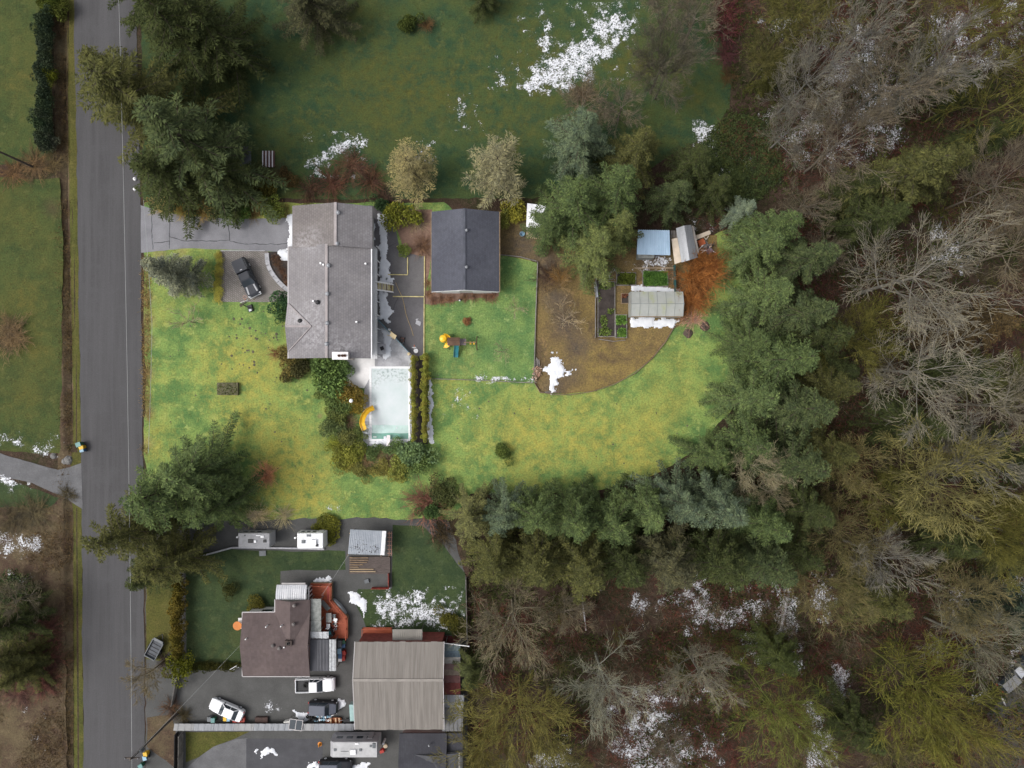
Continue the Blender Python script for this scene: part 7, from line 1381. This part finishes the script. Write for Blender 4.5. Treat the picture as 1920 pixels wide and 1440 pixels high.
hedge('hedge', 'strip of yellowing plants west of the paver parking', [(405 + random.uniform(-2, 2), 478 + k * 9) for k in range(10)], (.33, .31, .085), FINE, .62, .45)
hedge('plant_row', 'sparse rusty plants in the bed by the front wall', [(512, 482), (516, 494), (524, 505), (529, 516), (536, 528), (520, 484)], (.13, .075, .06), REDST, .6, .4, 'plants')
hedge('plant_row', 'brown perennials along the garage south wall', [(812, 562), (828, 561), (845, 560), (870, 557), (890, 556), (912, 555), (925, 556), (803, 550), (803, 530)], (.20, .12, .085), REDST, .8, .55, 'plants')
# molehills
MH = MB(); 
for px, py, lab in ((1290, 625, 'dark mound of earth on the lawn below the greenhouse'), (1322, 612, 'smaller dark mound of earth nearer the firs')):
    r = root('earth_mound', P(px, py), lab, 'mound'); q_ = MB().lathe((*P(px, py)[:2], -.05), [(.75, 0), (.6, .12), (.45, .2), (.3, .27), (.12, .3), (.01, .31)], 13); q_.v = [(a + random.uniform(-.11, .11), b + random.uniform(-.11, .11), c + random.uniform(-.04, .04)) for a, b, c in q_.v]; q_.build('mound', mat('loose_earth', (.075, .055, .045), .95, .3, 3), r, True)
g = np.random.default_rng(77); V_, F_ = [], []
for k in range(130):
    px, py = (g.uniform(430, 545), g.uniform(560, 700)) if k < 55 else ((g.uniform(290, 600), g.uniform(600, 930)) if k < 90 else (g.uniform(820, 1330), g.uniform(600, 900)))
    x, y, _ = P(px, py); rr = g.uniform(.10, .24) if k < 55 else g.uniform(.08, .16); n = 7; b0 = len(V_)
    for j in range(n): V_.append((x + rr * math.cos(6.283 * j / n) * g.uniform(.7, 1.2), y + rr * math.sin(6.283 * j / n) * g.uniform(.7, 1.2), .006))
    V_.append((x, y, rr * .45)); F_ += [(b0 + j, b0 + (j + 1) % n, b0 + n) for j in range(n)]
o = link('molehill_dirt', np_mesh('molehill_dirt', V_, F_), None, mat('molehill', (.085, .078, .05), .95, .3)); tag(o, 'small dark molehills and droppings dotted over the lawns', 'dirt', kind='stuff')

# ------------------------------------------------------------------ snow
def snow_mat(name, thin):
    m, n, l, b = _nodes(name); pos = n.new('ShaderNodeNewGeometry').outputs['Position']
    c = mixc(n, l, ramp(n, l, nz(n, l, pos, 1.5, 4), .3, .7), (.54, .56, .60), (.68, .69, .72)); l.new(c, b.inputs['Base Color']); b.inputs['Roughness'].default_value = .7; bump_(n, l, b, nz(n, l, pos, 5, 3), .3, .05)
    if thin:  # grass pokes through: cover grows with the depth stored at each vertex
        at = n.new('ShaderNodeAttribute'); at.attribute_name = 'cover'
        k = math_(n, l, 'ADD', math_(n, l, 'MULTIPLY', nz(n, l, pos, 4.5, 4, .85), 2.4), at.outputs['Fac']); l.new(ramp(n, l, k, 1.40, 1.66), b.inputs['Alpha'])
    return m
M_SNOW = snow_mat('snow', False); M_SNOWTHIN = snow_mat('thin_snow', True)
def snow(poly, label, soft=1.0, thr=.5, freq=2.2, th=.06, cell=.14, z0=.035, seed=1, edge=.6):
    """old snow: heightfield kept where depth + noise is positive. soft = metres over which it thins out"""
    thin = edge < .7
    W = [P(*p)[:2] for p in poly]; xs_ = [p[0] for p in W]; ys_ = [p[1] for p in W]
    gx, gy = np.meshgrid(np.arange(min(xs_) - soft, max(xs_) + soft, cell), np.arange(min(ys_) - soft, max(ys_) + soft, cell))
    sd = poly_sd(gx, gy, W); nzv = vnoise(gx, gy, freq * (.45 if thin else 1), seed, 4); big = vnoise(gx, gy, .45, seed + 9, 2)
    d = np.clip(sd / soft, -1, 1) * edge + (nzv - thr) * 2.6 + (big - .5) * .8; keep = d > (-.32 if thin else 0)
    ny_, nx_ = gx.shape; k = keep[:-1, :-1] & keep[1:, :-1] & keep[:-1, 1:] | (d[:-1, :-1] > .25); jj, ii_ = np.nonzero(k)
    q = jj * nx_ + ii_; F = np.stack([q, q + 1, q + nx_ + 1, q + nx_], 1)
    inner = np.zeros_like(keep, float); inner[1:-1, 1:-1] = np.minimum.reduce([keep[1:-1, 1:-1], keep[:-2, 1:-1], keep[2:, 1:-1], keep[1:-1, :-2], keep[1:-1, 2:]])
    zz = z0 + th * np.where(inner > 0, np.clip(.35 + d, .2, 1.2), .12); g = np.random.default_rng(seed); jx = g.uniform(-.4, .4, gx.shape) * cell; jy = g.uniform(-.4, .4, gx.shape) * cell
    V = np.stack([gx + jx, gy + jy, zz], -1).reshape(-1, 3); used = np.unique(F)
    if not len(used): return
    rm = np.full(len(V), -1); rm[used] = np.arange(len(used)); me = np_mesh('snow', V[used], rm[F], True)
    if thin: at = me.attributes.new('cover', 'FLOAT', 'POINT'); at.data.foreach_set('value', np.clip(d.ravel()[used] * .5 + .08, -.1, .40).astype(np.float32))
    o = link('snow', me, None, M_SNOWTHIN if thin else M_SNOW); tag(o, label, 'snow', 'patches of old snow', 'stuff')
SN = [
 ([(985, 165), (1015, 120), (1040, 95), (1100, 60), (1140, 20), (1185, 45), (1170, 85), (1130, 120), (1100, 150), (1050, 165)], 'largest speckled snow patch in the north field', 1.2, .45, 2.6, .55), ([(1015, 55), (1030, 50), (1035, 95), (1020, 100)], 'narrow snow streak above the largest field patch', .9, .56, 2.8, .5), ([(1150, 5), (1195, -5), (1205, 10), (1160, 22)], 'snow speckles at the top of the field', 1.0, .58, 2.8, .5),
 ([(850, 205), (865, 180), (870, 200), (895, 225), (885, 232), (862, 212)], 'small scattered snow patch in the middle of the field', 1.0, .56, 3.0, .4), ([(930, 140), (975, 120), (965, 150), (940, 160)], 'thin snow flecks left of the largest field patch', 1.2, .62, 3.0, .4),
 ([(575, 300), (600, 290), (640, 268), (690, 256), (695, 270), (650, 282), (615, 300), (600, 325), (580, 322)], 'snow band beside the dark red thicket', .8, .48, 2.6, .5), ([(775, 275), (810, 270), (815, 300), (780, 305)], 'snow specks beside the straw-coloured conifer', 1.0, .58, 3.0, .4),
 ([(537, 405), (551, 402), (551, 470), (538, 466), (543, 440)], 'snow strip at the garage end of the driveway', .35, .42, 1.6, .9), ([(522, 472), (548, 466), (548, 545), (540, 530), (540, 492), (527, 486)], 'snow heaped along the house front wall', .4, .42, 1.4, .9), ([(708, 403), (726, 402), (727, 470), (730, 520), (732, 545), (711, 545), (713, 450)], 'long snow strip along the house back wall', .4, .38, 1.2, 1.0), ([(722, 518), (738, 522), (736, 532), (724, 530)], 'snow lump at the head of the stairs', .3, .42, 1.5, .9), ([(709, 546), (723, 548), (736, 585), (727, 604), (710, 600)], 'snow heap below the stairs', .4, .42, 1.5, .9), ([(714, 617), (730, 620), (731, 640), (731, 668), (722, 674), (716, 670), (722, 645)], 'snow strip beside the square patio table', .35, .4, 1.5, .9), ([(698, 420), (702, 420), (702, 450), (699, 450)], 'sliver of snow by the house north-east corner', .25, .4, 1.5, .9),
 ([(688, 800), (696, 800), (697, 826), (740, 827), (766, 826), (758, 836), (735, 838), (705, 838), (692, 828)], 'snow on the deck round the south end of the pool', .5, .42, 1.6, .8), ([(767, 695), (771, 695), (771, 820), (767, 822)], 'snow line between pool and hedge', .3, .46, 1.8, .7), ([(803, 710), (810, 710), (810, 800), (811, 830), (804, 830)], 'snow line along the outer hedge', .3, .44, 1.6, .8),
 ([(890, 706), (970, 706), (1000, 710), (1000, 716), (890, 713)], 'speckled snow along the south edging of the play lawn', .5, .5, 2.8, .5), ([(1022, 690), (1045, 665), (1052, 685), (1075, 702), (1050, 705), (1035, 735), (1028, 732), (1030, 705)], 'bright snow patch on the brown garden ground', .5, .45, 2.0, .7), ([(1183, 535), (1210, 535), (1235, 538), (1272, 543), (1275, 548), (1183, 548)], 'snow along the north wall of the greenhouse', .3, .38, 1.4, .9), ([(1183, 597), (1240, 598), (1272, 600), (1262, 616), (1215, 614), (1184, 612)], 'snow along the south wall of the greenhouse', .4, .42, 1.6, .9), ([(1135, 508), (1165, 505), (1230, 500), (1262, 505), (1262, 515), (1200, 510), (1140, 514)], 'snow crumbs around the vegetable beds', .8, .56, 2.6, .5), ([(1205, 488), (1258, 484), (1260, 500), (1200, 502)], 'snow crumbs below the light blue shed', .7, .55, 2.8, .5), ([(1300, 415), (1335, 412), (1335, 430), (1305, 428)], 'snow crumbs behind the grey shed', .7, .55, 2.6, .5), ([(988, 720), (1000, 706), (1001, 718)], 'snow in the corner of the play lawn', .4, .45, 2.2, .6), ([(848, 745), (880, 740), (880, 768), (850, 770)], 'faint snow flecks on the south lawn', 1.4, .64, 3.2, .3), ([(618, 945), (640, 940), (640, 956), (620, 955)], 'snow flecks near the southern boundary', .7, .57, 3.2, .5),
 ([(708, 1125), (740, 1112), (790, 1115), (850, 1130), (860, 1150), (845, 1172), (800, 1165), (760, 1160), (712, 1172)], 'broad speckled snow patch on the neighbour lawn', 1.0, .47, 3.2, .4), ([(656, 1110), (668, 1112), (685, 1130), (683, 1162), (676, 1140), (660, 1128)], 'solid snow patch beside the neighbour lawn path', .4, .4, 1.6, .9), ([(590, 1084), (620, 1080), (622, 1092), (590, 1094)], 'snow along the north rail of the red deck', .3, .45, 2.0, .8),
 ([(551, 1333), (575, 1338), (578, 1350), (562, 1352)], 'snow heap beside the cold frame', .35, .38, 1.4, 1.0), ([(633, 1310), (646, 1310), (648, 1322), (632, 1338), (620, 1345), (630, 1325)], 'snow around the nose of the dark hatchback', .35, .42, 1.6, .9), ([(475, 1405), (510, 1400), (515, 1412), (490, 1420)], 'snow scraps on the dark driveway', .5, .48, 2.0, .7), ([(580, 1430), (605, 1425), (608, 1440), (575, 1440)], 'snow at the rear of the bottom off-roader', .4, .42, 1.8, .8), ([(650, 1434), (690, 1434), (690, 1444), (650, 1444)], 'snow in front of the bottom off-roader', .4, .45, 1.8, .8), ([(505, 1314), (520, 1318), (520, 1328), (505, 1325)], 'thin snow crumbs on the gravel yard', .7, .58, 2.2, .5),
 ([(0, 812), (12, 815), (40, 828), (60, 830), (100, 850), (130, 865), (95, 862), (60, 848), (20, 835), (0, 830)], 'snow lumps along the north side of the gravel lane', .6, .53, 1.6, .6), ([(0, 890), (40, 905), (65, 920), (30, 912), (0, 902)], 'snow flecks along the south side of the gravel lane', .6, .54, 1.8, .5), ([(5, 1005), (45, 1000), (80, 1005), (75, 1035), (40, 1040), (10, 1030)], 'ring of snow on the brown scrub at the left', .7, .56, 1.5, .5), ([(20, 1080), (55, 1085), (50, 1105), (25, 1100)], 'snow flecks at the left-edge evergreens', .9, .57, 2.2, .5), ([(55, 1330), (100, 1340), (95, 1420), (60, 1410)], 'thin snow flecks in the bottom-left grass', 2.0, .8, 2.6, .3),
 # the wood
 ([(1310, 245), (1350, 235), (1345, 300), (1370, 320), (1345, 350), (1325, 340), (1330, 290)], 'snow patches at the curved field corner', .9, 0.45, 2.0, .5), ([(1370, 290), (1415, 300), (1410, 320), (1370, 300)], 'snow streak beside the dark fir at the wood edge', .7, 0.45, 2.0, .5), ([(1440, 230), (1540, 160), (1600, 60), (1660, 80), (1640, 200), (1560, 300), (1460, 290)], 'broken snow under the upper grey trees', 2.0, 0.55, 1.6, .3), ([(1600, 180), (1700, 160), (1690, 260), (1600, 300)], 'broken snow in the upper glade', 2.0, 0.55, 1.8, .3), ([(1790, 30), (1920, -10), (1930, 110), (1820, 110), (1760, 100)], 'broken snow round the mossy fallen trunk', 2.0, 0.51, 1.8, .35), ([(1520, 465), (1565, 465), (1562, 480), (1522, 480)], 'snow strip beside the outer grey-green fir', .5, 0.43, 2.0, .5), ([(1760, 440), (1820, 420), (1800, 520), (1765, 500)], 'snow specks under the widest whitish tree', 1.2, 0.55, 2.0, .4), ([(1080, 1085), (1120, 1090), (1110, 1105), (1085, 1100)], 'snow crust below the south row, western end', .6, 0.45, 2.0, .5), ([(1180, 1130), (1260, 1110), (1300, 1100), (1350, 1150), (1360, 1180), (1320, 1165), (1280, 1140), (1195, 1150)], 'snow band below the south row, middle', 1.0, 0.49, 1.8, .45), ([(1290, 1090), (1320, 1085), (1345, 1120), (1370, 1140), (1440, 1130), (1430, 1150), (1360, 1170), (1310, 1130)], 'snow band below the south row, eastern end', .9, 0.48, 1.8, .45), ([(1455, 1095), (1490, 1090), (1500, 1260), (1480, 1260), (1455, 1230)], 'snow round the bleached logs', .8, 0.47, 1.8, .5), ([(1530, 1080), (1560, 1080), (1555, 1170), (1530, 1160)], 'snow specks right of the bleached logs', .8, 0.51, 2.0, .5), ([(1560, 1250), (1590, 1250), (1590, 1330), (1560, 1330)], 'snow patch left of the yellow-green tree', .7, 0.45, 1.8, .5), ([(1510, 1320), (1550, 1330), (1560, 1440), (1520, 1440)], 'snow patch at the bottom below the green tree', 1.0, 0.48, 1.8, .45), ([(1160, 1340), (1250, 1300), (1300, 1380), (1340, 1440), (1150, 1440)], 'broad broken snow at the bottom of the wood', 1.8, 0.51, 1.8, .35), ([(1190, 1420), (1270, 1418), (1280, 1460), (1190, 1460)], 'bright snow on the bottom edge', .7, 0.41, 1.6, .6), ([(1170, 1290), (1230, 1285), (1230, 1310), (1180, 1320)], 'snow flecks right of the lichen-grey tree', .9, 0.52, 2.2, .45), ([(1780, 1100), (1830, 1110), (1800, 1180), (1775, 1160)], 'snow specks under the tan tree near the tarpaulin', .8, 0.49, 2.0, .5), ([(1810, 1310), (1850, 1290), (1850, 1300), (1820, 1315)], 'snow strip beside the off-road cars', .5, 0.41, 1.8, .6), ([(1895, 1215), (1925, 1195), (1925, 1240), (1900, 1250)], 'snow behind the off-road cars', .6, 0.42, 1.8, .6), ([(1880, 1080), (1925, 1085), (1925, 1130), (1895, 1125)], 'snow around the blue tarpaulin', .6, 0.45, 1.8, .5), ([(1820, 1015), (1900, 1030), (1890, 1060), (1830, 1050)], 'snow specks above the blue tarpaulin', 1.0, 0.55, 2.2, .4), ([(1400, 1190), (1460, 1200), (1440, 1240), (1395, 1235)], 'snow flecks near the dark green fir', .9, 0.49, 2.0, .5), ([(1000, 1410), (1060, 1390), (1080, 1440), (1000, 1450)], 'snow flecks under the bottom mossy tree', 1.2, 0.55, 2.2, .4),
]
for i, (poly, lab, soft, thr, fr, ed) in enumerate(SN): snow(poly, lab, soft, thr, fr, .05 if thr > .5 else .12, .12 if ed < .7 else .11, .045 if thr < .45 or ed > .65 else .03, i + 1, ed)

# ------------------------------------------------------------------ uncountable undergrowth of the wood and rank grass
FORESTP = [(1330, -60), (1350, 60), (1374, 150), (1368, 210), (1330, 255), (1260, 300), (1300, 400), (1400, 480), (1460, 700), (1420, 870), (1250, 985), (880, 985), (880, 1480), (2040, 1480), (2040, -60)]
def scatter(name, label, poly, n, col, seed, Lr, Wr, lift, zr, thr, freq=.25, m=None, cat='undergrowth', clump=5, clr=.35):
    g = np.random.default_rng(seed); W = [P(*p)[:2] for p in poly]; xs_ = [p[0] for p in W]; ys_ = [p[1] for p in W]
    x = g.uniform(min(xs_), max(xs_), n); y = g.uniform(min(ys_), max(ys_), n); ok = (poly_sd(x, y, W) > 0) & (vnoise(x, y, freq, seed, 3) > thr); x, y = np.repeat(x[ok], clump), np.repeat(y[ok], clump); k = len(x)
    b = np.stack([x + g.normal(0, clr, k), y + g.normal(0, clr, k), g.uniform(*zr, k)], 1); d = unit(g.normal(0, 1, (k, 3)) * [1, 1, .5] + [0, 0, lift])
    me = np_mesh(name, kites(b, d, g.uniform(*Lr, k), g.uniform(*Wr, k), unit(g.normal(0, .6, (k, 3)) + [0, 0, 1])), quadF(k)); me.materials.append(m or LEAF); o = link(name, me); o.color = (*col, 1); return tag(o, label, cat, kind='stuff')
scatter('undergrowth', 'dark green ferns and salal covering the wood floor', FORESTP, 30000, (.046, .058, .022), 21, (.2, .5), (.1, .24), .3, (.02, .7), .50, .13, None, 'undergrowth', 6, .4)
scatter('undergrowth', 'dark ivy and fern cover at the curved field corner', [(1330, 250), (1372, 215), (1450, 230), (1470, 330), (1400, 390), (1310, 370), (1290, 310)], 5000, (.055, .075, .035), 41, (.15, .4), (.1, .24), .3, (.02, .5), .3, .3, None, 'undergrowth', 6, .3)
scatter('brush', 'red-brown bramble canes tangled over the wood floor', FORESTP, 34000, (.115, .048, .042), 22, (.5, 1.3), (.03, .07), .5, (.02, .6), .47, .12, TWIG, 'brush', 5, .5)
scatter('twig_litter', 'pale fallen twigs strewn over the wood floor', FORESTP, 10000, (.20, .175, .14), 23, (.5, 1.5), (.03, .06), .05, (.05, .25), .45, .3, TWIG, 'twigs', 2, .6)
def thicket(name, label, poly, n, col, seed, Lr, W, per, hub, thr, zh):
    """fans of arching shoots too many to count"""
    g = np.random.default_rng(seed); Wp = [P(*p)[:2] for p in poly]; xs_ = [p[0] for p in Wp]; ys_ = [p[1] for p in Wp]; x = g.uniform(min(xs_), max(xs_), n); y = g.uniform(min(ys_), max(ys_), n)
    ok = (poly_sd(x, y, Wp) > .5) & (vnoise(x, y, .1, seed, 2) > thr); x, y = x[ok], y[ok]; m = len(x); sc = np.repeat(g.uniform(.6, 1.3, m), per)
    c = np.stack([np.repeat(x, per), np.repeat(y, per), g.uniform(*zh, m * per)], 1); k = m * per; tilt = np.repeat(g.normal(0, .35, (m, 3)) * [1, 1, 0], per, 0)
    d0 = unit(g.normal(0, 1, (k, 3)) * [1, 1, .35] + [0, 0, .75] + tilt); c[:, :2] += d0[:, :2] * (g.uniform(0, hub, k))[:, None]; A, B, RA, RB = [], [], [], []
    p = c; d = d0; L_ = g.uniform(*Lr, k) * sc; r = W
    for j in range(3):
        e = p + d * (L_ / 3)[:, None]; A.append(p); B.append(e); RA.append(np.full(k, r)); RB.append(np.full(k, r * .72))
        f = unit(d + g.normal(0, .6, (k, 3))); A.append(e); B.append(e + f * (L_ * .26)[:, None]); RA.append(np.full(k, r * .7)); RB.append(np.full(k, r * .4))
        p = e; d = unit(d + g.normal(0, .22, (k, 3)) + [0, 0, -.08]); r *= .72
    me = segs_mesh(name, np.concatenate(A), np.concatenate(B), np.concatenate(RA), np.concatenate(RB), 3); me.materials.append(TWIG); o = link(name, me); o.color = (*col, 1); return tag(o, label, 'thicket', kind='stuff')
WOOD = [(1450, -40), (1480, 300), (1560, 480), (1570, 900), (1480, 1090), (880, 1100), (880, 1480), (2040, 1480), (2040, -40)]
thicket('sapling_thicket', 'grey-tan sapling thicket filling the wood between the trees', WOOD, 300, (.14, .12, .092), 31, (1.6, 3.6), .022, 26, .5, .40, (.3, 3.0))
thicket('sapling_thicket', 'mossy olive sapling thicket filling the wood between the trees', WOOD, 250, (.095, .095, .032), 32, (1.4, 3.2), .024, 24, .5, .46, (.3, 2.6))
thicket('sapling_thicket', 'maroon osier thicket in the hollows of the wood', WOOD, 420, (.125, .05, .045), 33, (1.0, 2.4), .028, 26, .5, .46, (.1, .9))
scatter('dead_grass', 'rank dead grass along the ditch', [(98, -40), (126, -40), (132, 700), (134, 1460), (104, 1460), (110, 700)], 6000, (.11, .078, .045), 25, (.25, .6), (.03, .07), .5, (-.5, .05), .42, .3, LEAF, 'grass', 4, .25)
scatter('dead_grass', 'brown tufts in the bottom-left scrub', [(-40, 950), (116, 950), (124, 1460), (-40, 1460)], 6000, (.12, .085, .055), 26, (.3, .7), (.03, .08), .5, (0, .1), .45, .2, LEAF, 'grass', 4, .3)
scatter('dead_grass', 'tan tussocks along the eastern road edge', [(268, 480), (281, 480), (281, 850), (268, 850)], 900, (.28, .20, .10), 27, (.2, .5), (.03, .07), .5, (0, .06), .35, .3, LEAF, 'grass', 4, .2)
scatter('dead_grass', 'tawny grass on the bank above the driveway', [(268, 376), (410, 378), (540, 384), (540, 405), (400, 405), (340, 400), (290, 390)], 1800, (.27, .18, .08), 28, (.2, .55), (.03, .08), .5, (0, .08), .4, .3, LEAF, 'grass', 4, .2)
